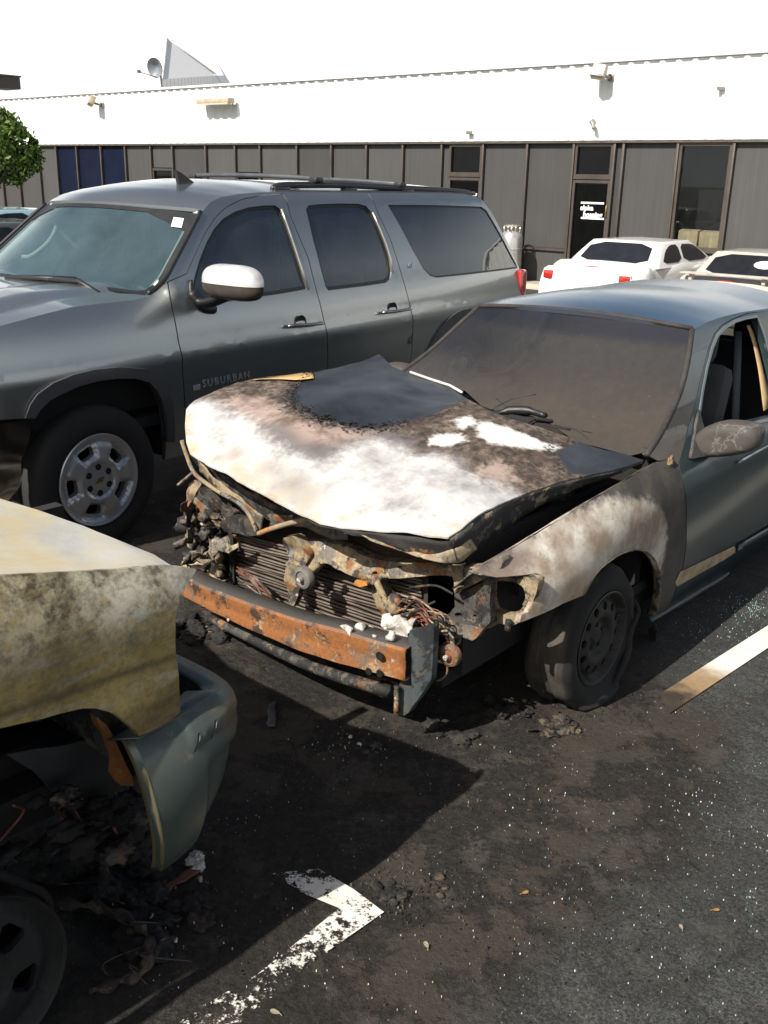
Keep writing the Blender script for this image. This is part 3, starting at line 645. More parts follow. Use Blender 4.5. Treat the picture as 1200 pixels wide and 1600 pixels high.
        sheet('wheel_arch_trim', [(-3.56 + .58 * math.cos(t), .40 + .60 * math.sin(t)) for t in np.linspace(0, math.pi, 22)] + [(-3.56 + .495 * math.cos(t), .40 + .50 * math.sin(t)) for t in np.linspace(math.pi, 0, 22)], lambda A, B: (A, Y(A, B) + .016, B), .05, clad, T, thick=(0, -.05, 0), **kw)
        q = sheet('quarter_panel', qp, f3(0), (.07, .045), paint, T, holes=[wq], thick=(0, -.03, 0), **kw)
        sheet('window_seal', inset(wq, -.002), lambda A, B: (A, Y(A, B) - .006, B), .08, BLACK, q, holes=[inset(wq, .012)], thick=(0, -.006, 0), **kw)
        sheet('quarter_window', inset(wq, .003), lambda A, B: (A, Y(A, B) - .009, B), .08, GLS, q, **kw)
        # A-pillar and roof rail
        top = sm_t[:9]
        ap = [(a, b) for a, b in ws[::-1]] + top[1:9] + [(sm_t[8][0], sm_t[8][1] - .006)] + [(s3[0][0], sm_t[7][1] - .004)] + [(s2[0][0], dfront[-1][1] + .004)] + [(a, b + .004) for a, b in dfront[::-1][1:]]
        sheet('a_pillar', ap, f3(0), (.07, .03), paint, T, thick=(0, -.03, 0), **kw)
        # black windscreen edge strip
        es = [(ws[i][0] + .012, ws[i][1] + .0) for i in range(len(ws))]
        pts = [(a + .006, (float(Y(a, b)) - .006) * (-1 if fl else 1), b) for a, b in curve(ws, 4)]
        tube('windscreen_edge', pts, .014, BLACK, T, 8)
    # hood
    hx = np.array([p[0] for p in hl]); hz = np.array([p[1] for p in hl]); o = np.argsort(hx); hx, hz = hx[o], hz[o]
    def hoodf(A, S):
        xe = A - .10 * (1 - 0) * 0; z = np.interp(A, hx, hz); y = Y(A, z)
        bul = .028 * sstep(.80, .60, np.abs(S)) - .012 * sstep(.42, .30, np.abs(S))
        return A + .13 * (1 - S ** 2) * sstep(-.6, -.3, A) * sstep(.0, .6, A) * 0 , S * y * .999, z + .030 * (1 - S ** 2) + bul - .0
    hd = [(-.60 + .20 * (1 - q * q), q) for q in np.linspace(-.995, .995, 15)] + [(hx[-1], .995), (hx[-1], -.995)]
    sheet('hood', hd, hoodf, (.05, .05), paint, T, thick=(0, 0, -.03))
    # windshield
    wk = np.array(ws); wy = Y(wk[:, 0], wk[:, 1]); kk = np.linspace(0, 1, len(ws)); cx, cz, cy = spl(kk, wk[:, 0]), spl(kk, wk[:, 1]), spl(kk, wy)
    def wsf(K, S): return cx(K) + .17 * (1 - S ** 2), S * (cy(K) - .008), cz(K) - .015 + .035 * (1 - S ** 2)
    W = sheet('windshield', [(0, -1), (1, -1), (1, 1), (0, 1)], wsf, (.08, .06), glass('suv_windshield', (.50, .60, .60), .20, (.26, .42, .48), 1.8, .02, 1.2), T, out=(1, 0, .5))  # cyan film is part dust, part painted reflection of the hazy sky
    rim = [(.0, -1), (1, -1), (1, 1), (0, 1)]; hole = smooth_loop([(.05, -.95), (.86, -.95), (.92, -.88), (.93, .88), (.86, .95), (.05, .95)], 1)
    sheet('windshield_border', rim, lambda K, S: (wsf(K, S)[0] + .004, wsf(K, S)[1], wsf(K, S)[2] + .003), (.1, .06), BLACK, W, holes=[hole], out=(1, 0, .5))
    st = [wsf(np.array([k]), np.array([s])) for k, s in ((.085, .82), (.085, .90), (.19, .92), (.19, .84))]; bm = bmesh.new(); bm.faces.new([bm.verts.new([float(c[0]) + (.007 if i == 0 else .006 if i == 2 else 0) for i, c in enumerate(q)]) for q in st]); fin(bm, 'sticker', simple('white_sticker', (.8, .8, .78), .6), W)
    # roof
    sx, sz_ = np.array([p[0] for p in sm_t]), np.array([p[1] for p in sm_t]); o = np.argsort(sx); sx, sz_ = sx[o], sz_[o]
    def rooff(A, S):
        x = A + .17 * (1 - S ** 2) * sstep(-2.6, -1.05, A); z = np.interp(A, sx, sz_); return x, S * Y(A, z) * .999, z + .022 * (1 - S ** 2) * sstep(-1.7, -1.15, A) + .070 * (1 - np.abs(S) ** 2.4) * sstep(-1.02, -1.75, A)
    sheet('roof', [(sx[0], -1), (sx[0], 1), (sx[-1], 1), (sx[-1], -1)], rooff, (.06, .07), paint, T, thick=(0, 0, -.02))
    # tailgate, rear bumper, tail lights
    tk = np.array(tail); ty = Y(tk[:, 0], tk[:, 1]); kt = np.linspace(0, 1, len(tail)); tx, tz, tyy = spl(kt, tk[:, 0]), spl(kt, tk[:, 1]), spl(kt, ty)
    sheet('tailgate', [(0, -1), (1, -1), (1, 1), (0, 1)], lambda K, S: (tx(K) - .06 * (1 - S ** 2), S * tyy(K), tz(K)), (.06, .1), paint, T, out=(-1, 0, 0))
    sheet('rear_window', smooth_loop([(.06, -.86), (.52, -.9), (.52, .9), (.06, .86)], 1), lambda K, S: (tx(K) - .06 * (1 - S ** 2) - .006, S * tyy(K), tz(K)), (.06, .1), GLS, T, out=(-1, 0, 0))
    red = Mat('tail_light_red'); red.p(Base_Color=(.38, .02, .012), Roughness=.15, Coat_Weight=1); red = red.m
    for s in (1, -1):
        bm = bmesh.new(); P = [tr([(809, 424)])[0]]; zt = tk[5][1] - .02
        box_bm(bm, (tail[6][0] + .03, s * (float(Y(tail[6][0], 1.05)) - .045), zt - .20), (.11, .12, .42), None, .025); fin(bm, 'tail_light', red, T, ang=40)
    box('rear_bumper', (-4.62, 0, .52), (.22, 1.86, .26), paint, T, None, .05)
    # front clip: grille, chrome bumper, headlights
    FZ = hl[-1][1]; yb = float(Y(.98, .8))
    box('grille', (.965, 0, .93), (.07, 1.10, .38), PLASTIC, T, None, .03); box('grille_bar', (1.005, 0, .95), (.03, 1.12, .07), CHROME, T, None, .01)
    for s in (1, -1):
        box('headlight', (.93, s * .68, .98), (.10, .26, .22), glass('headlight_lens', (.7, .7, .7), .1) if s == 1 else bpy.data.materials['headlight_lens'], T, None, .03)
        tube('fog_light', [(.93, s * .62, .55), (1.0, s * .62, .55)], .055, PLASTIC, T, 16)
    bp = []
    cz0 = fb[0][1] - .01
    cor = [SUB.hit(*q, lambda x, y, z: y - Y(x, np.maximum(z, .42))) for q in [(52, 654), (46, 690), (34, 735), (22, 762), (4, 778), (-20, 792)]]
    zs = np.array([c[2] for c in cor])[::-1]; xsb = np.array([c[0] for c in cor])[::-1]
    def bumpf(S, Z):        # S = 0 at the wheel opening, 1 at the centre line
        xr = np.interp(Z, zs, xsb); t = np.clip(S, 0, 1); xx = xr + (1.06 - xr) * np.sin(np.clip(t * 2.2, 0, 1) * math.pi / 2) ** 1.3; yy = np.where(t < .35, Y(np.minimum(xx, .95), np.maximum(Z, .5)) + .012, 0)
        y0 = Y(.78, .8); yy = (y0 + .02) * np.cos(np.clip((t - .15) / .85, 0, 1) * math.pi / 2) ** .55 + np.where(t < .15, .03 * (1 - t / .15), 0)
        return xx + .03 * np.exp(-((Z - .6) / .06) ** 2), yy, Z
    for fl in (False, True):
        sheet('chrome_bumper', [(0, .42), (1, .42), (1, cz0), (0, cz0)], bumpf, (.04, .04), CHROME, T, out=(1, 1, 0), flip_y=fl, thick=(-.02, -.02, 0))
    # cowl, wipers
    sheet('cowl', [(0, -.93), (1, -.93), (1, .93), (0, .93)], lambda a, s: (-.60 + .16 * (1 - s ** 2) + .16 * a, s * .88, 1.275 + .062 * (1 - s * s) - .045 * a), (.3, .1), PLASTIC, T)
    ozk = np.argsort(wk[:, 1]); zzs, xxs, yys = wk[ozk, 1], wk[ozk, 0], wy[ozk]
    def wsX(y, z):
        zz = z - .02; s_ = np.clip(y / np.interp(zz, zzs, yys), -1, 1); zz = z + .015 - .035 * (1 - s_ ** 2); xx = np.interp(zz, zzs, xxs) + np.minimum(0, zz - zzs[0]) * -1.2; return xx + .17 * (1 - s_ ** 2)
    wf2 = lambda u, v, d=.035: tuple(SUB.hit(u, v, lambda x, y, z: x - wsX(y, z) - d - .015))
    for a, b, pv in (((10, 434), (118, 437), (155, 459)), ((-150, 452), (-30, 431), (12, 445))):
        A, Bq, Pv = [np.array(wf2(*q)) for q in (a, b, pv)]
        m = (A + Bq) / 2; tube('wiper_blade', [A, m + [.004, 0, .004], Bq], .017, BLACK, T, 6); tube('wiper_arm', [Pv, (Pv * .3 + Bq * .7) + np.array([.02, 0, .015]), (A * .4 + Bq * .6)], .016, BLACK, T, 6)
    # mirrors
    for s in (1, -1):
        c = SUB.ax(357, 436, 0, -.80); cy0 = c[1]; zc = SUB.ax(357, 449, 0, -.80)[2]
        r = SUB.ax(411, 440, 0, -.80)[1]; l = SUB.ax(322, 440, 0, -.80)[1]; wd = abs(r - l); ym = (r + l) / 2; zt = SUB.ax(357, 412.5, 0, -.8)[2]; zb = SUB.ax(357, 468, 0, -.8)[2]; zm = SUB.ax(357, 444, 0, -.8)[2]
        def shell(z0, z1, name, mat, topr):
            bm = bmesh.new(); bmesh.ops.create_uvsphere(bm, u_segments=40, v_segments=24, radius=1)
            for v in bm.verts:
                n = v.co; p = [math.copysign(abs(q) ** e, q) for q, e in zip(n, (.8, .55, .75))]
                z = max(0, p[2]) if topr else min(0, p[2]); h = (z1 - z0)
                v.co = Vector((-.80 + .085 * p[0] * (1.0 if p[0] > 0 else .45), s * (ym + wd / 2 * p[1]), (z0 if topr else z1) + h * z))
            bmesh.ops.remove_doubles(bm, verts=bm.verts[:], dist=.0005); return fin(bm, name, mat, T, ang=60)
        shell(zm + .004, zt, 'mirror_cap', simple('silver_mirror_cap', (.62, .62, .60), .3, .4) if s == 1 else bpy.data.materials['silver_mirror_cap'], True)
        shell(zb, zm, 'mirror_base', simple('mirror_base_plastic', (.07, .06, .05), .18, .2, .3, 8) if s == 1 else bpy.data.materials['mirror_base_plastic'], False)
        P = [np.array([-.78, s * float(Y(-.72, 1.30)), 1.33]), np.array([-.80, s * (float(Y(-.72, 1.25)) + .05), 1.27]), np.array([-.80, s * (ym - .02), zb + .03])]
        tube('mirror_arm', curve(P, 4), [.05, .05, .048, .046, .045, .045, .044, .042, .04], BLACK, T, 12, .6)
        pts = [(a, s * (float(Y(a, b)) + .008), b) for a, b in curve(tr([(297, 438), (297, 455), (303, 470), (316, 481), (333, 483)]), 4)]
        tube('mirror_foot', pts, list(np.linspace(.012, .028, len(pts))), BLACK, T, 8)
    # door handles
    for (u, v), (u2, v2) in (((447, 507), (498, 502)), ((595, 486), (636, 480))):
        for s in (1, -1):
            a, b = tr([(u, v + 1), (u2, v2 + 2)]); L_ = abs(b[0] - a[0]); c = ((a[0] + b[0]) / 2, (a[1] + b[1]) / 2); y = float(Y(*c))
            cup = lathe('handle_cup', [(.001, -.004), (.042, -.003), (.05, .002), (.052, .004)], BLACK, T, (c[0] + .02, s * y, c[1] + .006), 'Y', 24)
            pts = [(a[0], y + .022, a[1] - .002), (a[0] - .02, y + .04, a[1]), (c[0], y + .048, c[1]), (b[0] + .02, y + .04, b[1]), (b[0], y + .012, b[1])]
            tube('door_handle', [(p[0], s * p[1], p[2]) for p in curve(pts, 4)], .017, simple('handle_chrome', (.35, .36, .38), .2, .9) if 'handle_chrome' not in bpy.data.materials else bpy.data.materials['handle_chrome'], T, 10, .6)
    # roof rack, aerial
    rk = simple('rack_black', (.02, .021, .023), .4); rkg = simple('rack_grey', (.10, .105, .11), .35, .4)
    for s in (1, -1):
        yr = .60; pt = lambda u, v: SUB.ax(u, v, 1, yr)
        P = [pt(424, 296), pt(436, 290.5), pt(470, 289), pt(540, 289.5), pt(640, 294.5), pt(712, 299), pt(738, 303)]
        tube('roof_rail', [(p[0], s * yr, p[2]) for p in curve(P, 4)], [.012] + [.022] * 23 + [.012], rk, T, 8)
        for u0, u1, v0, v1 in ((424, 452, 290, 299), (534, 556, 291, 301), (624, 645, 294, 303), (700, 742, 299, 306)):
            a, b = pt(u0, v0), pt(u1, v1); zr = float(rooff(np.array([(a[0] + b[0]) / 2]), np.array([yr / .72]))[2])
            zt_ = (a[2] + b[2]) / 2 + .01; box('rail_foot', ((a[0] + b[0]) / 2, s * yr, (zr + zt_) / 2 - .01), (abs(b[0] - a[0]) * .9, .05, max(.03, zt_ - zr + .03)), rk, T, None, .01)
    for (u, v), (um, vm), in (((494, 281), (390, 274.5)), ((625, 289), (560, 281.5))):
        a = SUB.ax(u, v, 1, .60); m = np.array([a[0] + .04, 0, SUB.ax(um, vm, 0, a[0] + .04)[2]])
        tube('cross_bar', curve([(a[0], .62, a[2] - .005), (a[0] + .015, .5, a[2] + .012), (a[0] + .04, 0, max(m[2], a[2] + .02)), (a[0] + .015, -.5, a[2] + .012), (a[0], -.62, a[2] - .005)], 6), .016, rkg, T, 8)
        for s in (1, -1): box('bar_clamp', (a[0], s * .60, a[2]), (.08, .07, .035), rk, T, None, .008)
    bm = bmesh.new(); ab = SUB.hit(291, 303, lambda x, y, z: z - rooff(np.clip(x, -4, -1.1), y / .72)[2]); pr = [(0, 0), (.15, 0), (.12, .028), (.02, .085), (-.02, .10), (-.01, .05)]
    f = SUB.hit(288, 304, lambda x, y, z: x + 1.30); zr_ = float(rooff(np.array([-1.42]), np.array([.26 / .72]))[2][0]); a0 = [(-1.30 - p[0], .26, zr_ - .012 + p[1] * .95) for p in pr]
    v0 = [bm.verts.new((q[0], q[1] - .012, q[2])) for q in a0]; v1 = [bm.verts.new((q[0], q[1] + .012, q[2])) for q in a0]; bm.faces.new(v0); bm.faces.new(v1[::-1])
    for i in range(6): bm.faces.new((v0[i], v0[(i+1) % 6], v1[(i+1) % 6], v1[i]))
    bmesh.ops.recalc_face_normals(bm, faces=bm.faces[:]); fin(bm, 'roof_aerial', rk, T, smooth=False)
    # lettering and badge
    lt = simple('pale_lettering', (.30, .32, .33), .35, .1)
    def badge(body, u, v, size, sp=1.0, u2=None, v2=None):
        a = tr([(u, v)])[0]; y = float(Y(*a)) + .004
        Mx = Matrix(((-1, 0, 0, a[0]), (0, 0, 1, y), (0, 1, 0, a[1]), (0, 0, 0, 1)))
        o = text_mesh('door_lettering', body, size, lt, T, Mx, .002, sp, .001); return o
    badge('SUBURBAN', 316, 605, .062, 1.35); badge('LT', 638, 418, .04, 1.1)
    bm = bmesh.new(); a = tr([(307, 608)])[0]; y = float(Y(*a)); box_bm(bm, (a[0], y + .004, a[1] + .01), (.055, .006, .034), None, .004); fin(bm, 'door_emblem', lt, T, smooth=False)
    # wheels
    for (x, s) in ((0, 1), (0, -1), (-3.56, 1), (-3.56, -1)):
        w = wheel_empty(T, (x, s * .875, .40), s < 0)
        lathe('tyre', tyre_prof(.402, .249, .265), TYRE, w, seg=64, closed=True, ang=50)
        ang = [R_(68 + 72 * k) for k in range(5)]
        holes = []
        for a0_ in ang:
            h = [(r * math.cos(a0_ + t), r * math.sin(a0_ + t)) for r, t in ((.127, -.25), (.127, .25), (.150, .28), (.180, .255), (.180, -.255), (.150, -.28))]; holes.append(smooth_loop(h, 1))
        def depth(A, B):
            r = np.hypot(A, B); th = np.arctan2(B, A); d = lin([0, .035, .05, .082, .092, .11, .17, .196, .216, .226], [.050, .050, .046, .044, .060, .064, .052, .040, .050, .052])(r)
            near = np.min([np.abs((th - a_ + math.pi) % (2 * math.pi) - math.pi) for a_ in ang], 0)
            return d - .022 * sstep(.36, .30, near) * sstep(.11, .125, r) * sstep(.206, .19, r)
        circ = [(.226 * math.cos(t), .226 * math.sin(t)) for t in np.linspace(0, 2 * math.pi, 72, endpoint=False)]
        rm = sheet('rim', circ, lambda A, B: (A, depth(A, B) + .075, B), .012, ALLOY, w, holes=holes, out=(0, 1, 0), thick=(0, -.035, 0)); rm.scale = (1.1, 1, 1.1)
        lathe('rim_lip', [(.226, .118), (.232, .126), (.228, .132), (.218, .127), (.215, .115)], ALLOY, rm, closed=True, seg=64)
        lathe('barrel', [(.222, .11), (.205, .02), (.20, -.10), (.001, -.10)], simple('brake_dark', (.02, .02, .02), .6) if 'brake_dark' not in bpy.data.materials else bpy.data.materials['brake_dark'], rm)
        for k in range(6):
            t = R_(30 + 60 * k); lathe('lug_hole', [(.001, 0), (.0165, 0), (.0165, .004), (.001, .004)], BLACK, rm, (.066 * math.cos(t), .1185, .066 * math.sin(t)), 'Y', 16)
        bm = bmesh.new(); r2 = .026
        for sx_ in (1,):
            pts2 = [(-1, -.22), (-.35, -.22), (-.35, -.5), (.35, -.5), (.35, -.22), (1, -.22), (1, .22), (.35, .22), (.35, .5), (-.35, .5), (-.35, .22), (-1, .22)]
            v0 = [bm.verts.new((q[0] * r2 + q[1] * .01, .1275, q[1] * r2 * .8)) for q in pts2]; bm.faces.new(v0); r = bmesh.ops.extrude_face_region(bm, geom=bm.faces[:]); bmesh.ops.translate(bm, vec=(0, .004, 0), verts=[q for q in r['geom'] if isinstance(q, bmesh.types.BMVert)])
        bmesh.ops.rotate(bm, cent=(0, 0, 0), matrix=Matrix.Rotation(R_(25), 3, 'Y'), verts=bm.verts[:]); bmesh.ops.recalc_face_normals(bm, faces=bm.faces[:]); fin(bm, 'cap_emblem', simple('gold_emblem', (.30, .2, .05), .35, .7) if 'gold_emblem' not in bpy.data.materials else bpy.data.materials['gold_emblem'], rm, smooth=False)
    # underbody and wheel wells
    box('underbody', (-1.75, 0, .52), (5.3, 1.30, .30), DARKVOID, T); box('sill', (-1.66, 0, .46), (2.2, 1.80, .16), DARKVOID, T, None, .03); box('engine_bay', (.25, 0, .80), (1.1, 1.30, .55), DARKVOID, T)
    for s in (1, -1):
        for x in (0, -3.56): box('wheel_well', (x, s * .66, .86), (1.05, .46, .30), DARKVOID, T)
    # cabin
    trim = simple('tan_interior', (.16, .15, .13), .8); seatm = simple('dark_seat', (.035, .036, .038), .8, sc=10); lightrim = simple('pale_pillar_trim', (.50, .52, .47), .7)
    box('floor', (-2.2, 0, .62), (4.2, 1.75, .06), seatm, T); sheet('dashboard', [(0, -.86), (1, -.86), (1, .86), (0, .86)], lambda a, b: (-.50 - .5 * a, b, 1.235 - .03 * a - .30 * sstep(.75, 1.0, a) + .05 * np.exp(-((b - .38) / .2) ** 2) * sstep(.3, .6, a)), (.05, .1), seatm, T)
    for x in (-1.62, -2.55, -3.45):
        for s in (.42, -.42):
            rt = Matrix.Rotation(R_(14), 3, 'Y')
            box('seat_back', (x - .05, s, 1.10), (.16, .50, .66), seatm, T, rt.inverted(), .06); box('seat_cushion', (x + .22, s, .80), (.52, .50, .18), seatm, T, None, .06)
            box('headrest', (x - .15, s, 1.53), (.11, .27, .19), seatm, T, None, .05)
            for q in (-.06, .06): tube('headrest_post', [(x - .13, s + q, 1.40), (x - .15, s + q, 1.48)], .007, CHROME, T, 6)
    bm = bmesh.new(); c = Vector((-1.02, .40, 1.20)); ring = [c + Vector((-.11 * math.sin(t), .185 * math.cos(t), .155 * math.sin(t))) for t in np.linspace(0, 2 * math.pi, 33)]
    tube_bm(bm, ring, .016, 8, False); tube_bm(bm, [c + Vector((0, -.18, 0)), c, c + Vector((0, .18, 0))], .02); tube_bm(bm, [c, c + Vector((.25, 0, -.14))], .035); fin(bm, 'steering_wheel', seatm, T)
    for s in (1, -1):
        pts = [(a - .03, s * (float(Y(a, b)) - .06), b - .03) for a, b in curve(ws[:6], 4)]; tube('inner_pillar', pts, .045, lightrim, T, 8)
        if s < 0:
            pp = [(-.98, -.66, 1.66), (-.99, -.60, 1.63), (-.93, -.62, 1.52), (-.83, -.68, 1.43), (-.80, -.74, 1.42)]; tube('grab_handle', curve(pp, 4), .016, lightrim, T, 8)
        bx = s2[2][0]; tube('b_pillar_trim', curve([(bx + .02, s * .60, 1.76), (bx - .02, s * .74, 1.5), (bx - .08, s * .86, 1.2), (bx - .1, s * .88, .8)], 3), .055, trim, T, 8)
        tube('seat_belt', [(bx + .04, s * .66, 1.62), (bx + .06, s * .68, 1.2), (bx + .02, s * .70, .8)], [.022] * 3, lightrim, T, 6, .2)
    sheet('headliner', [(-4.1, -.66), (-1.12, -.66), (-1.12, .66), (-4.1, .66)], lambda a, b: (a, b, 1.80 + .03 * (1 - (b / .7) ** 2)), (.3, .2), trim, T)
    box('rear_view_mirror', (-.86, 0, 1.68), (.03, .24, .065), BLACK, T, None, .015)
    for s in (1, -1): box('sun_visor', (-1.08, s * .36, 1.75), (.12, .42, .02), trim, T, Matrix.Rotation(R_(30), 3, 'Y'), .008)
suv()

# ================================================================ BURNT MATERIALS
def burnt(name, dark=(.035, .031, .027), tan=(.34, .26, .15), grey=(.19, .18, .16), ash=(.62, .58, .5), rust=(.26, .10, .03), k=(.5, .45, .2, .3), sc=1.0, rough=.75, metal=.1, bump=.4):
    m = Mat(name); a = m.noise(5 * sc, 8, .68); b = m.noise(9 * sc, 8, .7, m.map(loc=(3, 1, 7))); c = m.noise(14 * sc, 7, .72, m.map(loc=(9, 4, 2))); d = m.noise(6 * sc, 6, .7, m.map(loc=(1, 8, 5)))
    th = lambda n, f: m.mr(n, .66 - .32 * f, .72 - .32 * f)
    col = m.mix(th(a, k[0]), dark, grey); col = m.mix(th(b, k[1]), col, tan); col = m.mix(th(d, k[3]), col, rust); col = m.mix(th(c, k[2]), col, ash)
    col = m.mix(m.ramp(m.noise(70 * sc, 4, .7), [(.35, .45), (.65, 0.)]), col, dark)
    m.p(Base_Color=col, Roughness=rough, Metallic=metal); m.bump(m.ma('ADD', a, m.ma('MULTIPLY', m.noise(60 * sc, 5, .7), .5)), bump, .01); return m.m
RUST = burnt('rusted_steel', (.055, .030, .018), (.40, .28, .16), (.17, .12, .085), (.46, .40, .32), (.31, .115, .030), (.70, .42, .10, .72), 1.1, .75, .1, .4)
BEAM = RUST.copy(); BEAM.name = 'rusted_beam'
def _beam():
    nt = BEAM.node_tree; b = nt.nodes['Principled BSDF']; src = b.inputs['Base Color'].links[0].from_socket
    g = nt.nodes.new('ShaderNodeNewGeometry'); sp = nt.nodes.new('ShaderNodeSeparateXYZ'); nt.links.new(g.outputs['Normal'], sp.inputs[0])
    tc = nt.nodes.new('ShaderNodeTexCoord'); nz = nt.nodes.new('ShaderNodeTexNoise'); nz.inputs['Scale'].default_value = 9; nz.inputs['Detail'].default_value = 7; nt.links.new(tc.outputs['Object'], nz.inputs['Vector'])
    ad = nt.nodes.new('ShaderNodeMath'); ad.operation = 'MULTIPLY_ADD'; nt.links.new(nz.outputs['Fac'], ad.inputs[0]); ad.inputs[1].default_value = 1.1; nt.links.new(sp.outputs['Z'], ad.inputs[2])
    mr = nt.nodes.new('ShaderNodeMapRange'); nt.links.new(ad.outputs[0], mr.inputs[0]); mr.inputs[1].default_value = 1.0; mr.inputs[2].default_value = 1.35
    mx = nt.nodes.new('ShaderNodeMixRGB'); nt.links.new(mr.outputs[0], mx.inputs[0]); nt.links.new(src, mx.inputs[1]); mx.inputs[2].default_value = (.085, .080, .074, 1); nt.links.new(mx.outputs[0], b.inputs['Base Color'])
_beam()
SCRAP = burnt('burnt_scrap_metal', k=(.6, .5, .12, .30)); SCRAPT = burnt('tan_burnt_metal', (.030, .026, .021), (.33, .255, .155), (.17, .15, .12), (.52, .47, .37), (.24, .10, .03), (.66, .60, .20, .34), 1.3)
SCRAPD = burnt('sooty_metal', (.015, .014, .013), (.14, .11, .08), (.07, .066, .06), (.35, .33, .3), (.14, .06, .022), (.55, .36, .10, .26), 2.0)
ASH = burnt('white_ash', (.25, .22, .19), (.6, .55, .47), (.45, .43, .4), (.66, .63, .58), (.4, .25, .18), (.7, .5, .55, .12), 3)
SOOT = simple('soot_black', (.012, .011, .010), .9, sc=9, bump=.5)
WIRE = simple('burnt_copper_wire', (.16, .055, .035), .6, .3, .5, 20)

# ================================================================ THE BURNT BLUE SEDAN
def sedan():
    T = thing('burnt_sedan', 'dark blue-green sedan with burnt-out front, ash-white buckled hood and no bumper cover', 'car', (CA_POS[0], CA_POS[1], 0), CA_POS[2])
    L = lambda x, z: ('l', x, z)
    paint = car_paint('blue_green_paint', (.020, .040, .055), .16, (.16, .15, .13), .35, .38, .7)
    Yp = spl([.10, .20, .35, .50, .65, .75, .82, .88, .93, 1.0, 1.1, 1.2, 1.3, 1.35, 1.39], [.77, .815, .843, .858, .867, .862, .832, .788, .748, .716, .676, .634, .586, .552, .50])
    drop = lambda x: .20 * np.clip((np.asarray(x, float) + .10) / 1.0, 0, 1.2) ** 1.4
    def Y(x, z):
        x = np.asarray(x, float); z = np.asarray(z, float)
        return Yp(z + drop(x)) - .10 * np.clip((x - .45) / .5, 0, 1.3) ** 2 - .06 * np.clip((-2.4 - x) / 1.2, 0, 1.2) ** 2 + .014 * np.exp(-((z - .58) / .10) ** 2 - (x / .42) ** 2)
    tr = lambda pts: CAR.sy(pts, Y)
    f3 = lambda a=0: (lambda A, B: (A, Y(A, B) + a, B))
    g = .004; OFF = .075      # the far side stands a little farther out
    # ---------------- hood: torn loose, its right side kicked up
    def HZ(x, y):
        x = np.asarray(x, float); y = np.asarray(y, float); u = np.clip((x + .5) / 1.25, -.4, 1.4); w = np.clip((y + .7) / 1.4, -.25, 1.25)
        z = (1 - u) * ((1 - w) * 1.115 + w * .905) + u * ((1 - w) * 1.035 + w * .845) + .045 * (1 - (2 * w - 1) ** 2) + .045 * 4 * u * (1 - u) * .8
        z = z - .55 * np.maximum(0, x - .60) ** 2 - .03 * sstep(.25, .0, w) * sstep(.5, .9, u) + .012 * np.sin(x * 7 + y * 3) * sstep(.2, .8, u) + .010 * np.sin(y * 9 - x * 4)
        return z + .02 * np.exp(-((y + .30) / .10) ** 2) * sstep(.2, .6, u) - .012 * np.exp(-((y - .28 + .2 * x) / .07) ** 2) * sstep(.3, .7, u)
    trh = lambda pts: CAR.sz(pts, HZ)
    hood_px = [(592, 553), (612, 572), (640, 585), (672, 596), (705, 606), (735, 625), (762, 641), (800, 656), (850, 670), (890, 684), (945, 704), (1006, 719), (985, 727), (960, 735), (915, 744), (872, 753), (835, 765), (800, 779), (770, 793), (745, 807), (722, 826), (700, 840), (670, 837), (640, 832), (600, 830), (562, 825), (530, 822), (500, 817), (480, 808), (460, 799), (430, 783), (400, 765), (370, 750), (340, 734), (317, 720), (297, 708), (291, 690), (289, 665), (291, 640), (303, 626), (330, 613), (370, 598), (400, 592), (430, 588), (460, 584), (490, 581), (520, 575), (560, 566)]
    ho = trh(hood_px)
    white = trh([(270, 640), (290, 634), (316, 626), (352, 636), (384, 652), (404, 670), (420, 690), (456, 713), (496, 724), (528, 713), (552, 696), (584, 689), (620, 698), (648, 717), (680, 711), (708, 718), (722, 738), (750, 752), (786, 760), (812, 778), (760, 830), (705, 860), (640, 850), (560, 845), (500, 838), (460, 820), (400, 785), (340, 752), (285, 722)])
    pale = trh([(668, 684), (690, 677), (722, 679), (730, 688), (705, 696), (672, 695)]); pale2 = trh([(745, 663), (762, 660), (800, 672), (850, 690), (878, 700), (862, 705), (800, 697), (765, 692), (750, 680)]); pale3 = trh([(712, 656), (735, 650), (742, 660), (722, 668)])
    clean = trh([(488, 583), (462, 605), (450, 622), (460, 636), (488, 651), (520, 659), (552, 667), (592, 668), (632, 660), (680, 646), (712, 630), (730, 622), (705, 600), (640, 578), (592, 540), (540, 560)])
    clean2 = trh([(868, 706), (905, 690), (950, 700), (1030, 716), (985, 735), (930, 745), (890, 738)])
    tanp = trh([(345, 632), (380, 618), (420, 618), (446, 640), (470, 655), (520, 668), (560, 676), (610, 674), (600, 690), (555, 690), (525, 705), (490, 716), (455, 706), (425, 682), (395, 655)])
    tan2 = trh([(735, 745), (770, 722), (800, 730), (805, 752), (775, 760)])
    dk = trh([(395, 672), (430, 660), (470, 690), (530, 700), (600, 672), (650, 690), (640, 712), (590, 700), (550, 712), (500, 735), (450, 722)])
    stn = trh([(335, 712), (372, 700), (420, 722), (470, 742), (505, 770), (500, 806), (455, 790), (405, 762), (350, 735)])
    m = Mat('burnt_hood_paint'); n1 = m.noise(7, 8, .68); n2 = m.noise(28, 7, .75); n3 = m.noise(3, 5); fl = m.voro(55)
    nn = m.ma('SUBTRACT', m.ma('ADD', m.ma('MULTIPLY', n1, .5), m.ma('MULTIPLY', n2, .5)), .5)
    msk = lambda at, amp, soft, off=0.: m.mr(m.ma('ADD', m.attr(at), m.ma('MULTIPLY_ADD', nn, amp, off)), -soft, soft)
    base = m.mix(m.ramp(n2, [(.38, 0.), (.62, 1.)]), (.030, .024, .020), m.mix(m.ramp(n1, [(.4, 0.), (.65, 1.)]), (.085, .060, .046), (.21, .16, .125)))
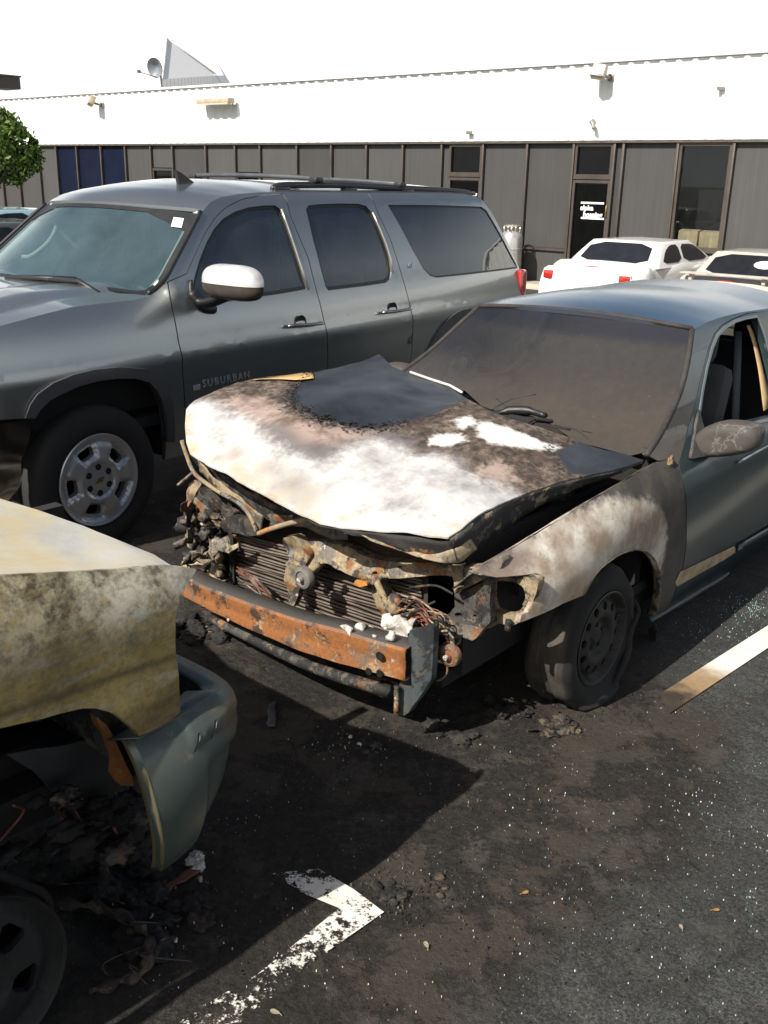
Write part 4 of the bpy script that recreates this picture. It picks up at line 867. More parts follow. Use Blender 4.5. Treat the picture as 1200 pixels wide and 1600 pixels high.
    tanc = m.mix(n2, (.22, .160, .130), (.40, .31, .27)); tanc = m.mix(m.ramp(n1, [(.35, 1.), (.55, 0.)]), tanc, (.12, .085, .065))
    col = m.mix(msk('tanm', .16, .03), base, tanc)
    col = m.mix(m.ma('MULTIPLY', msk('dkm', .12, .05), .85), col, m.mix(n2, (.035, .036, .042), (.12, .115, .115)))
    wc = m.mix(m.ramp(n1, [(.3, 0.), (.6, 1.)]), (.22, .215, .21), (.53, .52, .505)); stain = m.ma('MULTIPLY', m.ramp(m.noise(4.5, 7, .7, m.map(loc=(5, 2, 1))), [(.48, 0.), (.60, 1.)]), m.mr(m.attr('edge'), .38, .0))
    wc = m.mix(m.ma('MULTIPLY', m.ma('MULTIPLY', m.mr(m.attr('stainm'), -.06, .05), m.ramp(n2, [(.36, 0.), (.58, 1.)])), .75), wc, m.mix(n1, (.22, .19, .165), (.42, .34, .24))); wc = m.mix(m.ma('MULTIPLY', stain, m.mr(m.attr('edge'), .07, .0)), wc, m.mix(n2, (.30, .22, .14), (.50, .40, .28)))
    wk = msk('whitem', .14, .045); col = m.mix(m.ma('MULTIPLY', m.mr(m.attr('whitem'), -.10, .03), .5), col, m.mix(n2, (.22, .20, .19), (.40, .37, .35))); col = m.mix(wk, col, wc)
    pk = msk('palem', .10, .02); col = m.mix(pk, col, m.mix(n2, (.5, .47, .44), (.8, .78, .75)))
    ck = msk('cleanm', .10, .008); rim = m.ma('MULTIPLY', m.ma('SUBTRACT', msk('cleanm', .22, .015, .05), ck, clamp=True), m.ramp(fl, [(.35, 1.), (.5, .2)]))
    col = m.mix(m.ma('MULTIPLY', rim, .9), col, (.018, .015, .013))
    c2 = m.mix(m.ma('MULTIPLY', m.ramp(n2, [(.62, 0.), (.72, .5)]), 1.), m.mix(m.ramp(n3, [(.35, 0.), (.65, 1.)]), (.012, .014, .018), (.040, .045, .053)), (.10, .095, .09)); col = m.mix(ck, col, c2)
    m.p(Base_Color=col, Roughness=m.mix(ck, (.8, .8, .8), (.42, .42, .42)), Coat_Weight=m.ma('MULTIPLY', ck, .25), Coat_Roughness=.30, Specular_IOR_Level=.35)
    m.bump(m.ma('ADD', m.ma('MULTIPLY', n2, .5), m.ma('MULTIPLY', ck, .35)), .35, .006)
    sd = lambda *ps: (lambda A, B: np.max([sd_poly(A, B, p) for p in ps], 0))
    hood = sheet('hood', ho, lambda A, B: (A, B, HZ(A, B) + np.array([.006 * noise.fractal(Vector((a * 5, b * 5, 0)), 1, 2, 4) for a, b in zip(A, B)])), .02, m.m, T, out=(0, 0, 1), thick=(0, 0, -.006),
                 attrs={'whitem': sd(white), 'palem': sd(pale, pale2, pale3), 'cleanm': sd(clean, clean2), 'tanm': sd(tanp, tan2), 'stainm': sd(stn), 'dkm': sd(dk), 'edge': lambda A, B: sd_poly(A, B, ho)})
    H3 = lambda u, v, dz=0: (lambda p: np.array([p[0], p[1], float(HZ(p[0], p[1])) + dz]))(trh([(u, v)])[0])
    # peeled paint curl at the far edge, flakes
    A = [H3(*q, .004) for q in ((396, 595), (430, 590), (460, 586), (488, 583))]; B = [H3(*q, .010) for q in ((398, 597), (432, 595), (460, 597), (490, 594))]
    ribbon('peeling_paint', A, B, simple('peeled_yellow_filler', (.45, .30, .12), .7, sc=8), hood, 3, .004, thick=.002)
    bm = bmesh.new()
    for k in range(320):
        t = rng.random() * (len(clean) - 8); i = int(t); q = np.array(clean[i]) * (1 - t % 1) + np.array(clean[i + 1]) * (t % 1) + rng.normal(0, .016, 2); s = rng.uniform(.003, .012); a = rng.random() * 6
        z = float(HZ(*q)) + .004; vs = [bm.verts.new((q[0] + s * rng.uniform(.5, 1) * math.cos(a + w), q[1] + s * rng.uniform(.5, 1) * math.sin(a + w), z + rng.uniform(0, .009))) for w in (0, 1.4, 2.9, 4.4)]; bm.faces.new(vs)
    tag(fin(bm, 'paint_flakes', SOOT, hood, smooth=False), kind='stuff')
    # pressed inner frame hanging below the edges
    def side_low(u, v, yy): return CAR.ax(u, v, 1, yy)
    up = [(1004, 719), (960, 735), (915, 744), (872, 753), (835, 765), (800, 779), (770, 793), (745, 807), (722, 826), (702, 839)]
    lo = [(1003, 722), (962, 742), (918, 757), (872, 775), (838, 794), (803, 817), (776, 838), (752, 858), (735, 868), (716, 877)]
    A = [H3(*q, -.008) for q in up]; B = [side_low(*q, a[1] - .012) for q, a in zip(lo, A)]
    ribbon('hood_inner_frame', A, B, burnt('hood_frame_dark', (.03, .028, .026), (.34, .27, .18), (.10, .097, .09), (.45, .4, .33), (.2, .1, .04), (.4, .34, .08, .14)), hood, 4, .004)
    up = [(702, 839), (670, 837), (640, 832), (600, 830), (562, 825), (530, 822), (500, 817), (480, 809)]
    lo = [(716, 877), (690, 876), (668, 871), (640, 862), (605, 850), (575, 840), (545, 833), (500, 822)]
    A = [H3(*q, -.01) for q in up]; B = [CAR.ax(*q, 0, a[0] - .035) for q, a in zip(lo, A)]
    ribbon('hood_inner_frame', A, B, burnt('hood_frame_black', (.02, .018, .016), (.22, .16, .09), (.05, .047, .043), (.35, .3, .25), (.25, .11, .035), (.3, .2, .05, .2)), hood, 5, .010)
    lip = [CAR.ax(u, v, 0, x) for u, v, x in ((700, 877, .74), (668, 869, .80), (640, 860, .83), (605, 847, .85), (575, 836, .86), (552, 827, .86))]
    tube('hood_lip', curve(lip, 4), [.018 + .004 * math.sin(i) for i in range(21)], SCRAPT, hood, 8, .6)
    ux = np.array([q[0] for q in ((480, 809), (500, 817), (530, 822), (562, 825), (600, 830), (640, 832), (670, 837), (702, 839), (745, 807))]); hxs = np.array([H3(*q)[0] for q in ((480, 809), (500, 817), (530, 822), (562, 825), (600, 830), (640, 832), (670, 837), (702, 839), (745, 807))]); fx = lambda u: float(np.interp(u, ux, hxs))
    ribbon('hood_frame_rail', [CAR.ax(u, v, 0, fx(u) - .012) for u, v in ((530, 824), (556, 828), (585, 837), (620, 850), (655, 864), (690, 873))], [CAR.ax(u, v, 0, fx(u) - .0) for u, v in ((540, 833), (566, 838), (592, 848), (625, 861), (660, 873), (692, 879))], SCRAPT, hood, 4, .006, 20, 41, .006)
    ribbon('hood_corner_plate', [CAR.ax(u, v, 0, fx(u) - .0) for u, v in ((648, 864), (672, 866), (700, 861), (720, 852), (736, 842))], [CAR.ax(u, v, 0, fx(u) + .008) for u, v in ((662, 873), (690, 879), (716, 879), (732, 868), (746, 857))], burnt('tan_frame_plate', (.10, .08, .06), (.40, .32, .20), (.28, .23, .17), (.5, .43, .33), (.30, .14, .06), (.8, .7, .2, .25), 2), hood, 4, .003, 20, 43, .005)
    # left (far) end of the hood frame: twisted tan sheet and thin rods
    for k, (ua, lb, mt, x0) in enumerate(((((296, 712), (318, 716), (345, 738), (380, 760), (420, 785), (470, 806)), ((304, 728), (330, 752), (352, 776), (380, 800), (410, 825), (440, 822)), SCRAPD, .78),
                                      (((310, 716), (326, 735), (345, 752), (368, 772), (392, 790), (412, 806)), ((313, 738), (335, 762), (358, 778), (384, 798), (402, 822), (408, 832)), SCRAPT, .80),
                                      (((412, 806), (440, 806), (470, 808), (500, 820), (540, 826)), ((408, 834), (440, 822), (470, 822), (505, 838), (545, 845)), SCRAP, .78))):
        ribbon('hood_frame_scrap', [CAR.ax(*q, 0, x0 + .02 * math.sin(i * 1.7)) for i, q in enumerate(ua)], [CAR.ax(*q, 0, x0 - .01) for q in lb], mt, hood, 5, .016, 12, k)
    tb = lambda nm, pts, r, mt, par, x0: tube(nm, curve([CAR.ax(u, v, 0, x0) for u, v in pts], 5), r, mt, par, 7)
    tb('bent_rod', [(284, 688), (292, 712), (303, 738), (322, 755), (345, 770), (372, 785), (390, 805), (402, 832)], .010, SCRAP, T, .80)
    tb('bent_rod', [(404, 834), (425, 826), (452, 818), (481, 812)], .011, burnt('rusty_rod', (.1, .06, .03), (.4, .3, .18), (.3, .24, .16), (.5, .4, .3), (.4, .18, .05), (.8, .6, .1, .5)), T, .86)
    tb('bent_rod', [(278, 758), (290, 748), (303, 737)], .007, SCRAP, T, .78)
    # ---------------- left fender with ash
    arch = [(912, 930), (921, 914), (930, 899), (941, 887), (952, 878), (965, 869), (978, 863), (995, 859), (1012, 863), (1022, 873), (1029, 888), (1032, 908), (1031, 930), (1027, 950), (1019, 972)]
    shut = [(1060, 730), (1067, 752), (1071, 775), (1072, 815), (1072, 853), (1067, 888), (1057, 918), (1044, 948)]
    ftop = [(1052, 716), (1030, 722), (1004, 735), (960, 762), (915, 788), (872, 814), (830, 840), (792, 863), (766, 878), (745, 890)]
    notch = [(748, 897), (775, 902), (810, 899), (838, 896), (846, 899), (848, 906), (842, 922), (833, 942), (826, 956), (815, 961), (812, 973)]
    low = [(830, 966), (852, 957), (880, 943)]
    ta, ts, tt, tn, tl = tr(arch), tr(shut), tr(ftop), tr(notch), tr(low)
    fo = [(a + g, b) for a, b in ts] + ta[::-1] + tl[::-1] + tn[::-1] + tt[::-1]
    wht = tr([(745, 900), (790, 878), (812, 838), (850, 815), (905, 792), (950, 780), (1000, 778), (1030, 790), (1042, 818), (1041, 850), (1036, 880), (1032, 905), (1015, 868), (985, 862), (955, 878), (925, 908), (905, 940), (812, 990), (800, 940), (840, 905)])
    brn = tr([(735, 890), (770, 868), (800, 852), (828, 850), (832, 872), (822, 888), (795, 900), (760, 905)])
    m = Mat('burnt_fender_paint'); n1 = m.noise(6, 8, .68); n2 = m.noise(26, 7, .75); nn = m.ma('SUBTRACT', m.ma('ADD', m.ma('MULTIPLY', n1, .55), m.ma('MULTIPLY', n2, .45)), .5)
    sootc = m.mix(n2, (.028, .025, .023), (.075, .066, .058)); sootc = m.mix(m.ramp(n1, [(.45, 0.), (.7, 1.)]), sootc, (.11, .09, .07))
    pt = m.mix(m.mr(m.xyz()[0], -.15, -.42), sootc, m.mix(.3, sootc, (.022, .03, .036)))
    wc = m.mix(m.ramp(n1, [(.36, 0.), (.62, 1.)]), (.32, .265, .205), (.60, .56, .49)); wc = m.mix(m.ramp(m.noise(5, 6, .7, m.map(loc=(4, 4, 4))), [(.44, 0.), (.62, 1.)]), wc, (.27, .20, .145))
    # fine scratches and heat cracks
    cr = m.ramp(m.voro(14, 'DISTANCE_TO_EDGE', m.mix(.12, m.co(), m.noise(9, 3, .6, None, 0, 'Color'))), [(.0, 1.), (.018, 0.)]); wc = m.mix(m.ma('MULTIPLY', m.ma('MULTIPLY', cr, .55), m.ramp(n1, [(.42, 0.), (.6, 1.)])), wc, (.16, .12, .09))
    orange = m.ma('MULTIPLY', m.mr(m.attr('orange'), -.06, .04), m.ramp(n1, [(.35, .2), (.6, 1.)])); wc = m.mix(m.ma('MULTIPLY', orange, .8), wc, (.46, .26, .10))
    k = m.mr(m.ma('ADD', m.attr('whitem'), m.ma('MULTIPLY', nn, .17)), -.022, .026); col = m.mix(k, pt, wc)
    k2 = m.mr(m.ma('ADD', m.attr('brownm'), m.ma('MULTIPLY', nn, .14)), -.04, .05); col = m.mix(m.ma('MULTIPLY', k2, .85), col, m.mix(n2, (.085, .062, .055), (.2, .155, .135)))
    m.p(Base_Color=col, Roughness=.7, Specular_IOR_Level=.35); m.bump(n2, .3, .005)
    orp = tr([(880, 945), (890, 905), (912, 900), (925, 908), (912, 935)])
    F = sheet('front_fender', fo, f3(), .025, m.m, T, out=(0, 1, 0), thick=(0, -.02, -.004), attrs={'whitem': lambda A, B: sd_poly(A, B, wht), 'brownm': lambda A, B: sd_poly(A, B, brn), 'orange': lambda A, B: sd_poly(A, B, orp)})
    P3 = lambda q, dy=0: np.array([q[0], float(Y(*q)) + dy, q[1]])
    # rolled arch lip, inner flange towards the engine bay, lamp recess
    ribbon('arch_lip', [P3(q, .002) for q in ta], [P3(q, .002) + np.array([-.003, -.035, .0]) for q in ta], SCRAPT, F, 3, .001)
    ribbon('fender_flange', [P3(q, -.004) for q in tt], [P3(q, -.10) + np.array([0, 0, -.10]) for q in tt], SCRAPD, F, 4, .006)
    ribbon('lamp_recess_edge', [P3(q, -.001) for q in tn[3:9]], [P3(q, -.045) + np.array([-.035, 0, -.0]) for q in tn[3:9]], SCRAPT, F, 3, .002)
    ribbon('lamp_recess_edge', [P3(q, -.001) for q in tn[:5]], [P3(q, -.06) + np.array([-.03, 0, -.02]) for q in tn[:5]], SCRAP, F, 3, .002)
    lump('burnt_flake', P3(tr([(1046, 723)])[0], .004), (.022, .010, .028), simple('tan_flake', (.20, .14, .075), .9, sc=25), F, 3, .8, 4, 3)
    # ---------------- doors
    door_bot = [(a, b) for a, b in tr([(1035, 962), (1200, 868)])]
    wdw = tr([(1093, 645), (1098, 612), (1105, 575), (1113, 545), (1121, 526), (1132, 514), (1148, 504), (1164, 499), (1182, 496), (1192, 520), (1203, 560), (1213, 605), (1222, 648), (1165, 661), (1099, 674)])
    dtop = tr([(1060, 730), (1072, 690), (1083, 645), (1095, 592), (1106, 548), (1116, 523), (1128, 509), (1148, 498), (1170, 490), (1200, 486)])
    xr = dtop[-1][0] - .30
    dz = ts[-1][1]
    rear = [(xr + .10, dtop[-1][1] + .002), (xr + .02, 1.20), (xr - .03, .95), (xr - .05, .7), (xr - .05, .22)]
    do = [(a - g, b) for a, b in ts[::-1]] + dtop[1:] + rear + [(ts[-1][0] - .08, .205)]
    m = Mat('sooty_door_paint'); n1 = m.noise(5, 7, .65); n2 = m.noise(30, 6, .7); x, y, z = m.xyz()
    k = m.mr(m.ma('ADD', m.ma('MULTIPLY_ADD', n1, .28, -.14), x), -.62, -.40); ks = m.ma('MULTIPLY', k, .9)
    m.p(Base_Color=m.mix(ks, m.mix(m.ma('MULTIPLY', n1, .2), (.009, .028, .036), (.07, .075, .07)), m.mix(n2, (.030, .030, .030), (.075, .07, .062))), Roughness=m.ma('MULTIPLY_ADD', ks, .3, .42), Coat_Weight=m.ma('MULTIPLY_ADD', ks, -.25, .30), Coat_Roughness=.12, Specular_IOR_Level=.3, Metallic=.2)
    dpaint = m.m
    ws_px = [(1085, 515), (1081, 548), (1074, 585), (1063, 622), (1048, 655), (1032, 685), (1014, 712)]
    wse = tr(ws_px); seam = tr([(1086, 514), (1105, 503), (1130, 494.5), (1160, 487.5), (1200, 482)]); seam += [(seam[-1][0] - .45, seam[-1][1] + .006), (seam[-1][0] - .85, seam[-1][1] - .035), (seam[-1][0] - 1.1, seam[-1][1] - .13)]
    bx = np.array([p[0] for p in seam]); bz = np.array([p[1] for p in seam])
    for fl in (False, True):
        kw = dict(out=(0, 1, 0), flip_y=fl)
        F3 = lambda a=0: f3(a + (OFF if fl else 0))
        D = sheet('front_door', do, F3(), (.05, .04), dpaint, T, holes=[wdw], thick=(0, -.04, 0), **kw)
        sheet('window_trim', inset(wdw, -.012), F3(.006), .06, simple('door_frame_trim', (.10, .12, .13), .35) if not fl else bpy.data.materials['door_frame_trim'], D, holes=[inset(wdw, .0)], thick=(0, -.02, 0), **kw)
        r0 = [(a - 2 * g, b) for a, b in rear]
        q = [(r0[0][0], r0[0][1])] + [(x_, float(np.interp(x_, bx[::-1], bz[::-1])) - .004) for x_ in (r0[0][0] - .3, r0[0][0] - .55)] + [(-2.55, 1.10), (-2.75, .93), (-3.3, .88), (-3.55, .82), (-3.60, .60), (-3.55, .30)]
        ra = [(-2.67 + .34 * math.cos(t), .28 + .34 * math.sin(t)) for t in np.linspace(math.pi, 0, 12)]
        rw = [(r0[0][0] - .06, r0[0][1] - .05), (r0[0][0] - .32, r0[0][1] - .07), (r0[0][0] - .58, 1.16), (r0[0][0] - .68, 1.0), (r0[2][0] - .07, .93), (r0[1][0] - .07, 1.2)]
        bq = [(-3.05, .22)] + ra + [(-2.28, .21)] + r0[::-1][:-1]
        R = sheet('rear_quarter', q + bq, F3(), (.06, .05), paint, T, holes=[rw], thick=(0, -.04, 0), **kw)
        sheet('rear_side_window', inset(rw, -.003), F3(-.012), .1, glass('sedan_side_glass', (.25, .28, .27), .15) if not fl else bpy.data.materials['sedan_side_glass'], R, **kw)
        ap = wse[::-1] + seam[1:5] + [dtop[-1]] + [(a, b + .004) for a, b in dtop[::-1][1:]] + [tr([(1052, 716)])[0], tr([(1028, 720)])[0]]
        apm = Mat('sooty_pillar_paint') if not fl else None
        if not fl:
            xx, yy, zz = apm.xyz(); nz = apm.noise(6, 7, .7); kk = apm.mr(apm.ma('ADD', zz, apm.ma('MULTIPLY_ADD', nz, .4, -.2)), 1.22, .92)
            apm.p(Base_Color=apm.mix(kk, (.020, .042, .058), apm.mix(nz, (.035, .032, .030), (.10, .085, .07))), Roughness=apm.ma('MULTIPLY_ADD', kk, .3, .4), Coat_Weight=.3); apm = apm.m
        sheet('a_pillar', ap, F3(), (.04, .03), apm if not fl else bpy.data.materials['sooty_pillar_paint'], T, thick=(0, -.03, 0), **kw)
        if fl:
            ff = [(.15, .90 - .05), (-.20, .90), (ts[0][0] + g, ts[0][1] + .02)] + [(a + g, b) for a, b in ts[1:]] + [(-.36, .30)] + [(.36 * math.cos(t), .28 + .34 * math.sin(t)) for t in np.linspace(math.pi, 1.0, 10)]
            sheet('right_fender_remains'[6:], ff, F3(), .05, SCRAPD, T, thick=(0, -.01, 0), **kw)
        # rocker edge and side moulding
        s = -1 if fl else 1
        rk = tr([(1017, 968), (1060, 944), (1120, 908), (1200, 860)]); rk += [(rk[-1][0] - .5, rk[-1][1]), (-2.2, rk[-1][1])]
        sheet('rocker_panel', [(a, b - .01) for a, b in rk] + [(rk[-1][0], .26), (-1.2, .26), (ts[-1][0] - .10, .27), (ts[-1][0] - .02, .24)], F3(-.006), .06, paint if fl else dpaint, T, thick=(0, -.04, 0), **kw)
        tube('rocker_edge', [(a, s * (float(Y(a, b)) - .002), b) for a, b in rk], .014, simple('rocker_grey', (.06, .07, .075), .4) if not fl else bpy.data.materials['rocker_grey'], T, 8)
    mould = tr([(1150, 856), (1200, 826)]); mdir = (mould[1][1] - mould[0][1]) / (mould[1][0] - mould[0][0]); x0, z0 = mould[0]
    ribbon('side_moulding', [(x_, float(Y(x_, z0 + .02)) + .010, z0 + .022 + (x_ - x0) * mdir) for x_ in (x0, x0 - .3, x0 - .6, x0 - .9)], [(x_, float(Y(x_, z0 - .02)) + .010, z0 - .022 + (x_ - x0) * mdir) for x_ in (x0, x0 - .3, x0 - .6, x0 - .9)], paint, T, 4, 0, thick=.012)
    pm = tr([(1062, 893), (1146, 853), (1150, 862), (1128, 876), (1057, 916), (1054, 910)])
    sheet('moulding_scar', pm, f3(.003), .03, simple('tan_scorched_strip', (.34, .26, .17), .8, sc=14, var=.4), T, out=(0, 1, 0))
    tb2 = [P3(q, .012) for q in tr([(1150, 722), (1178, 706), (1205, 692)])]; tube('sill_trim', tb2, .006, simple('sill_bright', (.3, .33, .34), .3, .6), T, 6)
    # ---------------- glasshouse
    zk = np.array([p[1] for p in wse])[::-1]; xk = np.array([p[0] for p in wse])[::-1]; xe, ye = spl(zk, xk), spl(zk, Y(xk, zk))
    bow = .10
    def WX(y, z): y = np.asarray(y, float); return xe(z) + bow * (1 - np.clip(np.where(y > 0, y / ye(z), y / (ye(z) + OFF)), -1.1, 1.1) ** 2)
    def roof_top(S): return None
    trw = lambda pts: CAR.sx(pts, WX)
    zt, ztb = zk[-1], zk[0]
    wo = [(float(ye(z)) - .006, z) for z in np.linspace(zt, ztb + .01, 9)]
    wo = [((float(ye(zt)) + (OFF if s < 0 else 0)) * s, zt + .030 * (1 - s * s)) for s in np.linspace(-.99, .98, 12)] + wo[1:]
    botp = trw([(985, 712), (940, 700), (900, 690), (868, 668), (850, 655), (820, 647), (785, 641), (768, 640), (752, 634)])
    wo += botp + [(-.3, 1.0), (-.5, .98), (-.70, .95)] + [(-(float(ye(z)) + OFF - .006), z) for z in np.linspace(.97, zt, 8)][:-1]
    m = Mat('sooty_windshield'); n1 = m.noise(4, 7, .65); n2 = m.noise(22, 6, .7); x, y, z = m.xyz()
    glossy = m.n('BsdfGlossy', Roughness=m.ma('MULTIPLY_ADD', n1, .25, .10)); fr = m.n('Fresnel', IOR=1.45); trn = m.n('BsdfTransparent', Color=(.25, .26, .25, 1)); df = m.n('BsdfDiffuse')
    sootk = m.mr(m.ma('ADD', y, m.ma('MULTIPLY_ADD', n1, .7, -.35)), -.55, .15); low_ = m.mr(m.ma('ADD', z, m.ma('MULTIPLY_ADD', n1, .2, -.1)), 1.18, .95)
    dc = m.mix(low_, m.mix(n2, (.030, .029, .029), (.050, .047, .044)), m.mix(n2, (.048, .041, .034), (.078, .064, .051)))
    dr = m.ramp(m.voro(16, vec=m.map((1, 1, 1.3))), [(.05, 1.), (.13, 0.)]); dr = m.ma('MULTIPLY', dr, m.ramp(m.noise(3, 3), [(.45, 0.), (.6, 1.)])); dc = m.mix(m.ma('MULTIPLY', dr, .12), dc, (.22, .2, .17))
    tint = m.mr(z, zt - .09, zt - .04); dc = m.mix(m.ma('MULTIPLY', tint, .7), dc, (.018, .020, .028)); m.set(df.inputs[0], dc)
    a1 = m.n('MixShader'); m.set(a1.inputs[0], m.ma('MULTIPLY_ADD', m.ma('MAXIMUM', sootk, low_), .52, .46)); m.set(a1.inputs[1], trn.outputs[0]); m.set(a1.inputs[2], df.outputs[0])
    a2 = m.n('MixShader'); m.set(a2.inputs[0], m.ma('MULTIPLY', fr.outputs[0], m.ma('MULTIPLY_ADD', sootk, -.9, 1.9), clamp=True)); m.set(a2.inputs[1], a1.outputs[0]); m.set(a2.inputs[2], glossy.outputs[0]); m.shader(a2.outputs[0])
    W = sheet('windshield', wo, lambda A, B: (WX(A, B), A, B), .05, m.m, T, out=(1, 0, .6), thick=(-.006, 0, 0))
    es = [(float(xe(z)) + .004, float(ye(z)) - .010, z) for z in np.linspace(ztb, zt, 10)]
    for s in (1, -1): tube('windshield_edge', [(p[0], p[1] * s - (OFF if s < 0 else 0), p[2]) for p in es], .013, simple('burnt_edge_seal', (.030, .026, .024), .8, var=.6, sc=12) if s == 1 else bpy.data.materials['burnt_edge_seal'], T, 7)
    tube('windshield_top_seal', [(float(WX(y_, zt + .03 * (1 - (y_ / float(ye(zt))) ** 2))) + .004, y_, zt + .03 * (1 - (y_ / float(ye(zt))) ** 2) + .004) for y_ in np.linspace(-.56 - OFF, .56, 15)], .011, bpy.data.materials['burnt_edge_seal'], T, 7)
    # cracks in the glass, pale chrome strip along the hood's back edge, melted wiper and cowl
    tube('chrome_strip', [H3(*q, .008) for q in ((641, 584), (672, 595), (703, 605), (722, 616))], .006, simple('pale_strip', (.6, .58, .55), .4), hood, 6)
    W3 = lambda u, v, d=.004: (lambda p: np.array([float(WX(*p)) + d, p[0], p[1]]))(trw([(u, v)])[0])
    for k, pts in enumerate((((768, 640), (800, 624), (838, 616)), ((866, 664), (900, 672), (925, 690)), ((812, 644), (790, 634), (775, 622)))):
        tube('glass_crack', curve([W3(*q, .002) for q in pts], 3), .0018, BLACK, W, 4)
    sheet('cowl', [(-.72, 0), (.72, 0), (.72, 1), (-.72, 1)], lambda a, b: (-.62 + .15 * (1 - (a / .72) ** 2) + .24 * b, a, .90 - .02 * b + b * 0), (.08, .12), SOOT, T, thick=(0, 0, -.02))
    lump('melted_cowl', (-.44, .10, .925), (.10, .34, .035), SOOT, T, 4, .45, 3, 5)
    tube('wiper_blade', curve([W3(772, 648, .03), W3(800, 640, .035), W3(832, 640, .035), W3(858, 648, .03)], 4), [.012] * 4 + [.022] * 5 + [.014] * 4, BLACK, T, 8); tube('wiper_arm', [W3(826, 662, .05), W3(842, 652, .04), W3(868, 656, .03)], .009, SOOT, T, 6)
    # roof, rear glass, trunk, tail
    o = np.argsort(bx); sx, sz_ = bx[o], bz[o]
    def rooff(A, S):
        x = A + bow * (1 - S ** 2) * sstep(-2.0, -1.0, A); z = np.interp(A, sx, sz_); return x, S * (Y(A, z) + np.where(S < 0, OFF, 0)), z + .070 * (1 - np.abs(S) ** 2.2) * sstep(-1.0, -1.6, A) + .03 * (1 - S ** 2) * sstep(-1.6, -1.0, A) - .0 * sstep(-1.35, -1.0, A) * (1 - S ** 2)
    rp = Mat('roof_paint_sky_tint'); x, y, z = rp.xyz(); n1 = rp.noise(3, 6, .65); sp = rp.ramp(rp.voro(30), [(.05, 1.), (.09, 0.)])
    rp.p(Base_Color=rp.mix(rp.ma('MULTIPLY', sp, .25), rp.mix(rp.mr(rp.ma('ADD', x, rp.ma('MULTIPLY_ADD', n1, .3, -.15)), -1.22, -.95), (.045, .090, .145), (.040, .042, .050)), (.03, .025, .02)), Roughness=.33, Metallic=.35, Coat_Weight=.6, Coat_Roughness=.16)  # bluer base than the body paint: sky reflection put into the colour
    sheet('roof', [(sx[2], -1), (sx[2], 1), (sx[-1], 1), (sx[-1], -1)], rooff, (.06, .08), rp.m, T, thick=(0, 0, -.02))
    RX = seam[-2]
    xr0, zr0 = seam[-3]
    yy = float(Y(xr0, zr0))
    sheet('rear_window', [(0, -1), (1, -1), (1, 1), (0, 1)], lambda K, S: (xr0 - (2.78 + xr0) * K * 1.0 - .03 * (1 - S * S), S * (yy + .16 * K), zr0 + .045 * (1 - S * S) * (1 - K) + (.94 - zr0) * K - .0), (.08, .1), bpy.data.materials['sedan_side_glass'], T, out=(-1, 0, 1))
    sheet('trunk_lid', [(-3.55, -1), (-2.72, -1), (-2.72, 1), (-3.55, 1)], lambda A, S: (A - .04 * (1 - S * S), S * .74, .895 + .035 * (1 - S * S) + .05 * sstep(-3.5, -2.72, A)), (.1, .1), paint, T, thick=(0, 0, -.03))
    box('tail_panel', (-3.56, 0, .68), (.06, 1.46, .42), paint, T, None, .02); box('rear_bumper', (-3.62, 0, .42), (.16, 1.66, .26), paint, T, None, .05)
    for s in (1, -1): box('tail_light', (-3.59, s * .60, .78), (.06, .30, .15), bpy.data.materials['tail_light_red'], T, None, .02)
    # door mirror, melted
    mm = burnt('melted_mirror_plastic', (.040, .037, .034), (.12, .10, .08), (.07, .066, .06), (.5, .46, .4), (.1, .07, .05), (.5, .25, .0, .1), 1.4, .75, 0, .5)
    mt_ = Mat('melted_mirror_cracked'); cr = mt_.ramp(mt_.voro(6.5, 'DISTANCE_TO_EDGE', mt_.mix(.10, mt_.co(), mt_.noise(14, 3, .6, None, 0, 'Color'))), [(.0, 1.), (.022, 0.)]); nq = mt_.noise(18, 6, .7)
    mt_.p(Base_Color=mt_.mix(mt_.ma('MULTIPLY', cr, .28), mt_.mix(nq, (.030, .027, .025), (.085, .075, .065)), (.36, .32, .27)), Roughness=.75); mt_.bump(nq, .4, .006)
    for s in (1, -1):
        xm = -.80; P = lambda u, v: CAR.ax(u, v, 0, xm); prof = [(1080, 690), (1092, 674), (1108, 664), (1130, 658), (1160, 660), (1183, 664), (1190, 676), (1188, 692), (1180, 704), (1150, 711), (1110, 715), (1085, 712)]
        bm = bmesh.new(); c = np.mean([P(*q) for q in prof], 0); rings = []
        for dx, k in ((.055, .25), (.062, .6), (.045, .88), (.01, 1.0), (-.04, 1.0), (-.07, .96), (-.068, .2)):
            rings.append([bm.verts.new(((xm + dx + .03 * (q[1] - c[1])), s * (c[1] + (q[1] - c[1]) * k), c[2] + (q[2] - c[2]) * k)) for q in smooth_loop([P(*w) for w in prof], 2)])
        for a, b in zip(rings, rings[1:]):
            for i in range(len(a)): bm.faces.new((a[i], a[(i + 1) % len(a)], b[(i + 1) % len(a)], b[i]))
        bm.faces.new(rings[0]); bm.faces.new(rings[-1][::-1]); bmesh.ops.recalc_face_normals(bm, faces=bm.faces[:]); M_ = fin(bm, 'door_mirror', mt_.m, T, ang=70)
        ft = tr([(1076, 716), (1083, 676), (1090, 640), (1096, 664), (1104, 690), (1100, 712)])
        sheet('mirror_foot', ft, f3(.012), .03, mm, T, out=(0, 1, 0), thick=(0, -.02, 0), flip_y=s < 0)
        a = ft[4]; tube('mirror_stalk', [(a[0], s * (float(Y(*a)) - .0), a[1]), (xm, s * (c[1] - .05), c[2] - .01)], [.045, .04], mm, T, 10)
    # ---------------- cabin
    seat = simple('scorched_grey_seat', (.060, .060, .062), .9, sc=8); tanb = simple('tan_pillar_trim', (.42, .29, .14), .7, sc=5)
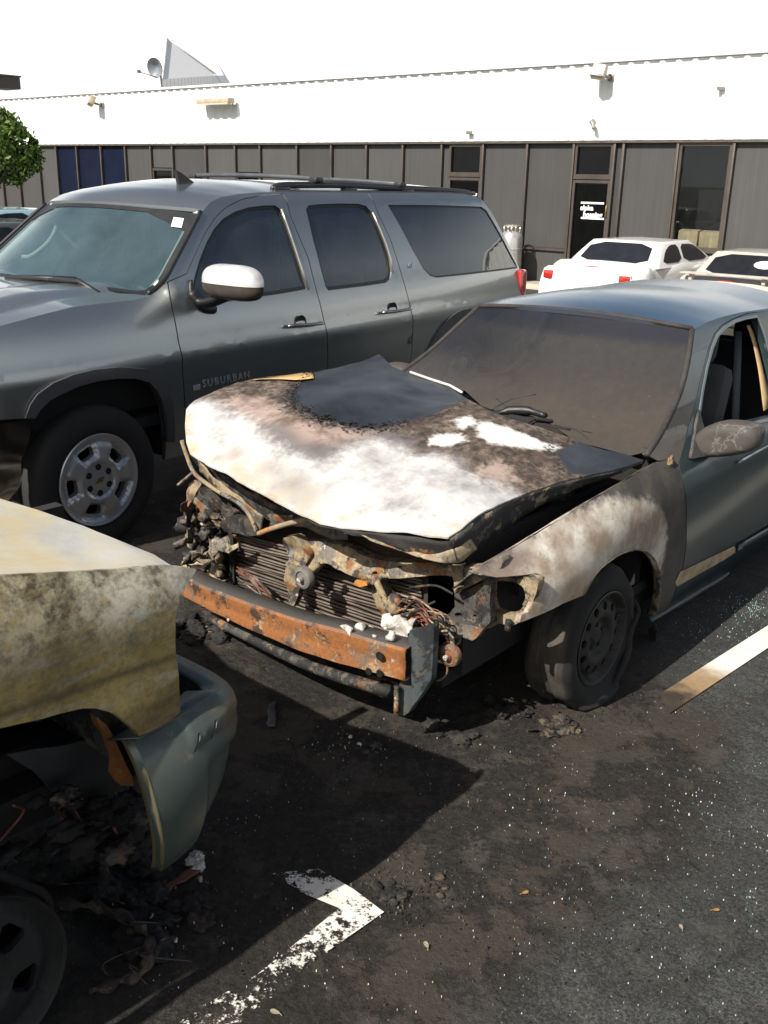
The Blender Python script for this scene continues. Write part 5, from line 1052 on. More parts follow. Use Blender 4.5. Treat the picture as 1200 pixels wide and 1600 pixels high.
    box('floor', (-1.6, 0, .30), (2.6, 1.5, .05), SOOT, T); box('firewall', (-.40, 0, .62), (.04, 1.48, .62), SOOT, T)
    sheet('dashboard', [(0, -.70), (1, -.70), (1, .70), (0, .70)], lambda a, b: (-.55 - .45 * a, b, .90 - .02 * a - .25 * sstep(.8, 1, a)), (.06, .1), SOOT, T)
    for x in (-1.45, -2.35):
        for s in (.36, -.36):
            box('seat_back', (x - .06, s, .80), (.15, .48, .62), seat, T, Matrix.Rotation(R_(-16), 3, 'Y'), .06); box('seat_cushion', (x + .22, s, .46), (.52, .48, .16), seat, T, None, .05); box('headrest', (x - .17, s, 1.19), (.11, .26, .20), seat, T, Matrix.Rotation(R_(-10), 3, 'Y'), .05)
            tube('headrest_post', [(x - .14, s, 1.05), (x - .16, s, 1.14)], .02, BLACK, T, 6)
    bm = bmesh.new(); c = Vector((-.98, .36, .88)); tube_bm(bm, [c + Vector((-.09 * math.sin(t), .18 * math.cos(t), .15 * math.sin(t))) for t in np.linspace(0, 2 * math.pi, 29)], .014, 8, False); tube_bm(bm, [c, c + Vector((.25, 0, -.12))], .03); fin(bm, 'steering_wheel', SOOT, T)
    bp = tr([(1184, 510), (1193, 530), (1206, 575), (1218, 640)])
    for s in (1, -1):
        ribbon('b_pillar_trim', [(a + (.02, .035, .06, .09)[i], s * (float(Y(a, b)) - .05), b) for i, (a, b) in enumerate(bp)], [(a - .06, s * (float(Y(a, b)) - .06), b) for a, b in bp], tanb, T, 3, .002)
        tube('seat_belt', [(bp[0][0] + .0, s * .50, 1.24), (bp[3][0] + .08, s * .60, .80), (bp[3][0] + .10, s * .60, .5)], [.022] * 3, simple('grey_belt', (.07, .08, .09), .8) if s == 1 else bpy.data.materials['grey_belt'], T, 6, .2)
    sheet('headliner', [(-2.4, -.52), (-1.15, -.52), (-1.15, .52), (-2.4, .52)], lambda a, b: (a, b, 1.31 + .03 * (1 - (b / .52) ** 2)), (.3, .2), SOOT, T)
    # ---------------- burnt front end
    FX = lambda u, v, x0: CAR.ax(u, v, 0, x0)
    def plate(nm, px, x0, mat, holes=(), dep=.03, crump=.010, par=T, st=.03, seed=0, tilt=0):
        yz = [tuple(FX(*q, x0)[1:]) for q in px]; hz = [[tuple(FX(*q, x0)[1:]) for q in h] for h in holes]; zc = np.mean([q[1] for q in yz])
        def fm(A, B):
            N = np.array([noise.noise_vector(Vector((a * 7 + seed, b * 7, seed * 3.1))) for a, b in zip(A, B)]); E = np.array([noise.noise(Vector((a * 22 + seed, b * 22, 1))) for a, b in zip(A, B)])
            return x0 + crump * 1.6 * N[:, 0] + crump * .8 * E + tilt * (B - zc), A + crump * .25 * N[:, 1], B + crump * .25 * N[:, 2]
        return sheet(nm, yz, fm, st, mat, par, holes=hz, out=(1, 0, 0), thick=(-dep, 0, 0))
    def ell(u, v, a, b, n=14): return [(u + a * math.cos(t), v + b * math.sin(t)) for t in np.linspace(0, 2 * math.pi, n, endpoint=False)]
    RS = plate('radiator_support', [(462, 862), (466, 850), (480, 845), (507, 848), (540, 858), (567, 872), (592, 878), (640, 880), (685, 886), (718, 891), (738, 890), (762, 878), (772, 880), (770, 893), (752, 906), (738, 914), (722, 922), (712, 927), (706, 915), (699, 905), (690, 902), (660, 902), (630, 903), (598, 903), (594, 910), (588, 911), (577, 904), (557, 898), (533, 888), (520, 879), (513, 877), (504, 880), (494, 892), (488, 900), (482, 896), (484, 886), (474, 880), (460, 885), (452, 880)],
               .78, SCRAPT, holes=[ell(729, 894, 5, 2.2), ell(718, 916, 5, 4), ell(624, 886, 4, 2), ell(588, 896, 4, 3.5)], dep=.05, crump=.016, tilt=-.35)
    plate('headlamp_bracket', [(712, 928), (740, 918), (758, 906), (766, 900), (768, 912), (764, 945), (766, 972), (752, 984), (734, 988), (712, 982), (700, 976), (690, 968), (702, 958), (711, 948)], .74, SCRAPD, holes=[ell(716, 961, 6, 4), ell(739, 964, 3, 2.5), ell(728, 917, 5, 3)], dep=.03, crump=.010, seed=3)
    plate('headlamp_bracket', [(755, 895), (770, 893), (800, 899), (830, 903), (842, 906), (838, 925), (826, 955), (812, 972), (800, 978), (780, 974), (766, 982), (756, 985), (752, 975), (758, 960), (758, 925)], .66, SCRAPT, holes=[smooth_loop([(768, 908), (784, 908), (804, 910), (817, 916), (820, 930), (818, 946), (808, 958), (794, 962), (780, 960), (769, 955), (766, 930)], 1), ell(773, 968, 3, 4)], dep=.04, crump=.010, seed=5)
    tb('lamp_bolt', [(795, 969), (793, 985)], .012, SCRAPD, T, .68)
    plate('lower_bracket', [(655, 965), (676, 958), (700, 968), (730, 976), (755, 982), (742, 998), (738, 1000), (720, 992), (716, 1008), (704, 1010), (698, 990), (680, 976), (660, 973)], .74, SCRAPT, dep=.03, crump=.016, seed=8)
    plate('latch_support', [(452, 878), (462, 880), (470, 888), (463, 905), (466, 918), (464, 935), (460, 948), (451, 946), (448, 925), (444, 905), (446, 888)], .80, SCRAPT, dep=.03, crump=.010, seed=9, st=.02)
    plate('latch_bracket', [(440, 842), (458, 838), (470, 852), (484, 866), (476, 884), (455, 888), (446, 870), (436, 858)], .82, SCRAP, dep=.05, crump=.03, seed=11, st=.02)
    plate('right_support_leg', [(578, 903), (590, 906), (604, 928), (614, 948), (622, 966), (612, 978), (598, 962), (588, 948), (580, 925)], .76, SCRAPT, dep=.05, crump=.012, seed=13, st=.02)
    tb('support_leg_rib', [(588, 908), (600, 932), (616, 958)], .014, SCRAP, T, .80)
    lump('headlamp_knob', FX(617, 945, .80), (.03, .035, .045), SCRAP, T, 3, .25, 3, 2)
    plate('torn_sheet', [(596, 962), (620, 964), (632, 975), (640, 968), (655, 965), (646, 980), (632, 996), (622, 1004), (610, 990), (600, 976)], .84, ASH, dep=.012, crump=.04, seed=15, st=.02)
    # left side: support plate and torn arms
    plate('support_plate', [(352, 808), (366, 806), (393, 810), (400, 822), (404, 836), (388, 838), (370, 833), (352, 830), (345, 820)], .78, SCRAPD, dep=.04, crump=.016, seed=17, st=.02)
    plate('fender_arm', [(300, 772), (312, 762), (325, 770), (345, 790), (364, 804), (352, 812), (335, 808), (318, 795)], .76, SCRAPD, dep=.04, crump=.016, seed=19, st=.02)
    plate('fender_arm', [(303, 778), (322, 795), (340, 810), (332, 812), (315, 800), (300, 786)], .77, SCRAP, dep=.03, crump=.01, seed=21, st=.02)
    plate('hinge_post', [(298, 755), (310, 748), (318, 752), (312, 772), (300, 785), (296, 805), (300, 828), (304, 838), (297, 838), (292, 820), (290, 795)], .74, SCRAP, dep=.03, crump=.02, seed=23, st=.02)
    plate('tank_bracket', [(330, 850), (342, 842), (350, 856), (362, 852), (364, 835), (368, 836), (366, 856), (352, 866), (340, 860), (332, 872)], .82, SCRAPT, dep=.012, crump=.03, seed=25, st=.015)
    for k in range(30):
        u, v = rng.uniform(284, 345), rng.uniform(795, 905); c = FX(u, v, rng.uniform(.60, .82)); d1 = rng.normal(0, 1, 3); d1 /= np.linalg.norm(d1); d2 = np.cross(d1, rng.normal(0, 1, 3)); d2 /= np.linalg.norm(d2); s, w = rng.uniform(.03, .085), rng.uniform(.008, .03)
        ribbon('torn_scrap', [c - d1 * s - d2 * w, c - d2 * w + rng.normal(0, .012, 3), c + d1 * s - d2 * w], [c - d1 * s + d2 * w, c + d2 * w + rng.normal(0, .012, 3), c + d1 * s + d2 * w], (SCRAPD, SCRAP, SCRAPT, SCRAPD, SCRAP)[k % 5], T, 4, .022, 24, k, .003)
    for k in range(12):
        u, v = rng.uniform(286, 340), rng.uniform(800, 905); s = rng.uniform(.015, .045); lump('charred_scrap', FX(u, v, rng.uniform(.60, .80)), (s, s * rng.uniform(.6, 1.6), s * rng.uniform(.5, 1.3)), (SCRAPD, SCRAP, SOOT, SCRAPD, SCRAP, SCRAPT)[k % 6], T, 2, .6, 2.5, k)
    # radiator core: slats between two tanks
    c0, c1, c2, c3 = FX(368, 830, .70), FX(588, 886, .70), FX(585, 985, .70), FX(338, 905, .70)
    RD = box('radiator', ((.64), (c0[1] + c1[1]) / 2 - .02, (c0[2] + c3[2]) / 2 - .02), (.04, 1.05, .42), SOOT, T)
    slat = simple('radiator_slat', (.16, .13, .105), .5, .5, .4, 9); bm = bmesh.new(); N = 19
    for k in range(N):
        t = k / (N - 1); zL = FX(352, 828 + 78 * t, .70)[2]; zR = FX(588, 884 + 104 * t, .70)[2]
        pts = [(.70 + .006 * math.sin(k * 2 + q), -.62 + 1.02 * q / 10, zL + (zR - zL) * q / 10 + .002 * math.sin(q * 1.3 + k)) for q in range(11)]; tube_bm(bm, pts, .0055, 6)
    S_ = fin(bm, 'radiator_slats', slat, RD); 
    fm = Mat('radiator_fins'); wv = fm.n('TexWave', wave_type='BANDS', bands_direction='Y', Vector=fm.co(), Scale=60.).outputs['Fac']; nz = fm.noise(9, 6, .7); fm.p(Base_Color=fm.mix(fm.ramp(nz, [(.4, 0.), (.65, 1.)]), fm.mix(wv, (.012, .011, .010), (.05, .042, .035)), fm.mix(wv, (.03, .02, .015), (.13, .075, .05))), Roughness=.8)
    sheet('radiator_fins', [(-.64, .26), (.42, .26), (.42, .74), (-.64, .74)], lambda A, B: (A * 0 + .685, A, B), .2, fm.m, RD, out=(1, 0, 0))
    tb('radiator_side_tank', [(345, 838), (341, 870), (338, 905)], .03, SCRAPD, RD, .70)
    # bumper beam
    TF = [(286, 900), (312, 915), (345, 928), (382, 942), (424, 957), (465, 971), (500, 979), (532, 987), (580, 1002), (633, 1017)]
    BF_ = [(285, 931), (312, 945), (345, 962), (382, 980), (424, 998), (465, 1016), (500, 1027), (532, 1037), (580, 1050), (633, 1064)]
    xs_ = [.94 + .07 * math.sin(math.pi * t) for t in np.linspace(0, 1, 10)]
    a = [FX(*q, x) for q, x in zip(TF, xs_)]; b = [FX(*q, x) for q, x in zip(BF_, xs_)]
    a2 = [p + np.array([-.085, 0, .004]) for p in a]; b2 = [p + np.array([-.085, 0, 0]) for p in b]
    bm = bmesh.new(); rows = []
    nn_ = 46; ca, cb, ca2, cb2 = [np.array(curve(q, 5)) for q in (a, b, a2, b2)]
    for i in range(len(ca)):
        row = []; A_, B_, A2, B2 = ca[i], cb[i], ca2[i], cb2[i]
        def pnt(p, k): p = Vector(p); return p + noise.noise_vector(p * 9) * .002 * k
        m1 = A_ * .72 + B_ * .28; m2 = A_ * .62 + B_ * .38
        for p in (A2, A_ + np.array([-.006, 0, .004]), A_ + np.array([0, 0, -.004]), m1, m2 + np.array([-.003, 0, 0]), A_ * .38 + B_ * .62 + np.array([-.003, 0, 0]), A_ * .28 + B_ * .72, B_ + np.array([0, 0, .004]), B_ + np.array([-.006, 0, 0]), B2): row.append(bm.verts.new(pnt(p, 1)))
        rows.append(row)
    for r0, r1 in zip(rows, rows[1:]):
        for k in range(9): bm.faces.new((r0[k], r0[k + 1], r1[k + 1], r1[k]))
    bmesh.ops.recalc_face_normals(bm, faces=bm.faces[:])
    BE = fin(bm, 'bumper_beam', BEAM, T, ang=35); md = BE.modifiers.new('thickness', 'SOLIDIFY'); md.thickness = .006; md.offset = 0
    pr = lambda u, v, d=.004: FX(u, v, .955) + np.array([d, 0, 0])
    for u, v, r in ((597, 1023, .016), (580, 1047, .014), (597, 1050, .014), (372, 962, .006), (464, 994, .006)):
        lathe('beam_hole', [(.001, 0), (r, 0), (r, .004), (.001, .004)], BLACK if r > .01 else ASH, BE, pr(u, v, .012 - .012 * (u < 500) + (.05 if u < 500 else 0)), 'X', 18)
    for k in range(16):
        u, v = rng.uniform(540, 612), rng.uniform(980, 998); s = rng.uniform(.006, .020); lump('ash_lump', FX(u, v, rng.uniform(.88, .95)), (s, s * 1.3, s * .9), ASH, BE, 2, .6, 3, k + 50)
    plate('ash_sheet', [(530, 978), (540, 976), (553, 982), (552, 1000), (548, 1004), (540, 995), (532, 990)], .965, ASH, dep=.008, crump=.02, seed=31, st=.015)
    # crash plate, lower rail, horns, wiring
    yc = .50
    Q = lambda u, v, y: CAR.ax(u, v, 1, y)
    plate2 = [(640, 985), (672, 978), (671, 1010), (669, 1050), (668, 1066), (655, 1092), (640, 1112), (632, 1118), (622, 1113), (622, 1102), (628, 1065), (634, 1030)]
    xz = [tuple(FX(*q, .90)[1:]) for q in plate2]
    sheet('crash_plate', xz, lambda A, B: (.90 - .0 * A + (A - .55) * -.25 + .012 * np.sin(A * 60), A, B), .02, burnt('dark_steel_plate', (.030, .034, .036), (.13, .115, .09), (.085, .098, .102), (.25, .25, .24), (.12, .07, .035), (.7, .25, .10, .2), 2.2, .6, .3, .3), T, out=(1, 0, 0), thick=(-.03, 0, 0))
    tb('crash_plate_edge', [(620, 1072), (620, 1092), (619, 1112)], .010, SCRAPT, T, .93)
    low_ = [FX(u, v, x) for u, v, x in ((330, 965, .80), (380, 990, .86), (440, 1020, .90), (500, 1046, .92), (560, 1066, .92), (610, 1080, .90))]
    tube('lower_rail', curve(low_, 4), .024, SCRAPD, T, 8); tube('lower_rail', curve([p + np.array([-.10, .0, -.03]) for p in low_], 4), .016, SCRAPD, T, 8)
    plate('valance_scrap', [(560, 1062), (590, 1066), (618, 1074), (616, 1090), (600, 1092), (575, 1084)], .88, SCRAPT, dep=.02, crump=.02, seed=33, st=.02)
    lump('tow_hook', FX(349, 977, .84), (.022, .03, .025), SCRAPT, T, 2, .4, 3, 4)
    def horn(nm, u, v, x0, r, mt, rz):
        bm = bmesh.new(); lathe_bm(bm, [(.001, .020), (.25 * r, .020), (.3 * r, .012), (.62 * r, .010), (.68 * r, .016), (.9 * r, .012), (r, .004), (r, -.012), (.6 * r, -.03), (.001, -.034)], axis='X', seg=36)
        bmesh.ops.rotate(bm, cent=(0, 0, 0), matrix=Matrix.Rotation(R_(rz), 3, 'Z'), verts=bm.verts[:]); bmesh.ops.translate(bm, vec=FX(u, v, x0), verts=bm.verts[:]); h = fin(bm, nm, mt, T, ang=30)
        lathe('horn_nut', [(.001, .0), (.22 * r, 0), (.22 * r, .010), (.001, .012)], ASH, h, FX(u, v, x0) + np.array([.020, 0, 0]), 'X', 12); return h
    horn('horn', 475, 903, .88, .045, simple('grey_horn', (.16, .145, .13), .6, .2, .3, 20), 0); horn('horn', 703, 1024, .80, .042, burnt('rusty_horn', (.09, .05, .03), (.3, .2, .11), (.18, .13, .09), (.4, .34, .27), (.25, .10, .04), (.6, .3, .1, .4), 3), 10)
    tb('horn_bracket', [(498, 882), (488, 892), (480, 900)], .012, SCRAPT, T, .85); tb('horn_bracket', [(704, 990), (706, 1005), (704, 1015)], .011, SCRAPT, T, .78)
    tb('wire', [(699, 1040), (698, 1052), (690, 1061), (682, 1064)], .004, SCRAPT, T, .80)
    for k in range(40):
        u0, v0 = rng.uniform(610, 645), rng.uniform(945, 975); pts = [(u0, v0), (u0 + rng.uniform(12, 30), v0 + rng.uniform(-14, 6)), (rng.uniform(660, 690), rng.uniform(950, 985)), (rng.uniform(685, 715), rng.uniform(975, 1000))][:3 + k % 2]
        tube('wire', curve([FX(u, v, .80 + rng.uniform(-.03, .05)) for u, v in pts], 5), rng.uniform(.0025, .005), (WIRE, SCRAPD, WIRE, SCRAP)[k % 4], T, 5)
    for k in range(9):
        u0, v0 = 376 + rng.uniform(-8, 8), 890 + rng.uniform(-6, 12); tube('wire', curve([FX(u0, v0, .76), FX(u0 + 25, v0 + 18 + rng.uniform(-6, 6), .80), FX(u0 + rng.uniform(35, 62), v0 + rng.uniform(30, 52), .78)], 5), .004, (WIRE, SCRAP)[k % 2], T, 5)
    for pts in (((692, 980), (698, 998), (700, 1004)), ((672, 1045), (680, 1018), (692, 1008), (698, 1003)), ((610, 945), (640, 936), (662, 946), (680, 940)), ((640, 918), (680, 915), (708, 928))): tb('wire', pts, .0045, WIRE if pts[0][0] == 692 else SCRAPD, T, .80)
    plate('orange_melt', [(556, 906), (572, 908), (576, 914), (562, 917), (552, 912)], .80, burnt('orange_plastic', (.2, .09, .02), (.5, .3, .12), (.4, .2, .05), (.5, .4, .3), (.5, .22, .04), (.7, .4, .1, .7)), dep=.012, crump=.01, seed=37, st=.02)
    # dark engine bay mass, apron, underbody
    lump('engine', (.20, -.05, .50), (.34, .48, .24), SOOT, T, 4, .35, 2.5, 1); lump('engine_top', (.25, .25, .66), (.22, .25, .12), SCRAPD, T, 4, .4, 3, 6)
    box('inner_apron', (.20, .60, .52), (1.05, .03, .50), SOOT, T); box('inner_apron', (.20, -.62, .52), (1.05, .03, .50), SOOT, T); box('front_subframe', (.30, 0, .24), (.9, 1.1, .06), SOOT, T)
    box('underbody', (-1.75, 0, .25), (3.3, 1.45, .12), DARKVOID, T); box('rear_seat_wall', (-2.72, 0, .6), (.04, 1.45, .6), SOOT, T)
    tube('strut', [(.0, .62, .28), (.0, .55, .85)], .05, SCRAPD, T, 10)
    # wheels
    steel = Mat('burnt_steel_wheel'); nz = steel.noise(9, 6, .7); steel.p(Base_Color=steel.mix(nz, (.012, .012, .013), (.036, .033, .030)), Roughness=.65, Metallic=.3); steel = steel.m
    bt = Mat('burnt_tyre'); nz = bt.noise(6, 7, .7); st_ = bt.noise(1, 4, .6, bt.map((4, 90, 4))); _x, _y, _z = bt.xyz(); tread = bt.mr(bt.ma('ABSOLUTE', _y), .088, .070)  # tread lighter, sidewalls darker: sunlit and shaded sides put into the colour
    bt.p(Base_Color=bt.mix(tread, bt.mix(nz, (.006, .006, .006), (.018, .017, .016)), bt.mix(bt.ramp(nz, [(.35, 0.), (.7, 1.)]), (.012, .011, .011), bt.mix(st_, (.05, .042, .033), (.10, .085, .062)))), Roughness=.9); bt.bump(bt.ma('ADD', nz, st_), .5, .008); bt = bt.m
    hub = CAR.ax(943, 998, 1, .85)
    for (x, s, zc, fr) in ((hub[0], 1, hub[2], True), (hub[0], -1, .28, True), (-2.67, 1, .29, False), (-2.67, -1, .29, False)):
        w = wheel_empty(T, (x, s * .755, zc), s < 0); R0, r0 = (.292 if fr else .30), .185
        bm = bmesh.new(); lathe_bm(bm, tyre_prof(R0, r0, .195), seg=72, closed=True)
        for v in bm.verts:
            p = v.co.copy(); r = math.hypot(p.x, p.z); k = max(0, (r - r0) / (R0 - r0)); 
            if fr:
                v.co += noise.noise_vector(p * 9 + Vector((s, 0, 0))) * .016 * k + Vector((0, .018 * k * (1 if p.y > 0 else -1) * max(0, -p.z / R0), 0))
                fl_ = -zc + .006
                if v.co.z < fl_ + .03: v.co.y *= 1.0 + .55 * min(1, (fl_ + .03 - v.co.z) / .05); v.co.x *= 1.0 + .22 * min(1, (fl_ + .03 - v.co.z) / .05)
                if v.co.z < fl_: v.co.z = fl_ + .002 * noise.noise(p * 40)
            elif v.co.z < -zc + .002: v.co.z = -zc + .002
        fin(bm, 'tyre', bt if fr else TYRE, w, ang=60)
        if fr:      # the torn-off sidewall strip
            ts_ = np.linspace(R_(150), R_(275), 14); tube('torn_bead', [((.235 + .012 * math.sin(9 * t)) * math.cos(t), .112 + .010 * math.sin(5 * t), (.235 + .012 * math.sin(9 * t)) * math.sin(t)) for t in ts_], [.004 + .010 * math.sin(math.pi * i / 13) for i in range(14)], bt, w, 6)
        circ = [(.186 * math.cos(t), .186 * math.sin(t)) for t in np.linspace(0, 2 * math.pi, 60, endpoint=False)]
        hl_ = [[(.132 * math.cos(a_) + .017 * math.cos(t), .132 * math.sin(a_) + .017 * math.sin(t)) for t in np.linspace(0, 2 * math.pi, 10, endpoint=False)] for a_ in [R_(30 * q + 8) for q in range(12)]]
        dp = lambda A, B: lin([0, .03, .034, .062, .070, .085, .105, .150, .158, .172, .176, .186], [.040, .040, .030, .028, .028, .050, .055, .046, .030, .030, .062, .066])(np.hypot(A, B))
        rm = sheet('rim', circ, lambda A, B: (A, dp(A, B) + .03, B), .010, steel, w, holes=hl_, out=(0, 1, 0), thick=(0, -.012, 0))
        lathe('rim_lip', [(.182, .088), (.190, .096), (.194, .094), (.188, .084)], simple('rim_lip_grey', (.06, .057, .052), .5, .4) if 'rim_lip_grey' not in bpy.data.materials else bpy.data.materials['rim_lip_grey'], rm, closed=True, seg=60)
        lathe('barrel', [(.184, .08), (.170, .0), (.168, -.08), (.001, -.08)], steel, rm)
        for k in range(5): a_ = R_(72 * k + 20); lathe('lug_nut', [(.001, .012), (.009, .010), (.010, 0)], steel, rm, (.05 * math.cos(a_), .058, .05 * math.sin(a_)), 'Y', 6)
        if fr: box('splash_liner', (x - .0, s * .60, .60), (.66, .10, .20), SOOT, T)
    ribbon('torn_liner', [Q(1021, 975, .80), Q(1026, 990, .80), Q(1027, 1010, .80)], [Q(1012, 985, .74), Q(1016, 1005, .74), Q(1018, 1026, .74)], SOOT, T, 3, .01)
    return HZ, trh, ho
sedan()

# ================================================================ THE BURNT PICKUP (front right corner, facing the sedan)
def pickup():
    T = thing('burnt_pickup', 'burnt-out tan pickup, only its scorched front wing, pale hood and sagging bumper end in view', 'pickup truck', (TR_POS[0], TR_POS[1], 0), TR_POS[2])
    Yp = spl([.30, .45, .60, .75, .84, .88, .93, 1.00, 1.06, 1.10, 1.14, 1.18, 1.24], [.00, -.020, -.032, -.038, -.040, -.031, -.036, -.034, -.020, -.002, .026, .07, .16])
    def Y(x, z): x = np.asarray(x, float); return Yp(z - .10 * (np.clip(.43 - x, -.2, 1.2)) * sstep(.85, 1.1, z)) + .9 * np.clip(x - .42, 0, .3) ** 2 + .006 * np.sin(9 * x + 5 * np.asarray(z))
    tr = lambda pts: TRK.sy(pts, Y); L = lambda x, z: ('l', x, z)
    top = tr([(306, 889), (285, 885), (262, 883), (240, 884), (189, 889), (120, 893), (60, 896), (0, 899), (-60, 905)])
    front = tr([(306, 893), (298, 904), (290, 918), (282, 933), (277, 950), (274, 975), (274, 1000), (277, 1035), (280, 1075), (282, 1113), (270, 1124), (250, 1136), (233, 1144), (218, 1150)])
    arch = tr([(212, 1142), (200, 1131), (177, 1114), (150, 1107), (127, 1107), (97, 1114), (67, 1123), (30, 1131), (0, 1138)])
    arch += [(-.20, arch[-1][1] - .01), (-.32, arch[-1][1] - .06), (-.42, arch[-1][1] - .16), (-.48, .60), (-.52, .20)]
    back = [(-.62, .20), (-.62, 1.26)]
    tx = top[-1]; topx = top + [(-.35, tx[1] + .02)]
    fo = topx + [(-.62, tx[1] + .035)] + [back[0]] + arch[::-1] + front[::-1]
    m = Mat('heat_bleached_wing'); x, y, z = m.xyz(); n1 = m.noise(4, 8, .66); n2 = m.noise(17, 8, .72); n3 = m.noise(60, 5, .7); str_ = m.noise(4, 6, .65, m.map((1.4, 1, 7), rot=(0, R_(14), 0)))
    col = m.mix(m.ramp(n1, [(.36, 0.), (.64, 1.)]), (.20, .148, .048), (.47, .345, .125)); col = m.mix(m.ma('MULTIPLY', m.ramp(str_, [(.50, 0.), (.66, 1.)]), .75), col, (.42, .38, .27))
    col = m.mix(m.ma('MULTIPLY', m.ramp(m.noise(5, 7, .7, m.map(loc=(2, 6, 1))), [(.50, 0.), (.66, 1.)]), m.mr(x, .05, .40, .35, .9)), col, (.085, .088, .070))
    up = m.mr(m.ma('ADD', z, m.ma('MULTIPLY_ADD', n1, .22, -.11)), .96, 1.06); ch = m.ramp(m.voro(34, vec=m.mix(.06, m.co(), m.noise(20, 3, .6, None, 0, 'Color'))), [(.18, 0.), (.42, 1.)])
    chip = m.mix(m.ramp(n2, [(.42, 0.), (.58, 1.)]), (.055, .043, .030), (.46, .40, .26)); col = m.mix(m.ma('MULTIPLY', up, m.ma('MULTIPLY_ADD', ch, .7, .15)), col, chip)
    pale = m.ma('MULTIPLY', m.mr(x, .18, .34), m.mr(z, .98, 1.06)); col = m.mix(m.ma('MULTIPLY', pale, m.ramp(n2, [(.40, .1), (.62, .9)])), col, (.58, .55, .45))
    col = m.mix(m.ma('MULTIPLY', m.mr(m.ma('ADD', z, m.ma('MULTIPLY', n1, .16)), .92, .82), .65), col, m.mix(n2, (.10, .055, .022), (.26, .16, .06)))
    crs = m.ramp(m.ma('ABSOLUTE', m.ma('ADD', m.ma('ADD', z, m.ma('MULTIPLY', x, .08)), -.925)), [(.0, 1.), (.018, 0.)]); col = m.mix(m.ma('MULTIPLY', crs, m.ma('MULTIPLY', n1, 1.2)), col, (.055, .045, .03))
    col = m.mix(m.ramp(n3, [(.38, .35), (.55, 0.)]), col, (.05, .042, .03)); blu = m.ma('MULTIPLY', m.ramp(m.noise(13, 4, .6), [(.66, 0.), (.70, 1.)]), m.mr(x, .30, .42)); col = m.mix(m.ma('MULTIPLY', blu, .6), col, (.22, .28, .30))
    m.p(Base_Color=col, Roughness=m.ma('MULTIPLY_ADD', n2, .4, .40), Metallic=.25); m.bump(m.ma('ADD', n2, m.ma('MULTIPLY', n3, .5)), .25, .004)
    sheet('front_wing', fo, lambda A, B: (A, Y(A, B), B), .025, m.m, T, out=(0, -1, 0), thick=(0, .02, -.004))
    P3 = lambda q, d=0: np.array([q[0], float(Y(*q)) + d, q[1]])
    ribbon('wing_lip', [P3(q, .004) for q in arch[:9]], [P3(q, .05) for q in arch[:9]], SCRAPT, T, 3, .003); ribbon('wing_front_flange', [P3(q, .003) for q in front[1:10]], [P3(q, .05) + np.array([-.01, 0, 0]) for q in front[1:10]], SCRAPD, T, 3, .003)
    # hood
    o = sorted(topx); hx, hz = np.array([p[0] for p in o]), np.array([p[1] for p in o]); hy = Y(hx, hz)
    def HZ(x, y): y0 = np.interp(x, hx, hy); t = np.clip((np.asarray(y) - y0) / .95, -.2, 2.2); return np.interp(x, hx, hz) - .014 + .055 * (1 - (t - 1) ** 2) + .016 * sstep(.10, .30, t) * sstep(1.9, 1.7, t)
    ed = TRK.sz([(262, 880), (240, 866), (195, 848), (150, 830), (105, 813), (60, 797), (0, 779), (-60, 764)], HZ)
    seam = [(float(a), float(np.interp(a, hx, hy)) + .004) for a in np.linspace(ed[0][0], -.55, 14)]
    ho = ed + [(ed[-1][0] - .02, 1.2), (ed[2][0], 1.70), (-.55, 1.80)] + seam[::-1]
    m = Mat('ash_bleached_hood'); n1 = m.noise(3.2, 8, .66, m.map((1, 1.6, 1))); n2 = m.noise(15, 7, .7); n3 = m.noise(5, 7, .68, m.map(loc=(4, 2, 1)))
    col = m.mix(m.ramp(n1, [(.38, 0.), (.58, 1.)]), (.46, .45, .41), (.44, .375, .235)); col = m.mix(m.ma('MULTIPLY', m.ramp(n3, [(.48, 0.), (.62, 1.)]), .8), col, m.mix(n2, (.20, .21, .22), (.5, .5, .48)))
    col = m.mix(m.ma('MULTIPLY', m.ramp(n2, [(.64, 0.), (.72, 1.)]), .5), col, (.18, .14, .09)); m.p(Base_Color=col, Roughness=.75); m.bump(n2, .2, .004)
    sheet('hood', ho, lambda A, B: (A, B, HZ(A, B)), .03, m.m, T, out=(0, 0, 1), thick=(0, 0, -.015))
    # bumper: one shell bent round the corner, sagging
    tp = [(.335, -.035, .708), (.40, -.045, .718), (.46, -.048, .728), (.52, -.042, .738), (.590, -.025, .738), (.648, .025, .722), (.668, .10, .72), (.668, .22, .72), (.66, .55, .715), (.67, .95, .715), (.66, 1.35, .715), (.63, 1.8, .71)]
    bt = [(.385, -.03, .325), (.42, -.036, .335), (.46, -.036, .345), (.50, -.03, .358), (.545, -.01, .385), (.575, .045, .42), (.59, .12, .44), (.58, .24, .45), (.60, .55, .45), (.61, .95, .45), (.60, 1.35, .45), (.57, 1.8, .45)]
    tpc, btc = np.array(curve(tp, 6)), np.array(curve(bt, 6)); N = len(tpc); ss = np.linspace(0, 1, N); ip = lambda c, S: np.stack([np.interp(S, ss, c[:, k]) for k in range(3)])
    tg = np.gradient(tpc, axis=0); nr = np.stack([tg[:, 1], -tg[:, 0]], 1); nr /= np.linalg.norm(nr, axis=1, keepdims=True) + 1e-9
    def bf(S, Tt):
        p = ip(tpc, S) * Tt + ip(btc, S) * (1 - Tt); nx, ny = np.interp(S, ss, nr[:, 0]), np.interp(S, ss, nr[:, 1])
        b = .055 * np.sin(np.pi * np.clip(Tt, 0, 1)) ** .8 - .02 * sstep(.68, .62, Tt) * sstep(.22, .27, S) + .008 * sstep(.80, .86, Tt) * sstep(.17, .19, S) - .02 * sstep(.94, 1.0, Tt)
        return p[0] + nx * b, p[1] + ny * b, p[2]
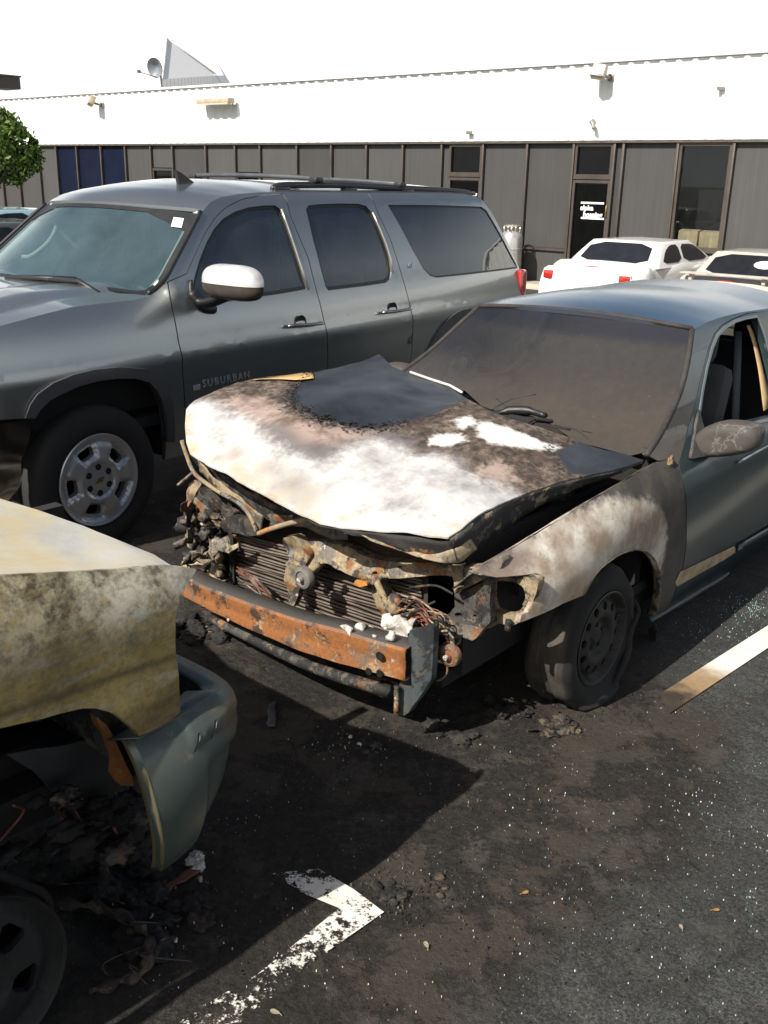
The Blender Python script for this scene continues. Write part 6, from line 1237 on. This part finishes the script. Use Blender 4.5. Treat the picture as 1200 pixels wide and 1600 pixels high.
    sx = lambda k: k * 6 / (N - 1)
    slot = lambda s, t: [(s, t), (s + .012, t + .0), (s + .040, t + .10), (s + .028, t + .10)]
    bm_ = Mat('heat_tinted_bumper'); n1 = bm_.noise(4, 6, .6); n2 = bm_.noise(16, 6, .7)
    c = bm_.ramp(n1, [(.30, (.060, .090, .092)), (.45, (.080, .105, .092)), (.56, (.09, .105, .098)), (.68, (.15, .12, .08))]); c = bm_.mix(bm_.ramp(n2, [(.6, 0.), (.72, .8)]), c, (.24, .23, .20))
    bm_.p(Base_Color=c, Metallic=.5, Roughness=bm_.ma('MULTIPLY_ADD', n2, .35, .26)); bm_ = bm_.m
    BU = sheet('bumper', [(0, 0), (1, 0), (1, 1), (0, 1)], bf, (.012, .05), bm_, T, holes=[slot(sx(2.0), .80), slot(sx(2.9), .80)], out=(0, -1, 0), thick=(-.012, .018, 0))
    ribbon('bumper_top_lip', [tuple(map(float, bf(np.array([s]), np.array([1.])))) if 0 else tuple(float(q[0]) for q in bf(np.array([s]), np.array([1.]))) for s in np.linspace(.02, .8, 16)], [tuple(np.array([float(q[0]) for q in bf(np.array([s]), np.array([1.]))]) + np.array([-.05, .012 if s > .4 else .06, -.006])) for s in np.linspace(.02, .8, 16)], bm_, BU, 3, .001)
    ribbon('bumper_edge', [tuple(float(q[0]) for q in bf(np.array([.0]), np.array([t]))) for t in np.linspace(0, 1, 8)], [tuple(np.array([float(q[0]) for q in bf(np.array([.0]), np.array([t]))]) + np.array([-.012, .03, 0])) for t in np.linspace(0, 1, 8)], simple('yellowed_edge', (.22, .19, .10), .4, .5), BU, 3, .0005)
    # wheel well, struts, liner
    Q = lambda u, v, y: TRK.ax(u, v, 1, y)
    def plate(nm, px, y0, mat, dep=.02, crump=.015, seed=0, st=.03):
        xz = [tuple(Q(*q, y0)[[0, 2]]) for q in px]
        def fm(A, B):
            N_ = np.array([noise.noise_vector(Vector((a * 7 + seed, b * 7, seed * 2.3))) for a, b in zip(A, B)]); return A + N_[:, 0] * crump * .3, y0 + N_[:, 1] * crump, B + N_[:, 2] * crump * .3
        return sheet(nm, xz, fm, st, mat, T, out=(0, -1, 0), thick=(0, dep, 0))
    plate('rusty_bracket', [(148, 1118), (165, 1132), (176, 1150), (186, 1170), (198, 1195), (208, 1214), (209, 1226), (190, 1226), (180, 1212), (181, 1188), (166, 1150), (152, 1132)], .10, RUST, .03, .012, 3, .02)
    plate('inner_flange', [(186, 1128), (214, 1146), (238, 1160), (240, 1232), (212, 1236), (202, 1200), (190, 1165)], .14, SCRAPD, .02, .02, 5)
    plate('liner', [(10, 1180), (60, 1170), (158, 1150), (176, 1190), (178, 1240), (174, 1282), (120, 1284), (90, 1242), (52, 1207)], .26, simple('scorched_liner', (.030, .031, .032), .7, sc=7), .01, .03, 7)
    box('inner_apron', (-.05, .60, .80), (1.2, .04, .60), SOOT, T); box('inner_apron', (-.05, .36, 1.0), (1.1, .50, .04), SOOT, T); lump('engine', (.0, .95, .72), (.45, .30, .28), SOOT, T, 4, .3, 2.5, 9)
    box('frame_rail', (-.6, .42, .48), (2.3, .09, .16), SOOT, T, None, .01); box('frame_rail', (-.6, 1.4, .48), (2.3, .09, .16), SOOT, T, None, .01); box('radiator_support', (.40, .92, .82), (.05, 1.55, .52), SCRAPD, T, None, .01)
    tube('suspension_arm', [(.05, .42, .40), (.02, .14, .28)], .03, SCRAPD, T, 8); tube('spring', [(.02 + .055 * math.cos(k * .6), .30 + .055 * math.sin(k * .6), .36 + k * .008) for k in range(56)], .010, SCRAPD, T, 6)
    for k in range(30): 
        u, v = rng.uniform(10, 235), rng.uniform(1235, 1345); s = rng.uniform(.012, .035); lump('charred_scrap', Q(u, v, rng.uniform(.12, .4)), (s * 1.5, s, s * .7), (SOOT, SOOT, SCRAPD, SOOT)[k % 4] if k % 9 else SCRAPD, T, 3, .7, 2.5, k + 80)
    for k in range(8):
        u, v = rng.uniform(20, 220), rng.uniform(1230, 1330); tube('wire', curve([Q(u, v, .18), Q(u + rng.uniform(-30, 30), v + rng.uniform(10, 40), .22), Q(u + rng.uniform(-40, 40), v + rng.uniform(30, 80), .2)], 5), .004, (WIRE, SCRAPD)[k % 2], T, 5)
    # rest of the body, out of frame: door, cab, far wing
    bodym = burnt('burnt_body', (.06, .05, .035), (.34, .27, .14), (.2, .19, .15), (.5, .47, .4), (.22, .11, .04), (.7, .6, .2, .4)); zz = topx[-1][1] + .03
    sheet('door', [(-.63, .20), (-1.75, .20), (-1.75, 1.30), (-.63, zz)], lambda A, B: (A, Y(A * 0 - .5, np.minimum(B, 1.16)), B), .1, bodym, T, out=(0, -1, 0), thick=(0, .04, 0))
    for s in (0, 1):
        yy = lambda v: v if s == 0 else 1.86 - v
        tube('roof_pillar', [(-.66, yy(.06), 1.26), (-1.30, yy(.22), 1.80)], .045, bodym, T, 8); tube('roof_pillar', [(-1.76, yy(.04), 1.28), (-1.72, yy(.22), 1.80)], .05, bodym, T, 8)
    box('roof', (-1.62, .93, 1.82), (.75, 1.5, .07), bodym, T, None, .03); box('cab_back', (-1.95, .93, .95), (.06, 1.8, .95), bodym, T, None, .02); box('firewall', (-.60, .93, .75), (.04, 1.84, .95), SOOT, T)
    sheet('far_wing', [(q[0], q[1]) for q in fo], lambda A, B: (A, 1.86 - Y(A, B), B), .08, bodym, T, out=(0, 1, 0), thick=(0, -.02, 0)); sheet('far_door', [(-.63, .20), (-1.75, .20), (-1.75, 1.30), (-.63, zz)], lambda A, B: (A, 1.86 - Y(A * 0 - .5, np.minimum(B, 1.16)), B), .1, bodym, T, out=(0, 1, 0), thick=(0, -.04, 0))
    box('underbody', (-.9, .93, .44), (2.6, 1.3, .10), SOOT, T)
    # wheels standing on bare rims
    steel = simple('blackened_rim', (.012, .012, .012), .7, .2, .5, 9)
    for (x, y, s) in ((-.09, .02, -1), (-.09, 1.84, 1)):
        w = wheel_empty(T, (x, y + .10 * (1 if s < 0 else -1), .235), s < 0); R0 = .225
        circ = [(R0 * math.cos(t), R0 * math.sin(t)) for t in np.linspace(0, 2 * math.pi, 60, endpoint=False)]; hs = [smooth_loop([(r * math.cos(a + t), r * math.sin(a + t)) for r, t in ((.105, -.20), (.105, .20), (.17, .24), (.17, -.24))], 1) for a in [R_(60 * k + 20) for k in range(6)]]
        dp = lambda A, B: lin([0, .05, .055, .085, .10, .18, .195, .215, .225], [.06, .06, .05, .05, .062, .05, .03, .03, .06])(np.hypot(A, B))
        rm = sheet('rim', circ, lambda A, B: (A, dp(A, B) + .03, B), .014, steel, w, holes=hs, out=(0, 1, 0), thick=(0, -.02, 0)); lathe('rim_lip', [(.222, .085), (.234, .096), (.234, .085), (.226, .080)], steel, rm, closed=True, seg=60); lathe('barrel', [(.222, .08), (.20, .0), (.225, -.12), (.001, -.12)], steel, rm)
        ts_ = np.linspace(0, 2 * math.pi, 50); tube('tyre_bead_wire', [((.24 + .008 * math.sin(5 * t)) * math.cos(t), .02 * math.sin(3 * t), max(-.222, (.24 + .008 * math.sin(7 * t)) * math.sin(t))) for t in ts_], .012, SOOT, w, 6)
pickup()

# ================================================================ CARS PARKED FARTHER OFF
def far_car(name, label, x, y, yaw, paint, glassm, spoiler=False, sticker=False, sc=1):
    T = thing(name, label, 'car', (x, y, -LOT_DROP if .6418 * x + .7668 * y > 12.5 else 0), yaw, 'cars parked behind the big grey SUV and the burnt sedan'); T.scale = (sc,) * 3
    st = [(-2.36, .66, .60), (-2.34, .84, .74), (-2.26, .93, .80), (-2.0, .965, .83), (-1.6, .985, .86), (-.8, 1.0, .88), (.3, .985, .88), (.9, .94, .88), (1.6, .85, .86), (2.1, .74, .80), (2.3, .60, .70), (2.36, .5, .62)]
    cz, cw = spl([s[0] for s in st], [s[1] for s in st]), spl([s[0] for s in st], [s[2] for s in st])
    bm = bmesh.new(); rows = []
    for X in np.concatenate([[-2.36, -2.35], np.linspace(-2.32, 2.34, 40)]):
        zt, w = float(cz(X)), float(cw(X)); half = [(w * .90, .20), (w * .985, .32), (w, .50), (w * .995, .64), (w * .955, max(.5, zt - .16)), (w * .91, zt - .05), (w * .82, zt - .005), (w * .55, zt + .014), (.0, zt + .022)]
        pts = [(y_, z_) for y_, z_ in half] + [(-y_, z_) for y_, z_ in half[::-1][1:]]; rows.append([bm.verts.new((X, y_, z_)) for y_, z_ in pts])
    for a, b in zip(rows, rows[1:]):
        for k in range(len(a) - 1): bm.faces.new((a[k], a[k+1], b[k+1], b[k]))
    bm.faces.new(rows[0]); bm.faces.new(rows[-1][::-1]); bmesh.ops.recalc_face_normals(bm, faces=bm.faces[:]); B = fin(bm, 'body', paint, T, ang=50)
    bm = bmesh.new(); rings = []
    def ring(t):
        z = .93 + .40 * t; xf, xr, w = 1.02 - .80 * t ** 1.15, -1.52 + .52 * t ** 1.1, .80 - .20 * t ** 1.2
        return z, xf, xr, w
    for t in (0, .25, .5, .75, .88, .95, 1.0):
        z, xf, xr, w = ring(min(t, .95)); z = .93 + .40 * t - (.0 if t < 1 else .012); r = .12; k = 1 if t < 1 else .82; cx_ = (xf + xr) / 2; pts = []
        for (sx, sy, a0) in ((1, 1, 0), (-1, 1, 90), (-1, -1, 180), (1, -1, 270)):
            for q in range(6): a = R_(a0 + 18 * q); ex = xf if sx > 0 else xr; pts.append((cx_ + (ex - sx * r - cx_ + r * math.cos(a)) * k, (sy * (w - r) + r * math.sin(a)) * k, z))
        rings.append([bm.verts.new(p) for p in pts])
    for a, b in zip(rings, rings[1:]):
        for k in range(24): bm.faces.new((a[k], a[(k+1) % 24], b[(k+1) % 24], b[k]))
    top = bm.verts.new((-.35, 0, 1.352))
    for k in range(24): bm.faces.new((rings[-1][k], rings[-1][(k+1) % 24], top))
    bmesh.ops.recalc_face_normals(bm, faces=bm.faces[:]); fin(bm, 'roof', paint, T, ang=60)
    tt = lambda z: (np.asarray(z) - .93) / .40; yw = lambda z: .80 - .20 * tt(z) ** 1.2; xf = lambda z: 1.02 - .80 * tt(z) ** 1.15; xr = lambda z: -1.52 + .52 * tt(z) ** 1.1
    for s in (False, True):
        sheet('side_window', smooth_loop([(-1.22, 1.0), (-.42, 1.0), (-.40, 1.27), (-.70, 1.27), (-.98, 1.18)], 1), lambda A, Z: (A, yw(Z) + .004, Z), .15, glassm, T, out=(0, 1, 0), flip_y=s)
        sheet('side_window', smooth_loop([(-.34, 1.0), (.72, 1.0), (.44, 1.18), (.20, 1.26), (-.30, 1.27)], 1), lambda A, Z: (A, yw(Z) + .004, Z), .15, glassm, T, out=(0, 1, 0), flip_y=s)
        sg = -1 if s else 1
        box('tail_light', (-2.30, sg * .66, .80), (.10, .20, .15), bpy.data.materials['tail_light_red'], T, Matrix.Rotation(R_(sg * -14), 3, 'Z'), .03)
        lump('door_mirror', (.62, sg * .93, 1.0), (.07, .11, .07), paint, T, 2, .05); tube('mirror_stalk', [(.64, sg * .80, .96), (.62, sg * .9, .98)], .025, paint, T, 6)
        box('door_handle', (-.30, sg * .885, .80), (.14, .02, .025), paint, T, None, .006); box('headlight', (2.2, sg * .58, .66), (.12, .30, .12), bpy.data.materials['headlight_lens'], T, None, .03)
        for X in (1.42, -1.36):
            w = wheel_empty(T, (X, sg * .76, .31), s); lathe('tyre', tyre_prof(.31, .20, .20), TYRE, w, seg=40, closed=True); lathe('rim', [(.001, .07), (.05, .075), (.06, .055), (.15, .06), (.19, .075), (.20, .09), (.20, -.05), (.001, -.05)], ALLOY, w, seg=40)
            box('wheel_well', (X, sg * .74, .42), (.70, .285, .34), DARKVOID, T)
    sheet('rear_window', smooth_loop([(-.62, .985), (.62, .985), (.53, 1.285), (-.53, 1.285)], 1), lambda A, Z: (xr(Z) - .006, A, Z), .15, glassm, T, out=(-1, 0, 0))
    sheet('windshield', smooth_loop([(-.66, .985), (.66, .985), (.54, 1.285), (-.54, 1.285)], 1), lambda A, Z: (xf(Z) + .006, A, Z), .15, glassm, T, out=(1, 0, 0))
    box('licence_plate', (-2.365, 0, .62), (.02, .32, .16), simple('plate_pale', (.5, .5, .5), .5) if 'plate_pale' not in bpy.data.materials else bpy.data.materials['plate_pale'], T)
    box('brake_light', (-2.17, 0, .957), (.05, .22, .02), bpy.data.materials['tail_light_red'], T)
    for X, nm in ((-2.33, 'rear_bumper'), (2.30, 'front_bumper')): box(nm, (X, 0, .42), (.16, 1.36, .20), paint, T, None, .05)
    if spoiler:
        box('spoiler', (-2.12, 0, 1.04), (.20, 1.40, .03), simple('beige_spoiler', (.42, .38, .33), .5), T, None, .01)
        for s in (1, -1): box('spoiler_foot', (-2.10, s * .55, .985), (.12, .05, .09), bpy.data.materials['beige_spoiler'], T)
    if sticker:
        e = [(-.27 + .17 * math.cos(t), 1.16 + .055 * math.sin(t)) for t in np.linspace(0, 2 * math.pi, 20, endpoint=False)]; sheet('window_sticker', e, lambda A, Z: (xr(Z) - .012, A, Z), .2, bpy.data.materials['white_sticker'], T, out=(-1, 0, 0))
    return T
wp = car_paint('white_car_paint', (.78, .77, .74), .05, (.5, .45, .4), 0, .35); gb = glass('far_car_glass', (.10, .11, .14), .05, (.3, .3, .32), 1.6)
far_car('parked_sedan', 'white sedan with red tail lights parked by the building, its rear towards the burnt car', 4.10, 15.95, R_(52), wp, gb, sc=.91)
far_car('parked_sedan', 'off-white car with beige spoiler and oval window sticker at the right edge', 5.50, 14.5, R_(53), car_paint('off_white_paint', (.50, .45, .39), .1, (.5, .45, .4), 0, .4), gb, True, True, sc=.87)
far_car('parked_sedan', 'dark navy car just left of the SUV, only its roof and window in view', -5.55, 13.35, R_(230), car_paint('navy_paint', (.02, .022, .04), .18, (.4, .4, .42), .2, .3), gb)
far_car('parked_sedan', 'pale blue car beyond the navy one at the left edge', -7.0, 17.9, R_(230), car_paint('pale_blue_paint', (.30, .48, .55), .1, (.5, .5, .5), .2, .35), gb)

# ================================================================ DEBRIS ON THE GROUND
def scatter(name, label, cat, n, place, size, mat, flat=.4, tint=True, solid=True):
    """Many small crumbs or shards, each a little irregular solid, as one uncountable mass."""
    verts, faces, tone = [], [], []
    for _ in range(n):
        x, y = place(); s = size(); i = len(verts); h = s * flat * rng.uniform(.5, 1.4); k = 5; a0 = rng.random() * 6.28; tl = rng.normal(0, .25, 2)
        t = rng.random()
        for j in range(k):
            a = a0 + j * 6.2832 / k + rng.uniform(-.4, .4); r = s * rng.uniform(.45, 1); dx, dy = r * math.cos(a), r * math.sin(a); verts.append((x + dx, y + dy, -.002)); tone.append(t)
        for j in range(k):
            bx, by, _z = verts[i + j]; dx, dy = (bx - x) * .7, (by - y) * .7; verts.append((x + dx, y + dy, h * 1.2 + .003 + dx * tl[0] + dy * tl[1])); tone.append(t)
        faces.append(tuple(i + k + j for j in range(k)))
        for j in range(k): faces.append((i + j, i + (j + 1) % k, i + k + (j + 1) % k, i + k + j))
    me = bpy.data.meshes.new(name); me.from_pydata(verts, [], faces); at = me.attributes.new('tone', 'FLOAT', 'POINT'); at.data.foreach_set('value', np.array(tone, np.float32))
    o = link(name, me, mat); return tag(o, label, cat, kind='stuff')
def in_px(u0, u1, v0, v1):
    return lambda: tuple(gp(rng.uniform(u0, u1), rng.uniform(v0, v1))[:2])
def blob(spots):
    w = np.array([s[4] for s in spots], float); w /= w.sum()
    def f():
        u, v, su, sv, _ = spots[rng.choice(len(spots), p=w)]; return tuple(gp(np.clip(rng.normal(u, su), -200, 1400), max(760, rng.normal(v, sv)))[:2])
    return f
def tone_mat(name, stops, rough=.6, spec=.5, interp='LINEAR'):
    m = Mat(name); m.p(Base_Color=m.ramp(m.attr('tone'), stops, interp), Roughness=rough, Specular_IOR_Level=spec); return m.m
gl = tone_mat('shattered_glass', [(0, (.16, .34, .30)), (.5, (.30, .46, .42)), (1, (.55, .62, .58))], .15, .8)
scatter('shattered_glass', 'pale green crumbs of shattered safety glass strewn over the asphalt on the right', 'broken glass', 460, blob([(1180, 952, 26, 12, 7), (1120, 985, 50, 22, 3), (1150, 1120, 70, 60, 1), (1100, 1300, 120, 80, 2), (1060, 1480, 140, 90, 2), (900, 1350, 150, 110, 1), (1180, 1250, 50, 160, 1)]), lambda: rng.uniform(.0010, .0028), gl, .6)
ch = tone_mat('charred_crumbs', [(0, (.008, .007, .006)), (.6, (.03, .025, .02)), (.85, (.09, .07, .05)), (1, (.16, .13, .10))], .9, .3)
scatter('charred_crumbs', 'black and brown crumbs of charred plastic and rubber on the scorched asphalt', 'charred debris', 1900, blob([(820, 1150, 120, 45, 5), (700, 1180, 120, 60, 3), (620, 1400, 60, 30, 3), (850, 1280, 140, 90, 4), (950, 1120, 60, 30, 2), (300, 1420, 90, 60, 4), (560, 1150, 140, 50, 3), (300, 1000, 60, 40, 3), (740, 1420, 140, 70, 3), (1000, 1450, 200, 120, 3)]), lambda: rng.uniform(.0012, .0042) * (1.9 if rng.random() < .06 else 1), ch, .6)
wh = tone_mat('ash_flecks', [(0, (.30, .28, .25)), (.6, (.45, .43, .40)), (1, (.72, .70, .66))], .85, .3)
scatter('ash_flecks', 'small white flecks of ash and melted aluminium on the dark ground', 'ash', 420, blob([(560, 1165, 40, 18, 3), (400, 1240, 40, 30, 1), (330, 1290, 40, 20, 1), (650, 1350, 60, 40, 1), (900, 1220, 200, 120, 4), (1090, 1250, 30, 30, 2), (1140, 1330, 60, 50, 2), (950, 1480, 220, 90, 4), (280, 1430, 70, 50, 2), (500, 1500, 160, 60, 2), (820, 1250, 40, 25, 1)]), lambda: rng.uniform(.0009, .003) * (2 if rng.random() < .04 else 1), wh, .4)

def clump(u, v, label, s, n, mats, cat='charred debris', name='charred_clump', group='charred heaps under the burnt cars', fl=.5):
    c = gp(u, v); T = thing(name, label, cat, (c[0], c[1], 0), 0, group)
    bm = bmesh.new()
    for k in range(n):
        a, r = rng.random() * 6.28, s * rng.random() ** .6; q = s * rng.uniform(.16, .38); lump_bm(bm, (r * math.cos(a), r * math.sin(a), q * fl * .45), (q, q * rng.uniform(.6, 1.3), q * fl), 3 if q > .02 else 2, .75, 2.6, k + u)
    fin(bm, 'charred_mass', mats[0], T)
    if len(mats) > 1:
        bm = bmesh.new()
        for k in range(max(2, n // 3)):
            a, r = rng.random() * 6.28, s * rng.random(); q = s * rng.uniform(.05, .14); lump_bm(bm, (r * math.cos(a), r * math.sin(a), q * .6 + s * .06), (q, q * rng.uniform(.6, 1.5), q * .6), 2, .7, 3, k + v)
        tag(fin(bm, 'ash_bits', mats[1], T), kind='stuff')
    return T
SOOTC = burnt('charcoal_mass', (.010, .009, .008), (.07, .052, .036), (.03, .027, .024), (.2, .18, .15), (.08, .04, .02), (.5, .3, .03, .15), 2.5, .95, 0, .7)
BROWNC = burnt('brown_char', (.02, .016, .013), (.11, .08, .05), (.05, .043, .036), (.3, .26, .2), (.10, .06, .03), (.5, .5, .05, .2), 2.5, .95, 0, .7)
for u, v, lab, s, n, mats in (
    (608, 1398, 'black charred heap at the hooked end of the flaking white line', .06, 12, [SOOTC]),
    (872, 1140, 'brown charred heap just in front of the sedan\'s flat tyre', .085, 14, [BROWNC]),
    (790, 1105, 'charred heap with grey bits beside the tread of the flat tyre', .09, 14, [SOOTC, SCRAP]),
    (700, 1150, 'low dark heap of cinders on the edge of the shadow under the horn', .09, 12, [SOOTC]),
    (930, 1098, 'small tan crumbling lump at the foot of the flat tyre', .035, 7, [BROWNC, SCRAPT]),
    (560, 1168, 'patch of white melted metal drops on the black ground ahead of the bumper beam', .07, 5, [SOOTC, ASH]),
    (312, 985, 'dark rubble heap under the left end of the rusted bumper beam', .14, 18, [SOOTC, SCRAP]),
    (330, 930, 'brown rubble heap between the big grey wheel and the sedan\'s torn front', .16, 20, [SOOTC, BROWNC]),
    (250, 1440, 'ash-flecked heap of burnt scraps beside the pickup\'s bare rim', .12, 20, [SOOTC, ASH]),
    (165, 1350, 'black heap of burnt parts inside the pickup\'s wheel opening', .16, 20, [SOOTC]),
    (745, 1470, 'tiny dark cinder lump on the open asphalt nearest the camera', .012, 6, [SOOTC]),
    (680, 1386, 'row of small dark cinders to the right of the hooked line end', .05, 8, [BROWNC])):
    clump(u, v, lab, s, n, mats)
# crumpled melted metal by the bumper end
def drip(u, v, label, s, n):
    c = gp(u, v); T = thing('melted_metal', label, 'melted metal', (c[0], c[1], 0), 0, 'lumps of melted aluminium by the pickup bumper'); bm = bmesh.new()
    for k in range(n): q = s * rng.uniform(.3, .6); lump_bm(bm, (rng.normal(0, s * .4), rng.normal(0, s * .5), q * .5), (q, q * 1.1, q * .7), 3, .6, 2.5, k + u)
    fin(bm, 'solidified_metal', ASH, T)
drip(306, 1350, 'pale blob of melted metal directly below the pickup bumper end', .035, 7); drip(318, 1408, 'smaller white blob of melted metal nearer the white line', .022, 5)
drip(314, 1376, 'thin white dribble of melted metal between the two blobs', .014, 4)
# burnt tyre remains: a curl of steel belt on the ground
c = gp(215, 1490); T = thing('tyre_wire_loop', 'brown loop of burnt tyre belt lying beside the bare rim', 'tyre remains', (c[0], c[1], 0))
pts = [gp(*q) - np.array([c[0], c[1], 0]) + np.array([0, 0, h]) for q, h in (((95, 1420), .012), ((150, 1425), .02), ((195, 1445), .03), ((225, 1470), .035), ((237, 1500), .03), ((222, 1528), .02), ((185, 1542), .015), ((140, 1556), .012))]
tube('belt', [Vector(p) + noise.noise_vector(Vector(p) * 30) * .006 for p in curve(pts, 8)], [.012 + .006 * math.sin(i * .9) for i in range(57)], BROWNC, T, 8)
for k in range(7): p = pts[1 + k % 6]; tube('wire', curve([p, p + np.array([rng.normal(0, .03), rng.normal(0, .03), .02]), p + np.array([rng.normal(0, .06), rng.normal(0, .06), .01])], 4), .0018, SCRAPD, T, 4)
# scorched curled strips and dead leaves
def strip(u, v, label, ln, mat, name='charred_strip', cat='charred debris', group='charred strips on the ground'):
    c = gp(u, v); a = rng.random() * 6.28; T = thing(name, label, cat, (c[0], c[1], .0), a, group)
    ribbon('strip', [(-ln, -.012, .008), (-ln * .3, -.016, .018), (ln * .3, -.012, .010), (ln, -.010, .022)], [(-ln, .012, .010), (-ln * .3, .015, .008), (ln * .3, .014, .024), (ln, .012, .012)], mat, T, 4, .012, 20, u, .003)
strip(282, 1380, 'rusty red strip of burnt trim leaning below the pickup bumper', .06, WIRE); strip(175, 1385, 'brown strip of scorched trim near the bare rim', .07, BROWNC); strip(425, 1120, 'pale grey strip of scorched trim in the shadow ahead of the bumper beam', .09, simple('grey_burnt_trim', (.055, .06, .06), .7)); strip(848, 1148, 'black curled strip of rubber ahead of the flat tyre', .06, SOOTC)
lf = simple('dry_leaf', (.30, .16, .045), .7, sc=30); lf2 = simple('tan_leaf', (.28, .24, .15), .7, sc=30)
for u, v, lab, mt, s in ((820, 1398, 'orange dry leaf on the asphalt below the hooked line', lf, .013), (1168, 1102, 'orange dry leaf beside the cream stall line', lf, .009), (666, 1480, 'tan dry leaf on the asphalt right of the hooked line', lf2, .014), (430, 1585, 'pale dry leaf at the bottom edge beside the flaking line', lf2, .015), (1064, 1452, 'yellowish leaf scrap on the open asphalt at the right', lf2, .011), (1118, 1425, 'rust red leaf scrap on the open asphalt at the right', lf, .012)):
    s *= .72; c = gp(u, v); T = thing('dry_leaf', lab, 'leaf', (c[0], c[1], .004), rng.random() * 6, 'dry leaves on the asphalt')
    o = sheet('blade', [(s * 1.3 * math.cos(t), s * .62 * math.sin(t) * (1 + .3 * math.cos(t))) for t in np.linspace(0, 6.283, 14, endpoint=False)], lambda A, B: (A, B, .004 + 9 * B * B + .25 * np.abs(A) * .3), .008, mt, T)
    tube('stalk', [(-s * 1.2, 0, .005), (-s * 1.9, s * .2, .003)], .0012, mt, T, 5)
